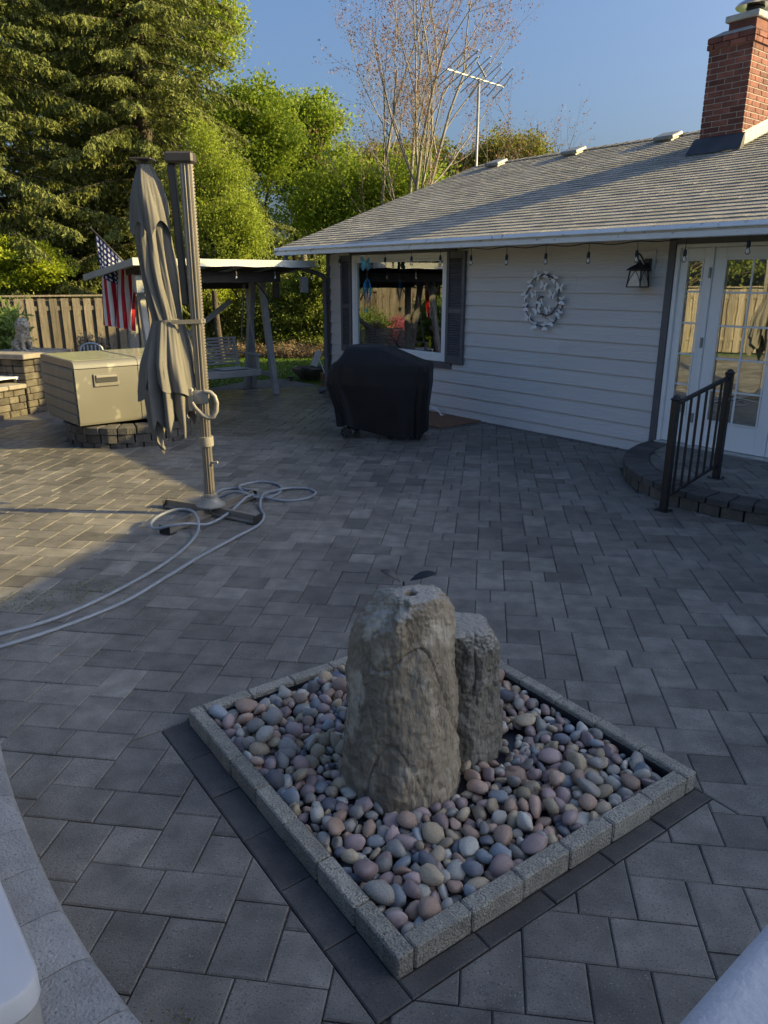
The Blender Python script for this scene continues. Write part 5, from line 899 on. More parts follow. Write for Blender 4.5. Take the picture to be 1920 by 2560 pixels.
0, 383, -31, 71, 65, -100, 174, 288, 259, 200, 1, 381, 448, 45, 6, -214, -205, 224, 194, 127, 2, -359, 21, 24, -64, 11, 107, 240, 189, 120, 3, 154, -266, 44, 11, 107, -296, 248, 178, 126, 4, 454, -408, 35, 46, -239, 118, 324, 229, 235, 5, 523, 265, 58, -49, -24, -97, 265, 208, 165,
6, 156, 135, 50, -174, -12, -46, 200, 163, 106, 7, -98, -454, 35, 249, -65, 98, 367, 292, 266, 8, -431, 276, 29, 198, -45, 193, 207, 197, 122, 9, -415, -215, 24, 58, 29, -19, 214, 157, 154, 10, -306, 291, 59, -22, -34, 24, 289, 242, 230, 11, 289, -525, 45, -45, -287, 123, 280, 244, 164,
0, 96, 448, 64, -264, 31, 176, 378, 335, 273, 1, 200, -209, 55, 27, -280, 69, 295, 218, 164, 2, -480, -283, 22, 28, -41, 300, 189, 136, 106, 3, -485, 105, 53, 10, 21, 134, 270, 236, 138, 4, 286, 125, 57, -33, 186, 19, 263, 243, 187, 5, -371, 161, 26, 34, 4, 64, 297, 278, 157,
6, 292, 147, 31, 213, -128, 71, 224, 157, 167, 7, -325, -460, 27, 298, -30, 20, 255, 218, 175, 8, -221, 415, 28, -171, 8, -115, 262, 195, 153, 9, -564, 201, 56, 101, 22, -299, 335, 242, 240, 10, 372, -190, 47, 10, 51, -12, 200, 160, 103, 11, 584, -133, 50, 21, 35, -132, 313, 238, 178,
0, -636, -106, 52, 1, 41, 69, 214, 168, 146, 1, -532, 374, 65, -9, -286, 58, 419, 290, 282, 2, 267, -478, 50, 195, 63, -44, 264, 228, 202, 3, 423, 38, 50, -51, -4, 264, 301, 213, 199, 4, -574, -145, 18, -309, -10, -86, 182, 147, 98, 5, -634, -38, 37, 54, 140, -133, 263, 223, 148,
6, 426, 118, 50, -313, -31, -103, 276, 231, 219, 7, -330, 235, 46, 61, -87, 30, 264, 209, 159, 8, -144, 439, 37, 184, -23, -153, 376, 267, 275, 9, -449, 255, 55, -264, 50, 114, 278, 213, 172, 10, -423, -292, 60, -71, 6, 8, 311, 291, 241, 11, 631, 248, 56, 49, 97, -251, 352, 266, 180,
0, 333, 101, 51, -34, -11, 229, 253, 224, 129, 1, -6, 470, 36, -58, 85, -44, 293, 216, 204, 2, -633, -278, 53, -225, 79, -36, 258, 181, 163, 3, -275, 509, 31, 161, 24, -153, 311, 226, 238, 4, 340, 207, 59, 27, -289, -145, 399, 283, 271, 5, -448, -6, 59, -32, -269, -101, 284, 232, 221,
6, 322, -272, 21, -166, 8, 24, 178, 128, 131, 7, 465, 148, 61, -108, -255, -20, 438, 315, 226, 8, 497, -147, 44, 203, 24, -224, 172, 124, 128, 9, -45, 498, 28, -55, -52, -310, 223, 206, 171, 10, 507, 43, 24, -3, 4, 64, 264, 199, 152, 11, -290, -443, 19, 19, 309, -75, 186, 168, 99,
0, 321, -318, 60, -100, 245, 123, 298, 247, 209, 1, -479, -475, 53, -47, 300, -6, 275, 232, 171, 2, 316, 382, 56, 2, -279, -176, 341, 309, 200, 3, 358, -446, 26, 161, -29, 83, 218, 187, 156, 4, 407, 244, 67, 200, 24, 138, 312, 273, 231, 5, -546, -446, 30, -172, 37, -30, 294, 211, 164,
6, 465, 186, 55, -249, -78, -29, 287, 205, 205, 7, 596, 257, 65, -17, 19, -131, 276, 237, 217, 8, 225, 285, 60, 103, -55, -152, 357, 263, 221, 9, -432, 218, 48, 12, 19, 307, 242, 176, 176, 10, 562, -90, 40, 99, 1, -160, 263, 183, 166, 11, 557, -306, 43, 33, -255, -182, 217, 178, 163,
0, -504, 415, 54, -85, -307, 51, 267, 214, 198, 1, 239, 102, 24, -266, -37, -60, 201, 164, 110, 2, -525, 535, 32, -131, -10, 182, 269, 209, 142, 3, 603, -15, 87, -42, -71, 209, 304, 282, 179, 4, -636, 316, 50, 245, -33, 104, 227, 208, 182, 5, 265, 471, 29, 155, 37, -170, 249, 191, 180,
6, 122, -87, 29, 36, -231, 79, 305, 261, 172, 7, 496, -229, 23, -312, -40, -70, 195, 142, 129, 8, -324, 511, 55, 39, 3, 30, 414, 305, 314, 9, -544, 447, 63, -157, -1, -305, 322, 274, 245, 10, -561, 335, 22, -25, -10, -66, 213, 177, 134, 11, -399, -345, 28, -26, -9, 129, 227, 200, 170,
0, 38, 455, 32, -9, -272, 156, 291, 265, 208, 1, -478, -290, 52, -45, 10, 207, 312, 250, 240, 2, 446, -353, 55, 16, -279, -48, 275, 243, 144, 3, 365, -524, 33, 52, 270, -140, 329, 270, 230, 4, -492, -72, 51, -78, 234, -27, 344, 310, 228, 5, -620, 31, 65, -196, 229, -39, 343, 316, 210,
6, 151, 422, 58, -161, 37, -210, 334, 278, 240, 7, 452, 376, 84, 33, 292, -109, 457, 413, 357, 8, 541, 520, 69, 198, 13, -73, 393, 331, 261, 9, -467, 299, 46, 24, -30, -147, 285, 241, 164, 10, 163, 109, 58, 62, -59, 60, 329, 311, 178, 11, -400, 269, 64, 55, 41, -258, 346, 294, 216,
0, -277, -112, 32, 117, -278, 31, 289, 215, 155, 1, 229, 499, 44, 13, -194, 91, 342, 318, 250, 2, 144, 412, 22, 124, 2, -193, 175, 146, 92, 3, -73, 387, 28, 15, -11, -294, 284, 196, 174, 4, 379, 307, 45, 85, -250, 18, 286, 195, 155, 5, 406, -396, 50, -50, 274, -121, 272, 196, 217,
6, 557, 45, 73, 11, 37, 228, 255, 239, 197, 7, 109, -468, 48, 14, -64, 166, 295, 263, 194, 8, 333, 299, 53, -66, 197, 132, 232, 191, 176, 9, -305, 11, 54, 21, -297, 26, 376, 275, 238, 10, 452, -137, 40, -96, -112, 183, 315, 215, 168, 11, 371, -424, 51, 129, 42, 168, 316, 223, 252,
0, -269, 459, 37, 87, -17, -237, 374, 292, 246, 1, -478, 446, 43, -42, 35, 96, 227, 199, 132, 2, -635, -346, 39, -278, 84, -33, 254, 200, 131, 3, -563, 29, 26, -249, 44, -87, 214, 169, 163, 4, -44, -435, 28, 285, -23, -99, 265, 193, 211, 5, 469, -97, 61, -245, 31, 77, 340, 306, 193,
6, -605, -106, 64, -191, -60, 210, 368, 337, 280, 7, 393, 168, 44, 176, -23, -127, 210, 166, 148, 8, 91, -71, 65, -301, 31, -79, 359, 338, 238, 9, -515, 149, 53, -309, 50, -96, 349, 284, 182, 10, 76, -313, 56, 11, 283, 144, 431, 322, 237, 11, -501, -193, 39, -9, 243, -107, 304, 260, 208,
0, 367, 458, 20, 9, 299, -27, 193, 152, 96, 1, -318, -66, 20, -31, -3, 27, 173, 156, 94, 2, 561, -445, 43, 143, -1, -170, 265, 196, 186, 3, 291, -202, 25, 207, 112, 18, 178, 163, 110, 4, -585, -475, 42, 53, -87, 202, 345, 304, 230, 5, 634, -309, 48, -183, 69, -86, 271, 250, 208,
6, -598, 10, 27, -168, 8, -35, 311, 215, 184, 7, 144, -319, 53, 215, -1, 168, 300, 266, 179, 8, -159, 486, 53, 5, 288, -28, 306, 267, 207, 9, -588, 157, 62, 116, 27, -288, 298, 255, 226, 10, -166, -367, 37, -215, 20, -76, 336, 273, 260, 11, 424, 315, 50, -154, 285, 20, 251, 182, 164,
0, 194, 200, 69, 298, -29, -114, 321, 288, 202, 1, 324, -534, 50, 225, -184, -49, 323, 280, 225, 2, -541, -474, 23, 138, 2, -297, 212, 160, 149, 3, -502, 286, 28, -203, 67, -129, 246, 196, 152, 4, -456, -150, 40, 52, 305, -38, 263, 187, 162, 5, 482, 346, 51, -174, 225, -15, 256, 230, 197,
6, 459, -509, 25, -117, -69, 198, 193, 167, 114, 7, 32, -382, 29, 229, 30, -1, 262, 213, 146, 8, -562, -247, 31, 65, -41, -36, 327, 271, 203, 9, -628, 70, 80, -6, 278, -182, 339, 278, 183, 10, 269, 160, 49, 82, -187, -62, 199, 174, 149, 11, 313, 324, 46, 4, -62, 286, 246, 233, 137,
0, -597, -409, 56, -16, 304, -26, 442, 373, 230, 1, -228, 459, 29, 51, 78, -261, 278, 208, 182, 2, 180, -407, 46, 20, -65, 177, 251, 209, 137, 3, -412, 322, 53, 98, 295, -13, 229, 190, 178, 4, 318, 98, 70, 16, -313, -97, 258, 190, 180, 5, 475, -369, 75, 14, -310, 96, 343, 324, 172,
6, 335, -380, 39, -152, -47, -265, 345, 236, 188, 7, -628, -468, 37, 188, 38, -232, 398, 278, 216, 8, -38, -489, 49, -306, -65, -82, 271, 255, 198, 9, 611, -432, 49, 121, 9, -39, 296, 274, 233, 10, -355, -446, 23, -15, 293, 158, 202, 156, 109, 11, 590, -82, 43, -50, 288, -113, 292, 214, 163,
0, -625, -238, 48, 2, -281, -8, 291, 257, 198, 1, -539, 49, 40, -71, -43, 76, 261, 199, 169, 2, 397, -417, 26, -269, -31, -81, 259, 188, 148, 3, -559, 179, 26, 109, 52, -43, 217, 177, 123, 4, 536, 165, 41, 279, 1, 53, 263, 236, 133, 5, -402, 180, 50, -284, -19, -33, 311, 244, 163,
6, 305, -77, 61, 18, 38, -115, 268, 248, 193, 7, 388, -465, 50, 40, 249, 78, 301, 275, 217, 8, 39, -372, 60, -2, 295, 150, 340, 307, 225, 9, 419, -278, 58, 52, -64, 256, 258, 201, 204, 10, 134, -188, 31, 254, 81, 1, 221, 197, 136, 11, 117, -337, 45, 51, 277, 133, 264, 205, 156,
0, -434, -486, 38, 157, 201, -24, 283, 260, 205, 1, -511, 324, 33, 273, -76, 61, 254, 222, 156, 2, -342, 394, 25, -308, -20, 62, 265, 239, 143, 3, -298, -322, 47, 4, -181, -7, 258, 238, 165, 4, -574, 273, 20, 7, -301, -103, 187, 137, 135, 5, -410, 450, 50, -102, 47, 80, 325, 243, 222,
6, 158, 513, 52, -6, 271, 176, 320, 278, 186, 7, 397, -210, 50, 185, -69, 61, 276, 243, 209, 8, -138, 349, 35, 279, 63, 34, 384, 297, 257, 9, 246, -151, 64, 19, 10, 6, 302, 217, 180, 10, -584, -218, 61, -14, -8, 146, 339, 313, 259, 11, -462, 419, 50, -76, -247, 32, 293, 254, 147,
0, 402, -59, 46, 270, 1, 91, 262, 220, 132, 1, 226, -493, 60, -308, -7, 2, 341, 237, 210, 2, -440, -216, 67, 264, -4, -116, 424, 367, 330, 3, 189, -525, 72, -159, -48, -101, 409, 321, 293, 4, 588, -103, 27, 21, -12, -176, 268, 239, 154, 5, 417, 180, 28, 80, 294, -32, 268, 216, 139,
6, -487, -140, 65, 22, 9, 151, 329, 294, 238, 7, 135, -162, 53, 191, -93, 30, 278, 260, 199, 8, 554, -493, 26, -149, 63, -117, 172, 163, 128, 9, 577, 105, 80, 125, 30, 47, 267, 235, 183, 10, 160, -360, 45, -280, -73, 97, 212, 193, 149, 11, 618, -143, 77, -10, 287, 138, 444, 389, 345,
0, 284, -495, 26, -104, 55, 255, 177, 147, 132, 1, 244, -407, 32, 240, 57, 120, 276, 209, 146, 2, -432, -447, 51, 243, 18, 167, 318, 219, 172, 3, -371, 47, 40, -259, 15, 135, 304, 269, 188, 4, -319, -201, 55, 57, -45, -297, 299, 273, 201, 5, -573, 68, 40, -155, -221, -55, 299, 238, 172,
6, 489, -30, 65, 126, -92, 250, 313, 285, 226, 7, -462, -529, 24, -86, -19, -211, 226, 160, 159, 8, -188, -498, 47, 75, -116, 54, 281, 194, 203, 10, 239, 127, 53, -83, -46, 182, 291, 230, 212, 11, 374, 184, 34, 113, -196, -74, 251, 176, 182, 0, 334, -446, 70, 137, -65, 159, 366, 278, 284,
1, 619, 520, 67, -53, 248, 103, 422, 395, 269, 2, -397, -216, 47, -81, 37, -38, 293, 235, 168, 3, -624, 447, 66, 21, -59, 18, 364, 329, 273, 4, 441, -233, 61, 54, -5, -151, 333, 313, 190, 5, 235, 336, 65, -113, -74, -129, 346, 309, 185, 6, 180, -7, 63, 25, -23, -203, 389, 281, 234,
7, -540, 338, 43, 60, -309, 6, 253, 229, 132, 8, 598, 449, 27, 79, -86, 151, 195, 185, 156, 9, -479, 132, 65, 9, -28, -72, 228, 158, 150, 10, 462, 90, 65, -56, -48, -110, 258, 236, 205, 11, 560, 384, 64, -18, 87, 30, 386, 348, 229, 0, -351, 150, 46, 249, 70, -114, 259, 183, 160,
1, -576, -147, 54, 218, -16, 165, 322, 252, 166, 2, 195, -68, 58, 118, 30, -247, 346, 281, 272, 4, -58, -59, 25, 9, -302, 36, 320, 271, 238, 5, -539, -270, 61, -274, -63, 59, 432, 367, 219, 6, 109, -205, 60, 31, 314, 90, 379, 303, 220, 7, 522, -100, 25, 211, -2, 112, 172, 162, 91,
8, 417, -435, 59, 40, 188, -6, 267, 246, 200, 9, 237, -280, 61, 12, 284, -69, 330, 302, 227, 10, -469, -47, 55, -69, -250, -135, 254, 230, 196, 11, 120, -507, 48, 37, -63, -14, 289, 200, 169, 0, 6, 501, 24, -16, -45, 281, 192, 164, 130, 1, 177, 289, 45, 55, 43, -53, 253, 223, 154,
2, -53, -543, 23, -102, 313, -25, 165, 128, 116, 3, 419, 184, 59, 112, 23, 24, 333, 234, 253, 4, 35, -260, 50, -2, -218, 163, 274, 259, 169, 5, -421, -341, 63, 184, 237, -28, 384, 343, 292, 6, 306, -219, 51, 212, 93, 41, 320, 274, 177, 7, 515, 227, 76, -56, 42, 33, 316, 226, 207,
8, 466, 505, 35, 29, -46, -38, 216, 150, 113, 9, 218, 332, 26, -35, 57, 187, 202, 165, 125, 10, 548, -81, 72, -29, -248, 131, 299, 238, 194, 11, 632, -220, 54, 22, 31, 107, 278, 205, 209, 0, -210, -68, 27, 306, -75, 85, 206, 177, 151, 1, 164, 485, 22, -16, 30, 198, 181, 130, 114,
2, -283, -477, 34, 102, 44, 138, 355, 323, 212, 3, 517, -108, 53, 71, -41, -73, 315, 282, 193, 4, 599, -308, 44, -1, 62, 2, 204, 194, 159, 5, 136, -122, 35, 90, -176, 143, 270, 256, 149, 6, 565, 389, 22, -167, 9, -43, 176, 139, 137, 7, -640, -180, 50, 129, -24, -99, 279, 197, 152,
8, 139, -390, 67, -154, 43, -95, 415, 359, 261, 9, -73, -423, 24, -78, 4, 191, 197, 163, 134, 10, -444, -100, 26, -55, -289, -4, 238, 165, 154, 11, 472, -175, 63, 18, -302, 88, 383, 330, 198, 0, -394, -6, 62, 14, 304, 66, 416, 304, 211, 1, 239, -422, 69, -128, -43, 212, 348, 304, 261,
2, -461, 492, 36, -160, -12, 98, 275, 242, 163, 3, -379, -287, 34, -51, -299, 110, 301, 217, 199, 4, -322, -498, 36, 96, 59, 245, 330, 305, 183, 5, -375, 381, 44, 105, -295, -8, 347, 258, 261, 6, 193, 253, 57, -74, 32, 230, 326, 308, 177, 7, -531, -227, 49, -2, -293, -166, 240, 209, 158,
8, -434, -183, 29, -276, -2, -151, 269, 199, 186, 9, -341, 434, 31, -58, -57, -168, 298, 242, 165, 10, 282, -336, 46, -98, -220, 123, 252, 229, 197, 11, 615, 418, 65, -305, 6, -115, 457, 425, 247, 0, 428, -18, 62, -246, -25, 134, 352, 280, 191, 1, 508, -344, 57, 261, -56, -2, 388, 268, 261,
2, 427, -155, 76, 25, 301, -77, 312, 290, 173, 3, 553, 312, 59, -138, 286, -28, 311, 264, 238, 4, 392, 340, 63, -240, 41, 93, 324, 304, 239, 5, 346, 340, 64, 41, -23, 102, 327, 275, 259, 6, 258, 536, 61, -46, -282, 68, 287, 244, 194, 7, -597, -6, 52, 13, -18, 282, 196, 171, 135,
]).reshape(-1, 10)
def pebble_mesh(i):
    r_ = np.random.RandomState(70 + i); bm = bmesh.new(); bmesh.ops.create_icosphere(bm, subdivisions=2, radius=1)
    v = np.array([x.co[:] for x in bm.verts]); v = v / np.linalg.norm(v, axis=1)[:, None]; p = v.copy()
    for k in range(4):
        d = r_.normal(size=3); d /= np.linalg.norm(d); p *= (1 + .10 * np.sin(1.7 * (v @ d) * 2 + r_.rand() * 6))[:, None]
    for k in range(5):
        d = r_.normal(size=3); d /= np.linalg.norm(d); h_ = r_.uniform(.68, .9); t = np.maximum(0, p @ d - h_); p = p - d * (t * .85)[:, None]
    p = p / np.abs(p).max(0)
    for x, q in zip(bm.verts, p): x.co = q
    me = bpy.data.meshes.new('river_stone'); bm.to_mesh(me); bm.free(); me.polygons.foreach_set('use_smooth', [True] * len(me.polygons)); return me
protos = [pebble_mesh(i) for i in range(12)]
pm = {}
def proto_mat(i, c):
    if (i, c) not in pm:
        me = protos[i].copy(); me.materials.append(M['pebbles'][c][1]); pm[(i, c)] = me
    return pm[(i, c)]
CB = (-3.225, 5.515); prs = random.Random(21); items = []
cw = (0, 0, 0, 0, 1, 1, 1, 2, 2, 2, 3, 4, 4, 5, 5, 6)
for r_ in PEB:
    k, x, y, z, ea, eb, ec, a, b, c = [int(v) for v in r_]
    p = LW(*bh(x / 1000 * 1.045, y / 1000 * 1.125), z / 1000 - .004); col = prs.choice(cw)
    Mx = Matrix.Translation(p) @ Matrix.Rotation(HA, 4, 'Z') @ Euler((ea / 100, eb / 100, ec / 100)).to_matrix().to_4x4() @ Matrix.Diagonal((a / .96e4, b / .96e4, c / .96e4, 1))
    k_ = prs.choice((.82, .9, 1.0, 1.0, 1.1, 1.22)); Mx = Mx @ Matrix.Diagonal((k_, k_, k_ * .92, 1))
    items.append((z / 1000 + .0 - .02 * p.y + a / 1e4 * .8, k, col, Mx, p))
exr = random.Random(77)
for i in range(80):      # stones that slid into the hollow beside the smaller boulder
    x, y = -.145 + exr.uniform(-.16, .16), -.235 + exr.uniform(-.15, .15); p = LW(*bh(x, y), exr.uniform(.022, .034)); a = exr.uniform(.018, .032)
    if math.hypot(p.x - .318, p.y - 2.572) < .125 + a: continue
    Mx = Matrix.Translation(p) @ Euler([exr.uniform(0, 6.28) for _ in range(3)]).to_matrix().to_4x4() @ Matrix.Diagonal((a, a * .85, a * .7, 1)); items.append((-1.0, exr.randrange(12), exr.choice(cw), Mx, p))
items.sort(key=lambda q: -q[0]); restp = {}
for i, (_, k, col, Mx, p) in enumerate(items):
    if i < 300:
        o = bpy.data.objects.new('river_stone', proto_mat(k, col)); C.objects.link(o); o.matrix_world = Mx; nm = M['pebbles'][col][0]
        tag(o, nm + ' rounded river stone lying in the square pebble basin', 'stone', nm + ' river stones in the pebble basin')
    else: restp.setdefault(col, []).append((k, Mx))
Vs, Fs, Ms = [], [], []
for col, lst in restp.items():
    for k, Mx in lst:
        n0 = len(Vs); me = protos[k]; Vs += [tuple(Mx @ v.co) for v in me.vertices]; Fs += [tuple(i + n0 for i in f.vertices) for f in me.polygons]; Ms += [col] * len(me.polygons)
me = bpy.data.meshes.new('small_river_stones'); me.from_pydata(Vs, [], Fs)
for nm, mt in M['pebbles']: me.materials.append(mt)
me.polygons.foreach_set('material_index', Ms); me.polygons.foreach_set('use_smooth', [True] * len(Fs))
o = bpy.data.objects.new('small_river_stones', me); C.objects.link(o); tag(o, 'smaller river stones filling the gaps of the pebble basin', 'stones', kind='stuff')
# ================================================================== cantilever umbrella
um = Thing('patio_umbrella', 'closed taupe cantilever umbrella with strap, ribbed post and cross base', 'umbrella', (-1.385, 5.68, 0))
ux, uy = -1.385, 5.70
tips = [(-1.79, 5.90), (-.975, 5.46), (-1.135, 6.16), (-1.615, 5.20)]
for x, y in tips:
    d = Vector((x - ux, y - uy, 0)); l = d.length; d.normalize(); px = Vector((-d.y, d.x, 0)); m_ = MB(); a = Vector((ux, uy, 0)) + d * .05; b = Vector((x, y, 0))
    pr = [(-.045, .0), (.045, .0), (.045, .012), (.016, .02), (.016, .062), (-.016, .062), (-.016, .02), (-.045, .012)]
    V = [a + px * p[0] + Vector((0, 0, p[1] + .006)) for p in pr] + [b + px * p[0] + Vector((0, 0, p[1] + .006)) for p in pr]
    m_.add(V, [(i, (i + 1) % 8, 8 + (i + 1) % 8, 8 + i) for i in range(8)] + [tuple(range(8))[::-1], tuple(range(8, 16))]); ao = um.part('base_arm', m_, M['mast'])
    m_ = MB(); m_.obox(b + Vector((0, 0, .036)) + d * .004, d * .004, px * .050, (0, 0, .034), .5, .003); m_.obox(b - d * .04 + Vector((0, 0, .004)), d * .03, px * .052, (0, 0, .004)); um.part('end_cap', m_, M['rubber'], ao)
m_ = MB(); m_.lathe([(.0, .0), (.115, .0), (.115, .012), (.095, .022), (.072, .05), (.066, .07), (.0, .07)], 28, (ux, uy, .075)); um.part('base_collar', m_, M['taupe'], smooth=35)
def fluted(r, n=18, amp=.005):
    return [(r + (amp if k % 3 == 0 else (-amp if k % 3 == 1 else 0))) for k in range(n * 2)]
def flute_col(z0, z1, r, sx=1.0, sy=1.0, cx=ux, cy=uy, nfl=12):
    n = nfl * 4; m_ = MB(); V = []
    for z in (z0, z1):
        for k in range(n):
            a = 2 * math.pi * k / n; rr = r - (.006 if k % 4 in (1, 2) else 0); ca, sa = math.cos(a), math.sin(a); sq = 1 / max(abs(ca), abs(sa)) ** .55
            V.append((cx + rr * sq * ca * sx, cy + rr * sq * sa * sy, z))
    m_.add(V, [(k, (k + 1) % n, n + (k + 1) % n, n + k) for k in range(n)] + [tuple(range(n))[::-1], tuple(range(n, 2 * n))]); return m_
um.part('lower_post', flute_col(.145, .98, .038), M['mast'])
um.part('upper_post', flute_col(.93, 2.575, .046, 1.0, 1.15, ux + .0, uy), M['mast'])
m_ = MB(); z = .98
while z < 2.55: m_.box(ux + .0515, ux + .0550, uy - .034, uy - .022, z, z + .010); z += .022
um.part('peg_hole_shade', m_, M['dark'])  # solid dark blocks; the shade inside the holes is only their colour
m_ = MB(); m_.cbox(ux - .135, ux + .062, uy - .066, uy + .066, 2.57, 2.645, .014); um.part('top_cap', m_, M['mastdark'])
arm = MB(); arm.beam((ux - .105, uy, 2.57), (ux - .075, uy, 1.62), .05, .055, (0, 1, 0), .008); um.part('folded_arm', arm, M['mastdark'])
ax2 = MB(); ax2.tube([(ux - .30, uy + .02, 2.56), (ux - .235, uy + .02, 1.4), (ux - .22, uy + .02, .75)], .017, 10); um.part('canopy_pole', ax2, M['mastdark'], smooth=40)
for z, r_ in ((.56, .052), (.145, .047)):
    m_ = MB(); m_.lathe([(.044, 0), (r_ + .004, 0), (r_ + .006, .01), (r_ + .004, .075 if z > .3 else .03), (.044, .075 if z > .3 else .03)], 24, (ux, uy, z)); um.part('collar', m_, M['taupe'], smooth=35)
m_ = MB(); m_.tube([(ux + .04, uy - .02, .43), (ux + .085, uy - .03, .435)], .011, 10); um.part('lock_knob', m_, M['taupe'], smooth=40)
# D-shaped crank handle plate
h_ = MB(); h_.cbox(ux - .10, ux + .055, uy - .066, uy - .05, .895, 1.0, .012); h_.cbox(ux - .105, ux - .055, uy - .068, uy - .045, .84, 1.02, .01)
pts = [(ux + .03, .992), (ux + .075, .985), (ux + .105, .955), (ux + .118, .905), (ux + .110, .845), (ux + .085, .80), (ux + .045, .79), (ux + .005, .81), (ux - .045, .865), (ux - .07, .91)]
h_.tube([(a, uy - .066, b) for a, b in pts], [.016] * 4 + [.018] * 3 + [.017, .016, .014], 10); um.part('handle', h_, M['taupe'], smooth=40)
# folded canopy
ctr = lambda z: (float(np.interp(z, [.55, 1.2, 1.5, 2.1, 2.58], [-1.625, -1.628, -1.612, -1.668, -1.685])), uy + .015)
def canopy_surface(z_top, hem, rad, n_fold, amp, seed, nu=176, nv=70, wz=1.5):
    rs_ = random.Random(seed); ph = [rs_.uniform(0, 6.28) for _ in range(8)]; am = [rs_.uniform(.6, 1.3) for _ in range(n_fold)]
    def fn(u, v):
        th = 2 * math.pi * u; zh = hem(th); z = z_top + (zh - z_top) * v; cx_, cy_ = ctr(z); r0 = rad(z)
        tw = .35 * math.sin(2.2 * z + ph[0]) + .15 * math.sin(5 * z + ph[1])
        f_ = n_fold * (th + tw) / (2 * math.pi); i = int(math.floor(f_)) % n_fold; fr_ = f_ - math.floor(f_)
        sh_ = 1 - abs(2 * fr_ - 1); pl = (sh_ ** .7 - .5) * amp(z) * am[i]
        r_ = r0 * (1 + pl + .06 * math.sin(th * 3 + 4 * z + ph[2]) + .025 * math.sin(th * 13 + 9 * z + ph[3]) + .014 * noise.noise(Vector((math.cos(th) * 6, math.sin(th) * 6, z * 3))) + .012 * math.sin(th * 29 + 4 * z) + .05 * math.sin(th * 2 + ph[4] + z))
        return (cx_ + r_ * math.cos(th), cy_ + r_ * math.sin(th) * 1.05, z)
    m_ = MB(); m_.grid(nu, nv, fn, closed_u=True); return m_
R1 = lambda z: float(np.interp(z, [.5, .75, 1.0, 1.2, 1.42, 1.5, 1.6, 1.75, 2.07, 2.34, 2.45, 2.55], [.12, .155, .165, .155, .112, .098, .103, .106, .108, .092, .072, .035]))
def hem1(th): k = (th * 8 / (2 * math.pi)) % 1; b = abs(2 * k - 1); return .63 + .22 * (1 - b) ** 1.1 + .10 * math.sin(th * 1.0 + 1.1) + .04 * math.sin(3 * th)
def hem3(th): return 1.02 + .07 * math.sin(th * 3 + 1) + .04 * math.sin(th * 5)
um.part('canopy', canopy_surface(2.55, hem1, R1, 10, lambda z: float(np.interp(z, [.6, 1.2, 1.5, 1.8, 2.4], [.75, .55, .25, .5, .2])), 5), M['canopy'], smooth=True)
um.part('valance', canopy_surface(1.50, hem3, lambda z: R1(z) + .012 + .02 * (1.5 - z), 9, lambda z: .5 * (1.52 - z) + .12, 9, 150, 26), M['canopy'], smooth=True)
def hem2(th): return 2.10 + .13 * abs(math.sin(2.5 * th + .4)) + .05 * math.sin(th)
um.part('vent_flap', canopy_surface(2.565, hem2, lambda z: R1(z) + .016 + .03 * (2.56 - z), 7, lambda z: .22, 4, 130, 26), M['canopy'], smooth=True)
m_ = MB(); m_.grid(60, 2, lambda u, v: (ctr(1.5)[0] + .112 * math.cos(2 * math.pi * u), ctr(1.5)[1] + .118 * math.sin(2 * math.pi * u), 1.485 + .03 * v + .008 * math.cos(2 * math.pi * u)), closed_u=True)
m_.beam((ctr(1.5)[0] + .06, uy - .10, 1.50), (ux + .04, uy - .062, 1.505), .004, .03, (0, 0, 1), 0); m_.grid(24, 2, lambda u, v: (ux + .058 * math.cos(-1.9 + 3.6 * u), uy + .066 * math.sin(-1.9 + 3.6 * u), 1.49 + .03 * v)); um.part('strap', m_, M['canopy'], smooth=40)
m_ = MB(); m_.cbox(-1.765, -1.615, uy - .06, uy + .08, 2.592, 2.606, .004); m_.lathe([(.03, -.03), (.035, 0), (.0, .02)], 12, (-1.69, uy + .01, 2.59)); um.part('finial', m_, M['mastdark'])
# ================================================================== hose
def smooth_path(pts, n=12):
    P = [Vector(p) for p in pts]; out = []
    for i in range(len(P) - 1):
        p0, p1, p2, p3 = P[max(i - 1, 0)], P[i], P[i + 1], P[min(i + 2, len(P) - 1)]
        for k in range(n):
            t = k / n; out.append(.5 * ((2 * p1) + (-p0 + p2) * t + (2 * p0 - 5 * p1 + 4 * p2 - p3) * t * t + (-p0 + 3 * p1 - 3 * p2 + p3) * t ** 3))
    return out + [P[-1]]
def loop(cx, cy, rx, ry, a0, a1, n, z=.011, rot=0, dz=0):
    o = []
    for k in range(n + 1):
        a = R(a0 + (a1 - a0) * k / n); x, y = rx * math.cos(a), ry * math.sin(a); o.append((cx + x * math.cos(rot) - y * math.sin(rot), cy + x * math.sin(rot) + y * math.cos(rot), z + dz * math.sin(math.pi * k / n)))
    return o
z_ = .011
hp_ = [(-3.3, 3.05, z_), (-2.6, 3.28, z_), (-2.03, 3.56, z_), (-1.73, 3.885, z_), (-1.463, 4.53, z_), (-1.37, 5.03, .02), (-1.385, 5.28, .06)]
hp_ += [(-1.47, 5.45, .10), (-1.60, 5.50, .10), (-1.71, 5.42, .08), (-1.74, 5.28, .06), (-1.68, 5.17, .055), (-1.56, 5.135, .09)]
hp_ += [(-1.44, 5.20, .085), (-1.33, 5.36, .03), (-1.22, 5.60, .045), (-1.14, 5.86, .085), (-1.12, 6.10, .05), (-1.17, 6.32, .012), (-1.30, 6.44, z_), (-1.43, 6.40, z_), (-1.47, 6.25, z_), (-1.40, 6.12, .02), (-1.25, 6.08, .08), (-1.05, 6.06, .03)]
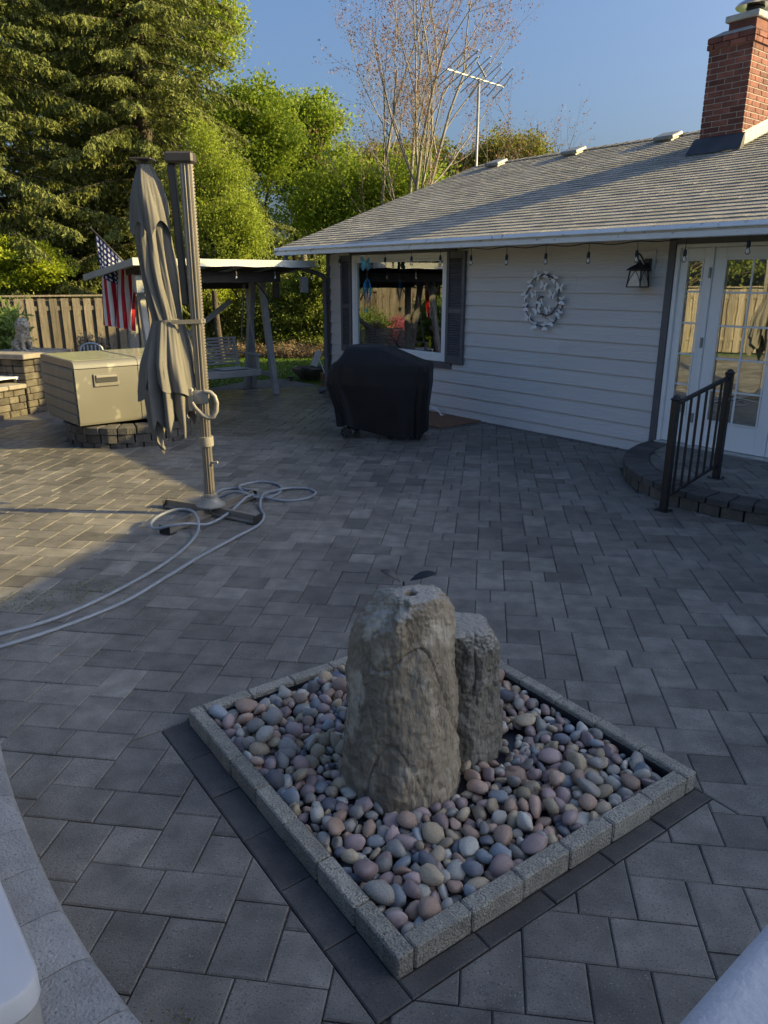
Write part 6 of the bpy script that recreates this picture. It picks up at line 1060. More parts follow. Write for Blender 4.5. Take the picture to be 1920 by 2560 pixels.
hp_ += [(-.94, 6.22, z_), (-.92, 6.44, z_), (-1.0, 6.60, z_), (-1.16, 6.66, z_), (-1.28, 6.56, z_), (-1.29, 6.40, .03), (-1.20, 6.22, .03), (-1.02, 6.08, .03), (-.82, 6.04, z_), (-.66, 6.12, z_), (-.60, 6.28, z_), (-.68, 6.42, z_), (-.84, 6.42, .018), (-.97, 6.28, .03), (-1.03, 6.08, .05), (-1.02, 5.86, z_), (-.95, 5.62, z_), (-.96, 5.38, z_), (-1.08, 5.10, z_), (-1.24, 4.72, z_), (-1.36, 4.38, z_), (-1.55, 3.90, z_), (-1.96, 3.42, z_), (-2.5, 3.14, z_), (-3.3, 2.88, z_)]
m_ = MB(); m_.tube(smooth_path(hp_), .0115, 10); o = m_.build('garden_hose', M['hose'], None, (0, 0, 0), 1); tag(o, 'grey garden hose looped around the umbrella base and trailing off across the pavers', 'hose')
# ================================================================== fire pit and storage box
fp = Thing('fire_pit', 'round fire pit ring of tumbled stone blocks under the beige storage box', 'fire pit', (PIT[0], PIT[1], 0))
m_ = MB(); m_.lathe([(.50, .0), (.50, .12), (.0, .12)], 32, (PIT[0], PIT[1], 0)); fp.part('ash_bed', m_, M['dark'])
for c_, (z0, z1, r1, r0, nb) in enumerate(((-.02, .055, .70, .50, 24), (.057, .155, .70, .50, 24), (.157, .235, .72, .47, 22))):
    for k in range(nb):
        a0 = 2 * math.pi * (k + .5 * (c_ % 2)) / nb + .012; a1 = a0 + 2 * math.pi / nb - .024; jr = random.uniform(-.008, .008); am = (a0 + a1) / 2
        p = [(PIT[0] + r_ * math.cos(a), PIT[1] + r_ * math.sin(a)) for r_, a in ((r0, a0), (r1 + jr, a0), (r1 + jr + .012, am), (r1 + jr, a1), (r0, a1))]
        m_ = MB(); m_.prism(ccw(p), z0, z1, random.random(), .010); fp.part('ring_block', m_, M['ringblock'])
bx = Thing('storage_box', 'large beige plastic storage box with recessed handle on the round fire pit', 'storage box', (3.8, 3.99, .24), 'H')
def rbox(s0, s1, o0, o1, z0, z1, b): m_ = MB(); m_.cbox(s0, s1, o0, o1, z0, z1, b); return m_
for nm, o0, o1 in (('left_body', 3.996, 4.69), ('right_body', 3.33, 3.988)):
    m_ = MB(); m_.extr([(3.205, .30), (3.225, .262), (4.30, .24), (4.405, .33), (4.405, .872), (3.205, .872)], 'y', o0, o1); bo = bx.part(nm, m_, M['resin'], smooth=30)
    m_ = MB(); m_.extr([(3.198, .880), (4.41, .880), (4.41, .905), (4.40, .945), (4.37, .957), (3.30, .957), (3.235, .948), (3.205, .925)], 'y', o0 - .001, o1 + .001); bx.part(nm.replace('body', 'lid'), m_, M['resin'], smooth=50)
    m_ = MB(); m_.cbox(3.29, 4.375, o0 + .02, o1 - .02, .9575, .9605, .001); bx.part('glossy_panel', m_, M['resintop'])
zz = [.262, .375, .498, .621, .744, .868]
for k in range(5):
    m_ = MB(); m_.cbox(3.232 if k else 3.25, 4.395 if k else 4.30, 4.691, 4.705, zz[k] + .006, zz[k + 1] - .006, .005); bx.part('side_board', m_, M['resinside'])
m_ = MB(); m_.cbox(3.188, 3.2045, 4.22, 4.50, .675, .815, .006); ho = bx.part('handle_surround', m_, M['resin'])
m_ = MB(); m_.cbox(3.180, 3.1875, 4.24, 4.48, .72, .800, .003); bx.part('handle_recess_shade', m_, M['dark'], ho)  # raised flat plate, its dark colour stands for shade in the recess
m_ = MB(); m_.cbox(3.172, 3.1795, 4.245, 4.475, .772, .800, .004); bx.part('handle_grip', m_, M['taupe'], ho)
# ================================================================== grill under its cover
ga = R(-14); gr = Thing('covered_grill', 'gas grill under a black fabric cover on wheels by the window', 'grill', (-.03, 8.86, 0), 'L', ang=ga)
gz = [.055, .35, .55, .63, .80, .865, .905, .97, 1.03, 1.06, 1.068]; gx0 = [-.46, -.49, -.56, -.60, -.57, -.53, -.47, -.42, -.395, -.37, -.30]; gx1 = [.52, .54, .57, .585, .59, .575, .44, .28, .14, .10, .03]; gy = [.27, .275, .285, .29, .285, .28, .27, .25, .225, .19, .10]
def gfn(u, v):
    z = float(np.interp(v, np.linspace(0, 1, 11), gz)); a, b, y = (float(np.interp(z, gz, q)) for q in (gx0, gx1, gy)); th = 2 * math.pi * u; e = .24
    cx_, sx_ = (a + b) / 2, (b - a) / 2; c_, s_ = math.cos(th), math.sin(th); x = cx_ + sx_ * math.copysign(abs(c_) ** e, c_); yy = y * math.copysign(abs(s_) ** e, s_)
    k = (1 - z / 1.07); f_ = .024 * math.sin(th * 9 + 3 * z) * k + .015 * math.sin(th * 17 + 1.3 + 2 * z) * k + .006 * math.sin(th * 41 + 5 * z) * k + .012 * noise.noise(Vector((x * 5, yy * 5, z * 3)))
    fold = .045 * max(0, math.cos(th * 5 + 1.0 + z)) ** 6 * k
    n_ = Vector((c_, s_ * .8, 0)); return (x + n_.x * (f_ + fold), yy + n_.y * (f_ + fold), z + max(0, 1 - v * 9) * (.085 * max(0, min(1, (.10 - x) * 2.4)) + .012 * math.sin(th * 6 + 1)) + .004 * noise.noise(Vector((x * 7, yy * 7, 2))))
m_ = MB(); m_.grid(220, 110, gfn, closed_u=True); m_.add([(-.30, -.10, 1.067), (.03, -.10, 1.067), (.03, .10, 1.067), (-.30, .10, 1.067)], [(0, 1, 2, 3)]); co_ = gr.part('cover', m_, M['cover'], smooth=True)
m_ = MB(); m_.grid(14, 3, lambda u, v: (.02 + .16 * u, -.262 - .012 - .02 * math.sin(3.1 * u) * v, .925 - .06 * v - .02 * u)); gr.part('vent_flap', m_, M['cover'], co_, smooth=True)
def wheel(T, x, y, r_, w_, nm='wheel'):
    m_ = MB()
    pr = [(r_ * .72, -w_ * .5), (r_ * .95, -w_ * .5), (r_, -w_ * .3), (r_, w_ * .3), (r_ * .95, w_ * .5), (r_ * .72, w_ * .5)]
    V = []; n = 28
    for rr, z in pr + [pr[0]]:
        for k in range(n): a = 2 * math.pi * k / n; V.append((x + rr * math.cos(a), y + z, r_ + rr * math.sin(a)))
    m_.add(V, [(i * n + k, i * n + (k + 1) % n, (i + 1) * n + (k + 1) % n, (i + 1) * n + k) for i in range(len(pr)) for k in range(n)]); wo = T.part(nm, m_, M['rubber'], smooth=40)
    m_ = MB()
    for k in range(7): a = 2 * math.pi * k / 7; m_.beam((x, y, r_), (x + .74 * r_ * math.cos(a), y, r_ + .74 * r_ * math.sin(a)), w_ * .5, .014, (0, 1, 0), 0)
    m_.ell((x, y, r_), (.022, w_ * .55, .022), None, 12, 8); T.part('spokes', m_, M['dark'], wo)
wheel(gr, -.37, -.245, .066, .04); wheel(gr, -.37, .20, .066, .04)
wheel(gr, .16, -.20, .040, .028, 'caster'); wheel(gr, .42, -.18, .040, .028, 'caster'); wheel(gr, .42, .18, .040, .028, 'caster')
m_ = MB(); m_.cbox(-.37, .45, -.21, .21, .10, .135, .004); gr.part('bottom_shelf', m_, M['dark'])
# ================================================================== mat and cables at the wall
m_ = MB(); m_.cbox(MATR[0] + .005, MATR[1] - .01, .022, MATR[3] - .006, -.012, .012, .006); o = m_.build('doormat', M['brownmat'], None, (2.185, .39, 0)); o.location = LW(2.185, .39, 0); o.rotation_euler = (0, 0, HA); tag(o, 'brown mat on the ground against the house wall behind the grill', 'mat')
cb = Thing('cable', 'pale loose cables lying on the brown mat by the wall', 'cable', (2.35, .12, 0), 'H')
for k in range(3):
    m_ = MB(); m_.tube(smooth_path([(2.75 + .05 * k, .10 + .04 * k, .02), (2.60, .08 + .03 * k, .10 - .02 * k), (2.42 - .03 * k, .09 + .03 * k, .07), (2.30 - .03 * k, .12 + .03 * k, .018), (2.22, .14 + .02 * k, .018)]), .006, 6); cb.part('strand', m_, M['whitemetal'], smooth=1)
# ================================================================== stone pier, seat wall and lion
pier = Thing('stone_pier', 'square pier of tumbled stone blocks with a pale cap under the lion', 'pier', (-5.05, 10.75, 0))
K0, K1 = Vector((-4.965, 10.40, 0)), Vector((-4.70, 11.20, 0)); pd = (K1 - K0).normalized(); pn = Vector((-pd.y, pd.x, 0)); PL = (K1 - K0).length
def block_wall(T, a, d, nrm, L_, dep, z0, courses, ch, seed, bl=(.16, .22, .28)):
    r_ = random.Random(seed)
    for c_ in range(courses):
        x = -r_.random() * .12
        while x < L_ - .02:
            w_ = r_.choice(bl); p, q = max(0, x) + .003, min(x + w_, L_) - .003; x += w_
            if q - p < .04: continue
            m_ = MB(); j = r_.uniform(-.006, .006); cc = a + d * (p + q) / 2 + nrm * (dep / 2 + j) + Vector((0, 0, z0 + ch * (c_ + .5))); m_.obox(cc, d * (q - p) / 2, nrm * dep / 2, (0, 0, ch / 2 - .003), r_.random(), .010); T.part('block', m_, M['block'])
block_wall(pier, K0, pd, pn, PL, .20, -.02, 8, .0955, 1); block_wall(pier, K0 + pn * .21, pn, pd, .34, .20, -.02, 8, .0955, 2); block_wall(pier, K0 + pn * .56, pd, pn, PL, .20, -.02, 8, .0955, 3)
m_ = MB(); m_.obox(K0 + pd * PL / 2 + pn * .37 + Vector((0, 0, .783)), pd * (PL / 2 + .05), pn * .43, (0, 0, .036), .5, .012); pier.part('cap', m_, M['capstone'])
sw = Thing('seat_wall', 'low wall of tumbled stone blocks running left from the pier', 'wall', (-5.6, 9.6, 0))
q0, q1 = Vector((-4.975, 10.36, 0)), Vector((-5.30, 9.62, 0)); q2 = Vector((-6.2, 8.7, 0))
for a, b, sd_ in ((q0, q1, 4), (q1, q2, 5)):
    d = (b - a).normalized(); nn = Vector((d.y, -d.x, 0)); nn = nn if nn.x < 0 else -nn
    block_wall(sw, a, d, nn, (b - a).length, .22, -.02, 4, .0955, sd_)
    L_ = (b - a).length; k = 0; x = 0
    while x < L_ - .05:
        w_ = min(.3, L_ - x); m_ = MB(); m_.obox(a + d * (x + w_ / 2) + nn * .14 + Vector((0, 0, .395)), d * (w_ / 2 - .003), nn * .19, (0, 0, .030), random.random(), .012); sw.part('cap_stone', m_, M['capstone']); x += w_
dl = Thing('wheeled_dolly', 'small white slatted dolly on casters on top of the low stone wall', 'dolly', (-5.42, 10.15, .425))
dd = Vector((.42, .9, 0)).normalized(); dnn = Vector((-.9, .42, 0)).normalized(); dc = Vector((-5.20, 10.28, .425)); 
for k in range(4): m_ = MB(); m_.obox(dc + dnn * (k * .09) + Vector((0, 0, .075)), dd * .22, dnn * .042, (0, 0, .010), .5, .003); dl.part('slat', m_, M['whitemetal'])
for a in (-.17, .17): m_ = MB(); m_.obox(dc + dd * a + dnn * .135 + Vector((0, 0, .056)), dd * .022, dnn * .18, (0, 0, .0085), .5, .002); dl.part('rail', m_, M['whitemetal'])
for a in (-.17, .17):
    for b in (.0, .27):
        p = dc + dd * a + dnn * b; m_ = MB(); m_.ell((p.x, p.y, p.z + .024), (.024, .014, .024), None, 12, 8); m_.box(p.x - .010, p.x + .010, p.y - .018, p.y + .018, p.z + .03, p.z + .047); dl.part('caster', m_, M['alu'], smooth=40)
# lion, one continuous body from fused volumes
li = Thing('lion_statue', 'weathered stone lion statue sitting on the pier cap by the fence', 'statue', (-5.20, 10.98, .82), 'L', ang=R(-38))
def fused(name, balls, mt, T, vox=.011, disp=.006, fine=60, parent=None):
    mb_ = MB()
    for c_, r_, rot in balls: mb_.ell(c_, r_, rot, 18, 12)
    o = T.part(name, mb_, mt, parent)
    md = o.modifiers.new('r', 'REMESH'); md.mode = 'VOXEL'; md.voxel_size = vox; md2 = o.modifiers.new('s', 'SMOOTH'); md2.iterations = 3; md2.factor = .5
    dg = bpy.context.evaluated_depsgraph_get(); dg.update(); me = bpy.data.meshes.new_from_object(o.evaluated_get(dg)); o.modifiers.clear(); old = o.data; o.data = me; bpy.data.meshes.remove(old)
    for v in me.vertices:
        n_ = v.normal; v.co += n_ * disp * (noise.fractal(v.co * fine, .8, 2, 3))
    me.polygons.foreach_set('use_smooth', [True] * len(me.polygons))
    if not me.materials: me.materials.append(mt)
    return o
fused('body', [((-.08, 0, .10), (.105, .095, .10), None), ((-.03, 0, .17), (.10, .082, .14), (0, .5, 0)), ((.035, 0, .24), (.085, .08, .12), None), ((.03, 0, .345), (.10, .098, .11), None), ((.0, 0, .30), (.085, .092, .13), None), ((.07, 0, .37), (.072, .068, .078), None), ((.125, 0, .345), (.042, .042, .036), None), ((.145, 0, .355), (.020, .026, .018), None), ((.11, 0, .31), (.028, .032, .02), None), ((.045, .055, .435), (.018, .014, .022), None), ((.045, -.055, .435), (.018, .014, .022), None),
    ((.075, .05, .13), (.030, .030, .135), None), ((.075, -.05, .13), (.030, .030, .135), None), ((.10, .05, .018), (.045, .033, .022), None), ((.10, -.05, .018), (.045, .033, .022), None), ((-.06, .095, .07), (.085, .042, .085), None), ((-.06, -.095, .07), (.085, .042, .085), None), ((.02, .105, .018), (.055, .03, .022), None), ((.02, -.105, .018), (.055, .03, .022), None), ((-.16, .05, .02), (.05, .02, .02), (0, 0, .6))], M['lion'], li, .012, .010, 26)
m_ = MB(); m_.cbox(-.20, .17, -.14, .14, -.034, .006, .006); li.part('plinth', m_, M['lion'])
# ================================================================== fences
def fence(name, label, a, b, ht, seed, refl=False):
    a, b = Vector(a), Vector(b); d = (b - a).normalized(); L_ = (b - a).length; nn = Vector((d.y, -d.x, 0)); T = Thing(name, label, 'fence', tuple(a)); r_ = random.Random(seed)
    for z in (.35, ht - .22): m_ = MB(); m_.obox(a + d * L_ / 2 + Vector((0, 0, z)), d * L_ / 2, nn * .018, (0, 0, .043), .5, .003); T.part('rail', m_, M['wood'])
    m_ = MB(); m_.obox(a + d * L_ / 2 + Vector((0, 0, ht + .018)), d * L_ / 2, nn * .06, (0, 0, .017), .6, .003); T.part('cap_rail', m_, M['wood'])
    x = 0; k = 0
    while x < L_:
        h_ = ht - r_.uniform(0, .006)
        for sg, xo in ((1, 0), (-1, .105)):
            m_ = MB(); tl = r_.uniform(-.004, .004); m_.obox(a + d * (x + xo + .07) + nn * sg * .031 + Vector((0, 0, h_ / 2 - .02)), d * .071, nn * .009, Vector((0, 0, h_ / 2 - .01)) + d * tl, r_.random(), .002); T.part('board', m_, M['wood'])
        x += .21; k += 1
    x = 0
    while x < L_: m_ = MB(); m_.obox(a + d * x - nn * .0 + Vector((0, 0, ht / 2 - .02)), d * .045, nn * .017, (0, 0, ht / 2), .4, .004); T.part('post', m_, M['wood']); x += 2.4
    return T
fence('board_fence', 'weathered cedar board on board fence behind the lion statue', (-11.2, 12.7, 0), (-4.6, 16.3, 0), 1.47, 3)
fence('board_fence', 'sunlit cedar fence along the side yard, reflected in the french door panes', (-9.6, -3.0, 0), (-9.6, 13.4, 0), 1.6, 4)
# ================================================================== pavilion with swing
pv = Thing('swing_pavilion', 'grey timber swing frame with a pale sloping roof beside the lawn', 'pavilion', (5.95, 1.8, 0), 'H')
zf, zbk, sf_, sbk, of0, of1 = 2.06, 1.86, 4.98, 6.95, .36, 3.22
def rfz(s): return zf + (zbk - zf) * (s - sf_) / (sbk - sf_)
m_ = MB(); V = [(sf_, of0, zf), (sf_, of1, zf), (sbk, of1, zbk), (sbk, of0, zbk)]; m_.add([*V, *[(a, b, c - .022) for a, b, c in V]], [(0, 1, 2, 3), (4, 7, 6, 5), (0, 4, 5, 1), (1, 5, 6, 2), (2, 6, 7, 3), (3, 7, 4, 0)]); ro_ = pv.part('roof', m_, M['pavroof'])
m_ = MB(); m_.cbox(sf_ - .022, sf_ - .002, of0 - .02, of1 + .02, zf - .085, zf + .012, .003); pv.part('front_fascia', m_, M['pavroof'], ro_)
for o in (of0 - .012, of1 + .012): m_ = MB(); m_.beam((sf_ - .001, o, zf - .04), (sbk, o, zbk - .04), .02, .09, (0, 0, 1), .003); pv.part('rake_fascia', m_, M['greypaint'], ro_)
for k in range(5): o = of0 + .25 + k * .58; m_ = MB(); m_.beam((sf_ + .02, o, zf - .065), (sbk - .02, o, zbk - .065), .04, .08, (0, 0, 1), .003); pv.part('rafter', m_, M['beamdark'], ro_)
for s, ln_ in ((5.42, .0), (6.42, .0)): m_ = MB(); m_.cbox(s - .045, s + .045, .72, 2.98, rfz(s) - .265, rfz(s) - .11, .004); pv.part('beam', m_, M['beamdark'])
for o in (.84, 2.86):
    zt = rfz(5.9) - .12
    m_ = MB(); m_.beam((5.46, o, .0), (5.80, o - .01, zt), .09, .09, (0, 1, 0), .004); pv.part('slanted_leg', m_, M['greypaint'])
    m_ = MB(); m_.beam((6.42, o, .0), (6.04, o - .01, zt), .09, .09, (0, 1, 0), .004); pv.part('slanted_leg', m_, M['greypaint'])
    m_ = MB(); m_.cbox(6.30, 6.39, o - .14, o - .05, .0, rfz(6.35) - .27, .004); pv.part('post', m_, M['greypaint'])
    m_ = MB(); m_.cbox(5.60, 6.28, o - .065, o + .055 - .1, .26, .34, .004); pv.part('cross_brace', m_, M['greypaint'])
    m_ = MB(); m_.cbox(5.45, 5.53, o - .14, o - .056, 1.52, rfz(5.45) - .27, .004); pv.part('bracket_post', m_, M['beamdark'])
for o, sg in ((.90, 1), (2.78, -1)):
    for s in (5.44, 6.40): m_ = MB(); m_.tube(smooth_path([(s, o, 1.45), (s, o + sg * .05, 1.55), (s, o + sg * .2, 1.72), (s, o + sg * .26, rfz(s) - .27)], 6), .014, 6); pv.part('curved_bracket', m_, M['beamdark'], smooth=1)
m_ = MB(); m_.beam((6.45, 2.6, .45), (6.45, 1.05, 1.45), .07, .07, (1, 0, 0), .004); pv.part('back_brace', m_, M['greypaint'])
sg_ = Thing('porch_swing', 'grey slatted porch swing hanging under the pavilion roof', 'swing', (5.85, 1.8, .32), 'H')
a_, b_ = 1.12, 2.52
for k in range(6): s = 5.56 + k * .085; m_ = MB(); m_.cbox(s, s + .07, a_, b_, .40, .418, .003); sg_.part('seat_slat', m_, M['greypaint'])
m_ = MB(); m_.cbox(5.515, 5.545, a_ - .06, b_ + .06, .315, .425, .012); sg_.part('front_apron', m_, M['greypaint'])
for k in range(9): z = .47 + k * .049; s = 6.08 + k * .014; m_ = MB(); m_.cbox(s, s + .016, a_, b_, z, z + .036, .003); sg_.part('back_slat', m_, M['greypaint'])
for o in (a_ + .02, (a_ + b_) / 2, b_ - .06):
    m_ = MB(); m_.beam((6.085, o + .02, .38), (6.215, o + .02, .90), .04, .03, (0, 1, 0), .003); sg_.part('back_stile', m_, M['greypaint'])
    m_ = MB(); m_.cbox(5.55, 6.12, o, o + .04, .33, .398, .003); sg_.part('seat_rail', m_, M['greypaint'])
for o in (a_ - .06, b_): 
    m_ = MB(); m_.cbox(5.50, 6.14, o, o + .06, .635, .658, .004); sg_.part('armrest', m_, M['greypaint'])
    m_ = MB(); m_.cbox(5.54, 5.59, o + .012, o + .048, .43, .634, .003); sg_.part('arm_post', m_, M['greypaint'])
def chain(p, q):
    p, q = Vector(p), Vector(q); n = int((q - p).length / .036); m_ = MB(); d = (q - p) / n
    for k in range(n):
        c_ = p + d * (k + .5); u = d.normalized(); x = u.orthogonal().normalized(); x = x if k % 2 else u.cross(x)
        m_.tube([c_ + u * .021 * math.cos(t) + x * .010 * math.sin(t) for t in [2 * math.pi * j / 8 for j in range(8)]], .0032, 4, closed=True)
    return m_
for o in (a_ - .03, b_ + .03):
    sg_.part('chain', chain((5.62, o, .665), (5.86, o, 1.72)), M['chain']); sg_.part('chain', chain((6.10, o, .665), (5.90, o, 1.72)), M['chain'])
tr = Thing('black_tray', 'black round tray with folded crossed legs lying on the porch swing', 'tray', (5.82, 2.12, .42), 'H')
m_ = MB(); m_.lathe([(.0, .005), (.17, .005), (.185, .02), (.19, .055), (.18, .055), (.172, .025), (.0, .018)], 28, (5.80, 2.12, .419)); tr.part('tray', m_, M['blackmetal'], smooth=40)
for a, b in (((5.85, 2.24, .46), (5.95, 1.98, .82)), ((5.85, 1.98, .46), (5.95, 2.24, .82)), ((5.72, 2.20, .46), (5.90, 1.94, .74))): m_ = MB(); m_.tube([a, b], .008, 6); tr.part('leg', m_, M['blackmetal'])
ru = MB(); ru.grid(40, 24, lambda u, v: (5.60 + .40 * v, 1.20 + .50 * u, .422 + .010 + .012 * abs(noise.noise(Vector((u * 26, v * 18, 1)))))); o = Thing('woven_mat', 'pale woven mat lying on the seat of the porch swing', 'mat', (5.8, 1.45, .42), 'H'); o.part('weave', ru, M['curtain'], smooth=True)
# ================================================================== flag
def flag_mat():
    m = bpy.data.materials.new('flag_cloth'); m.use_nodes = True; N = m.node_tree.nodes; Lk = m.node_tree.links; b = N['Principled BSDF']; b.inputs['Roughness'].default_value = .75
    a = N.new('ShaderNodeAttribute'); a.attribute_name = 'fuv'; sp = N.new('ShaderNodeSeparateXYZ'); Lk.new(a.outputs['Vector'], sp.inputs[0])
    def mth(op, x, y=None, z=None):
        n_ = N.new('ShaderNodeMath'); n_.operation = op
        for i, q in enumerate((x, y, z)):
            if q is None: continue
            if isinstance(q, (int, float)): n_.inputs[i].default_value = q
            else: Lk.new(q, n_.inputs[i])
        return n_.outputs[0]
    U, V_ = sp.outputs[0], sp.outputs[1]        # U across the 13 stripes, V along the fly
    red = mth('LESS_THAN', mth('MODULO', mth('MULTIPLY', U, 13), 2), 1)
    cant = mth('MULTIPLY', mth('LESS_THAN', U, 7 / 13), mth('LESS_THAN', V_, .4))
    fu = mth('SUBTRACT', mth('FRACT', mth('MULTIPLY', U, 13 / 7 * 6)), .5); fv = mth('SUBTRACT', mth('FRACT', mth('MULTIPLY', V_, 2.5 * 7)), .5)
    star = mth('LESS_THAN', mth('ADD', mth('MULTIPLY', fu, fu), mth('MULTIPLY', fv, fv)), .085)
    m1 = N.new('ShaderNodeMix'); m1.data_type = 'RGBA'; Lk.new(red, m1.inputs[0]); m1.inputs[6].default_value = (.72, .72, .72, 1); m1.inputs[7].default_value = (.48, .012, .03, 1)
    m2 = N.new('ShaderNodeMix'); m2.data_type = 'RGBA'; Lk.new(star, m2.inputs[0]); m2.inputs[6].default_value = (.012, .02, .10, 1); m2.inputs[7].default_value = (.7, .7, .72, 1)
    m3 = N.new('ShaderNodeMix'); m3.data_type = 'RGBA'; Lk.new(cant, m3.inputs[0]); Lk.new(m1.outputs[2], m3.inputs[6]); Lk.new(m2.outputs[2], m3.inputs[7]); Lk.new(m3.outputs[2], b.inputs['Base Color'])
    t = N.new('ShaderNodeBsdfTranslucent'); Lk.new(m3.outputs[2], t.inputs[0]); ms = N.new('ShaderNodeMixShader'); ms.inputs[0].default_value = .3; Lk.new(b.outputs[0], ms.inputs[1]); Lk.new(t.outputs[0], ms.inputs[2]); Lk.new(ms.outputs[0], N['Material Output'].inputs[0]); return m
fg = Thing('flag', 'american flag hanging from a slanted pole at the pavilion corner', 'flag', (-3.55, 11.3, 1.9))
pt0, pt1 = Vector((-3.52, 11.35, 1.78)), Vector((-4.12, 11.25, 2.46))
m_ = MB(); m_.tube([pt0, pt1 + (pt1 - pt0) * .04], .012, 8); fg.part('pole', m_, M['mastdark'], smooth=1)
m_ = MB(); m_.ell(pt1 + (pt1 - pt0) * .05, (.02, .02, .02), None, 10, 6); fg.part('finial', m_, M['blackmetal'])
fm = MB(); nu_, nv_ = 66, 60; fuv = []
def ffn(u, v):
    p = pt1 + (pt0 - pt1) * (.04 + .86 * u); low = Vector((-4.10 + .44 * u, 11.22 + .05 * u, 1.16 - .09 * u))
    q = p.lerp(low, v ** .9); f_ = min(1, v * 2.2)
    q.y += f_ * (.035 * math.sin(u * 17 + 2 * v) + .02 * math.sin(u * 31 + 4 * v)); q.x += f_ * .018 * math.sin(u * 15 + 1 + 3 * v); fuv.append((u, v, 0)); return q
fm.grid(nu_, nv_, ffn); fo = fg.part('cloth', fm, flag_mat(), smooth=True)
at = fo.data.attributes.new('fuv', 'FLOAT_VECTOR', 'POINT'); at.data.foreach_set('vector', [c_ for q in fuv for c_ in q])
# ================================================================== hanging chimes on the pavilion
for (s, o, z0, lb) in ((5.05, .50, 1.60, 'pale box feeder hanging from the pavilion corner nearest the house'), (6.6, 1.72, 1.62, 'box feeder hanging behind the porch swing under the pavilion'), (5.3, 3.05, 1.62, 'box feeder hanging at the pavilion corner beside the flag')):
    T = Thing('hanging_feeder', lb, 'bird feeder', (s, o, z0), 'H'); m_ = MB(); m_.cbox(s - .045, s + .045, o - .055, o + .055, z0, z0 + .235, .006); T.part('box', m_, M['greypaint'])
    m_ = MB(); m_.tube([(s, o, z0 + .235), (s, o, rfz(s) - .09)], .003, 5); m_.ell((s, o, z0 + .27), (.02, .02, .03), None, 10, 6); T.part('wire', m_, M['blackmetal'])
# ================================================================== string lights
def bulb_on(T, p, drop, par=None):
    p = Vector(p); m_ = MB(); m_.tube([p, p - Vector((0, 0, drop - .085))], .003, 5); m_.lathe([(.008, 0), (.014, -.012), (.0165, -.03), (.0165, -.055), (.012, -.06)], 12, p - Vector((0, 0, drop - .085))); so = T.part('socket', m_, M['rubber'], smooth=40)
    m_ = MB(); m_.lathe([(.010, 0), (.013, -.01), (.022, -.032), (.020, -.048), (.010, -.058), (.0, -.06)], 14, p - Vector((0, 0, drop - .026))); T.part('bulb', m_, M['bulb'], so, smooth=1)
    m_ = MB(); m_.tube([p - Vector((0, 0, drop - .02)), p - Vector((0, 0, drop + .012))], .004, 6); T.part('filament', m_, M['lampglass'], so)
sl = Thing('string_lights', 'black string of clear bulbs strung along the house eave', 'string lights', (1.5, .5, 2.15), 'H')
BS = [(4.62, 2.16), (4.1, 2.165), (3.06, 2.165), (2.52, 2.165), (1.98, 2.165), (1.45, 2.155), (.89, 2.15), (.33, 2.15), (-.22, 2.15), (-.78, 2.15), (-1.28, 2.17), (-1.86, 2.225)]
cord = [(5.4, .50, 2.17)]
for i, (s, z) in enumerate(BS):
    cord += [(s, .50, z)]
    if i < len(BS) - 1:
        s2, z2 = BS[i + 1]; cord.append(((s + s2) / 2, .50, (z + z2) / 2 - .02 if s > -1 else max(z, z2) + .02))
cord += [(-2.4, .51, 2.26), (-3.0, .51, 2.25)]
m_ = MB(); m_.tube(smooth_path(cord, 6), .0055, 6); sl.part('cord', m_, M['rubber'], smooth=1)
for s, z in BS: bulb_on(sl, (s, .50, z), .165 if s > -1.2 else .19)
s2_ = Thing('string_lights', 'white string of clear bulbs under the pavilion roof edge', 'string lights', (4.95, 1.8, 2.0), 'H')
m_ = MB(); pts = []
for k, o in enumerate((.42, .75, 1.08, 1.40, 1.73, 2.1, 2.5, 2.9)): pts.append((sf_ - .03, o, zf - .075 - (.012 if k % 2 else 0)))
m_.tube(smooth_path(pts, 6), .004, 5); s2_.part('cord', m_, M['whitemetal'], smooth=1)
for o in (.42, 1.08, 1.73, 2.5): bulb_on(s2_, (sf_ - .03, o, zf - .075), .16)
# ================================================================== butterfly wreath
wr = Thing('butterfly_wreath', 'round metal wreath of pale butterflies hanging on the siding', 'wreath', (.69, .03, 1.56), 'H')
sp_ = []
for k in range(140):
    t = k / 139; a = R(70) - t * R(620); r_ = .04 + .42 * t; r_ = min(r_, .270); sp_.append((.69 + r_ * math.cos(a), .045 + .012 * math.sin(9 * a), 1.56 + r_ * math.sin(a) * 1.08))
m_ = MB(); m_.tube(sp_, .007, 6)
rw = random.Random(6)
for k in range(60):
    i = rw.randrange(5, 135); p = Vector(sp_[i]); d = Vector((rw.uniform(-1, 1), rw.uniform(.1, .6), rw.uniform(-1, 1))).normalized(); m_.tube([p, p + d * .03], [.0025, .001], 4); m_.ell(p + d * .032, (.006, .003, .008), None, 6, 4)
wr.part('spiral_stem', m_, M['greymetal'], smooth=1)
wing2d = [(.0, .004), (.012, .030), (.040, .058), (.052, .050), (.050, .028), (.036, .010), (.044, -.006), (.040, -.030), (.026, -.036), (.010, -.014)]
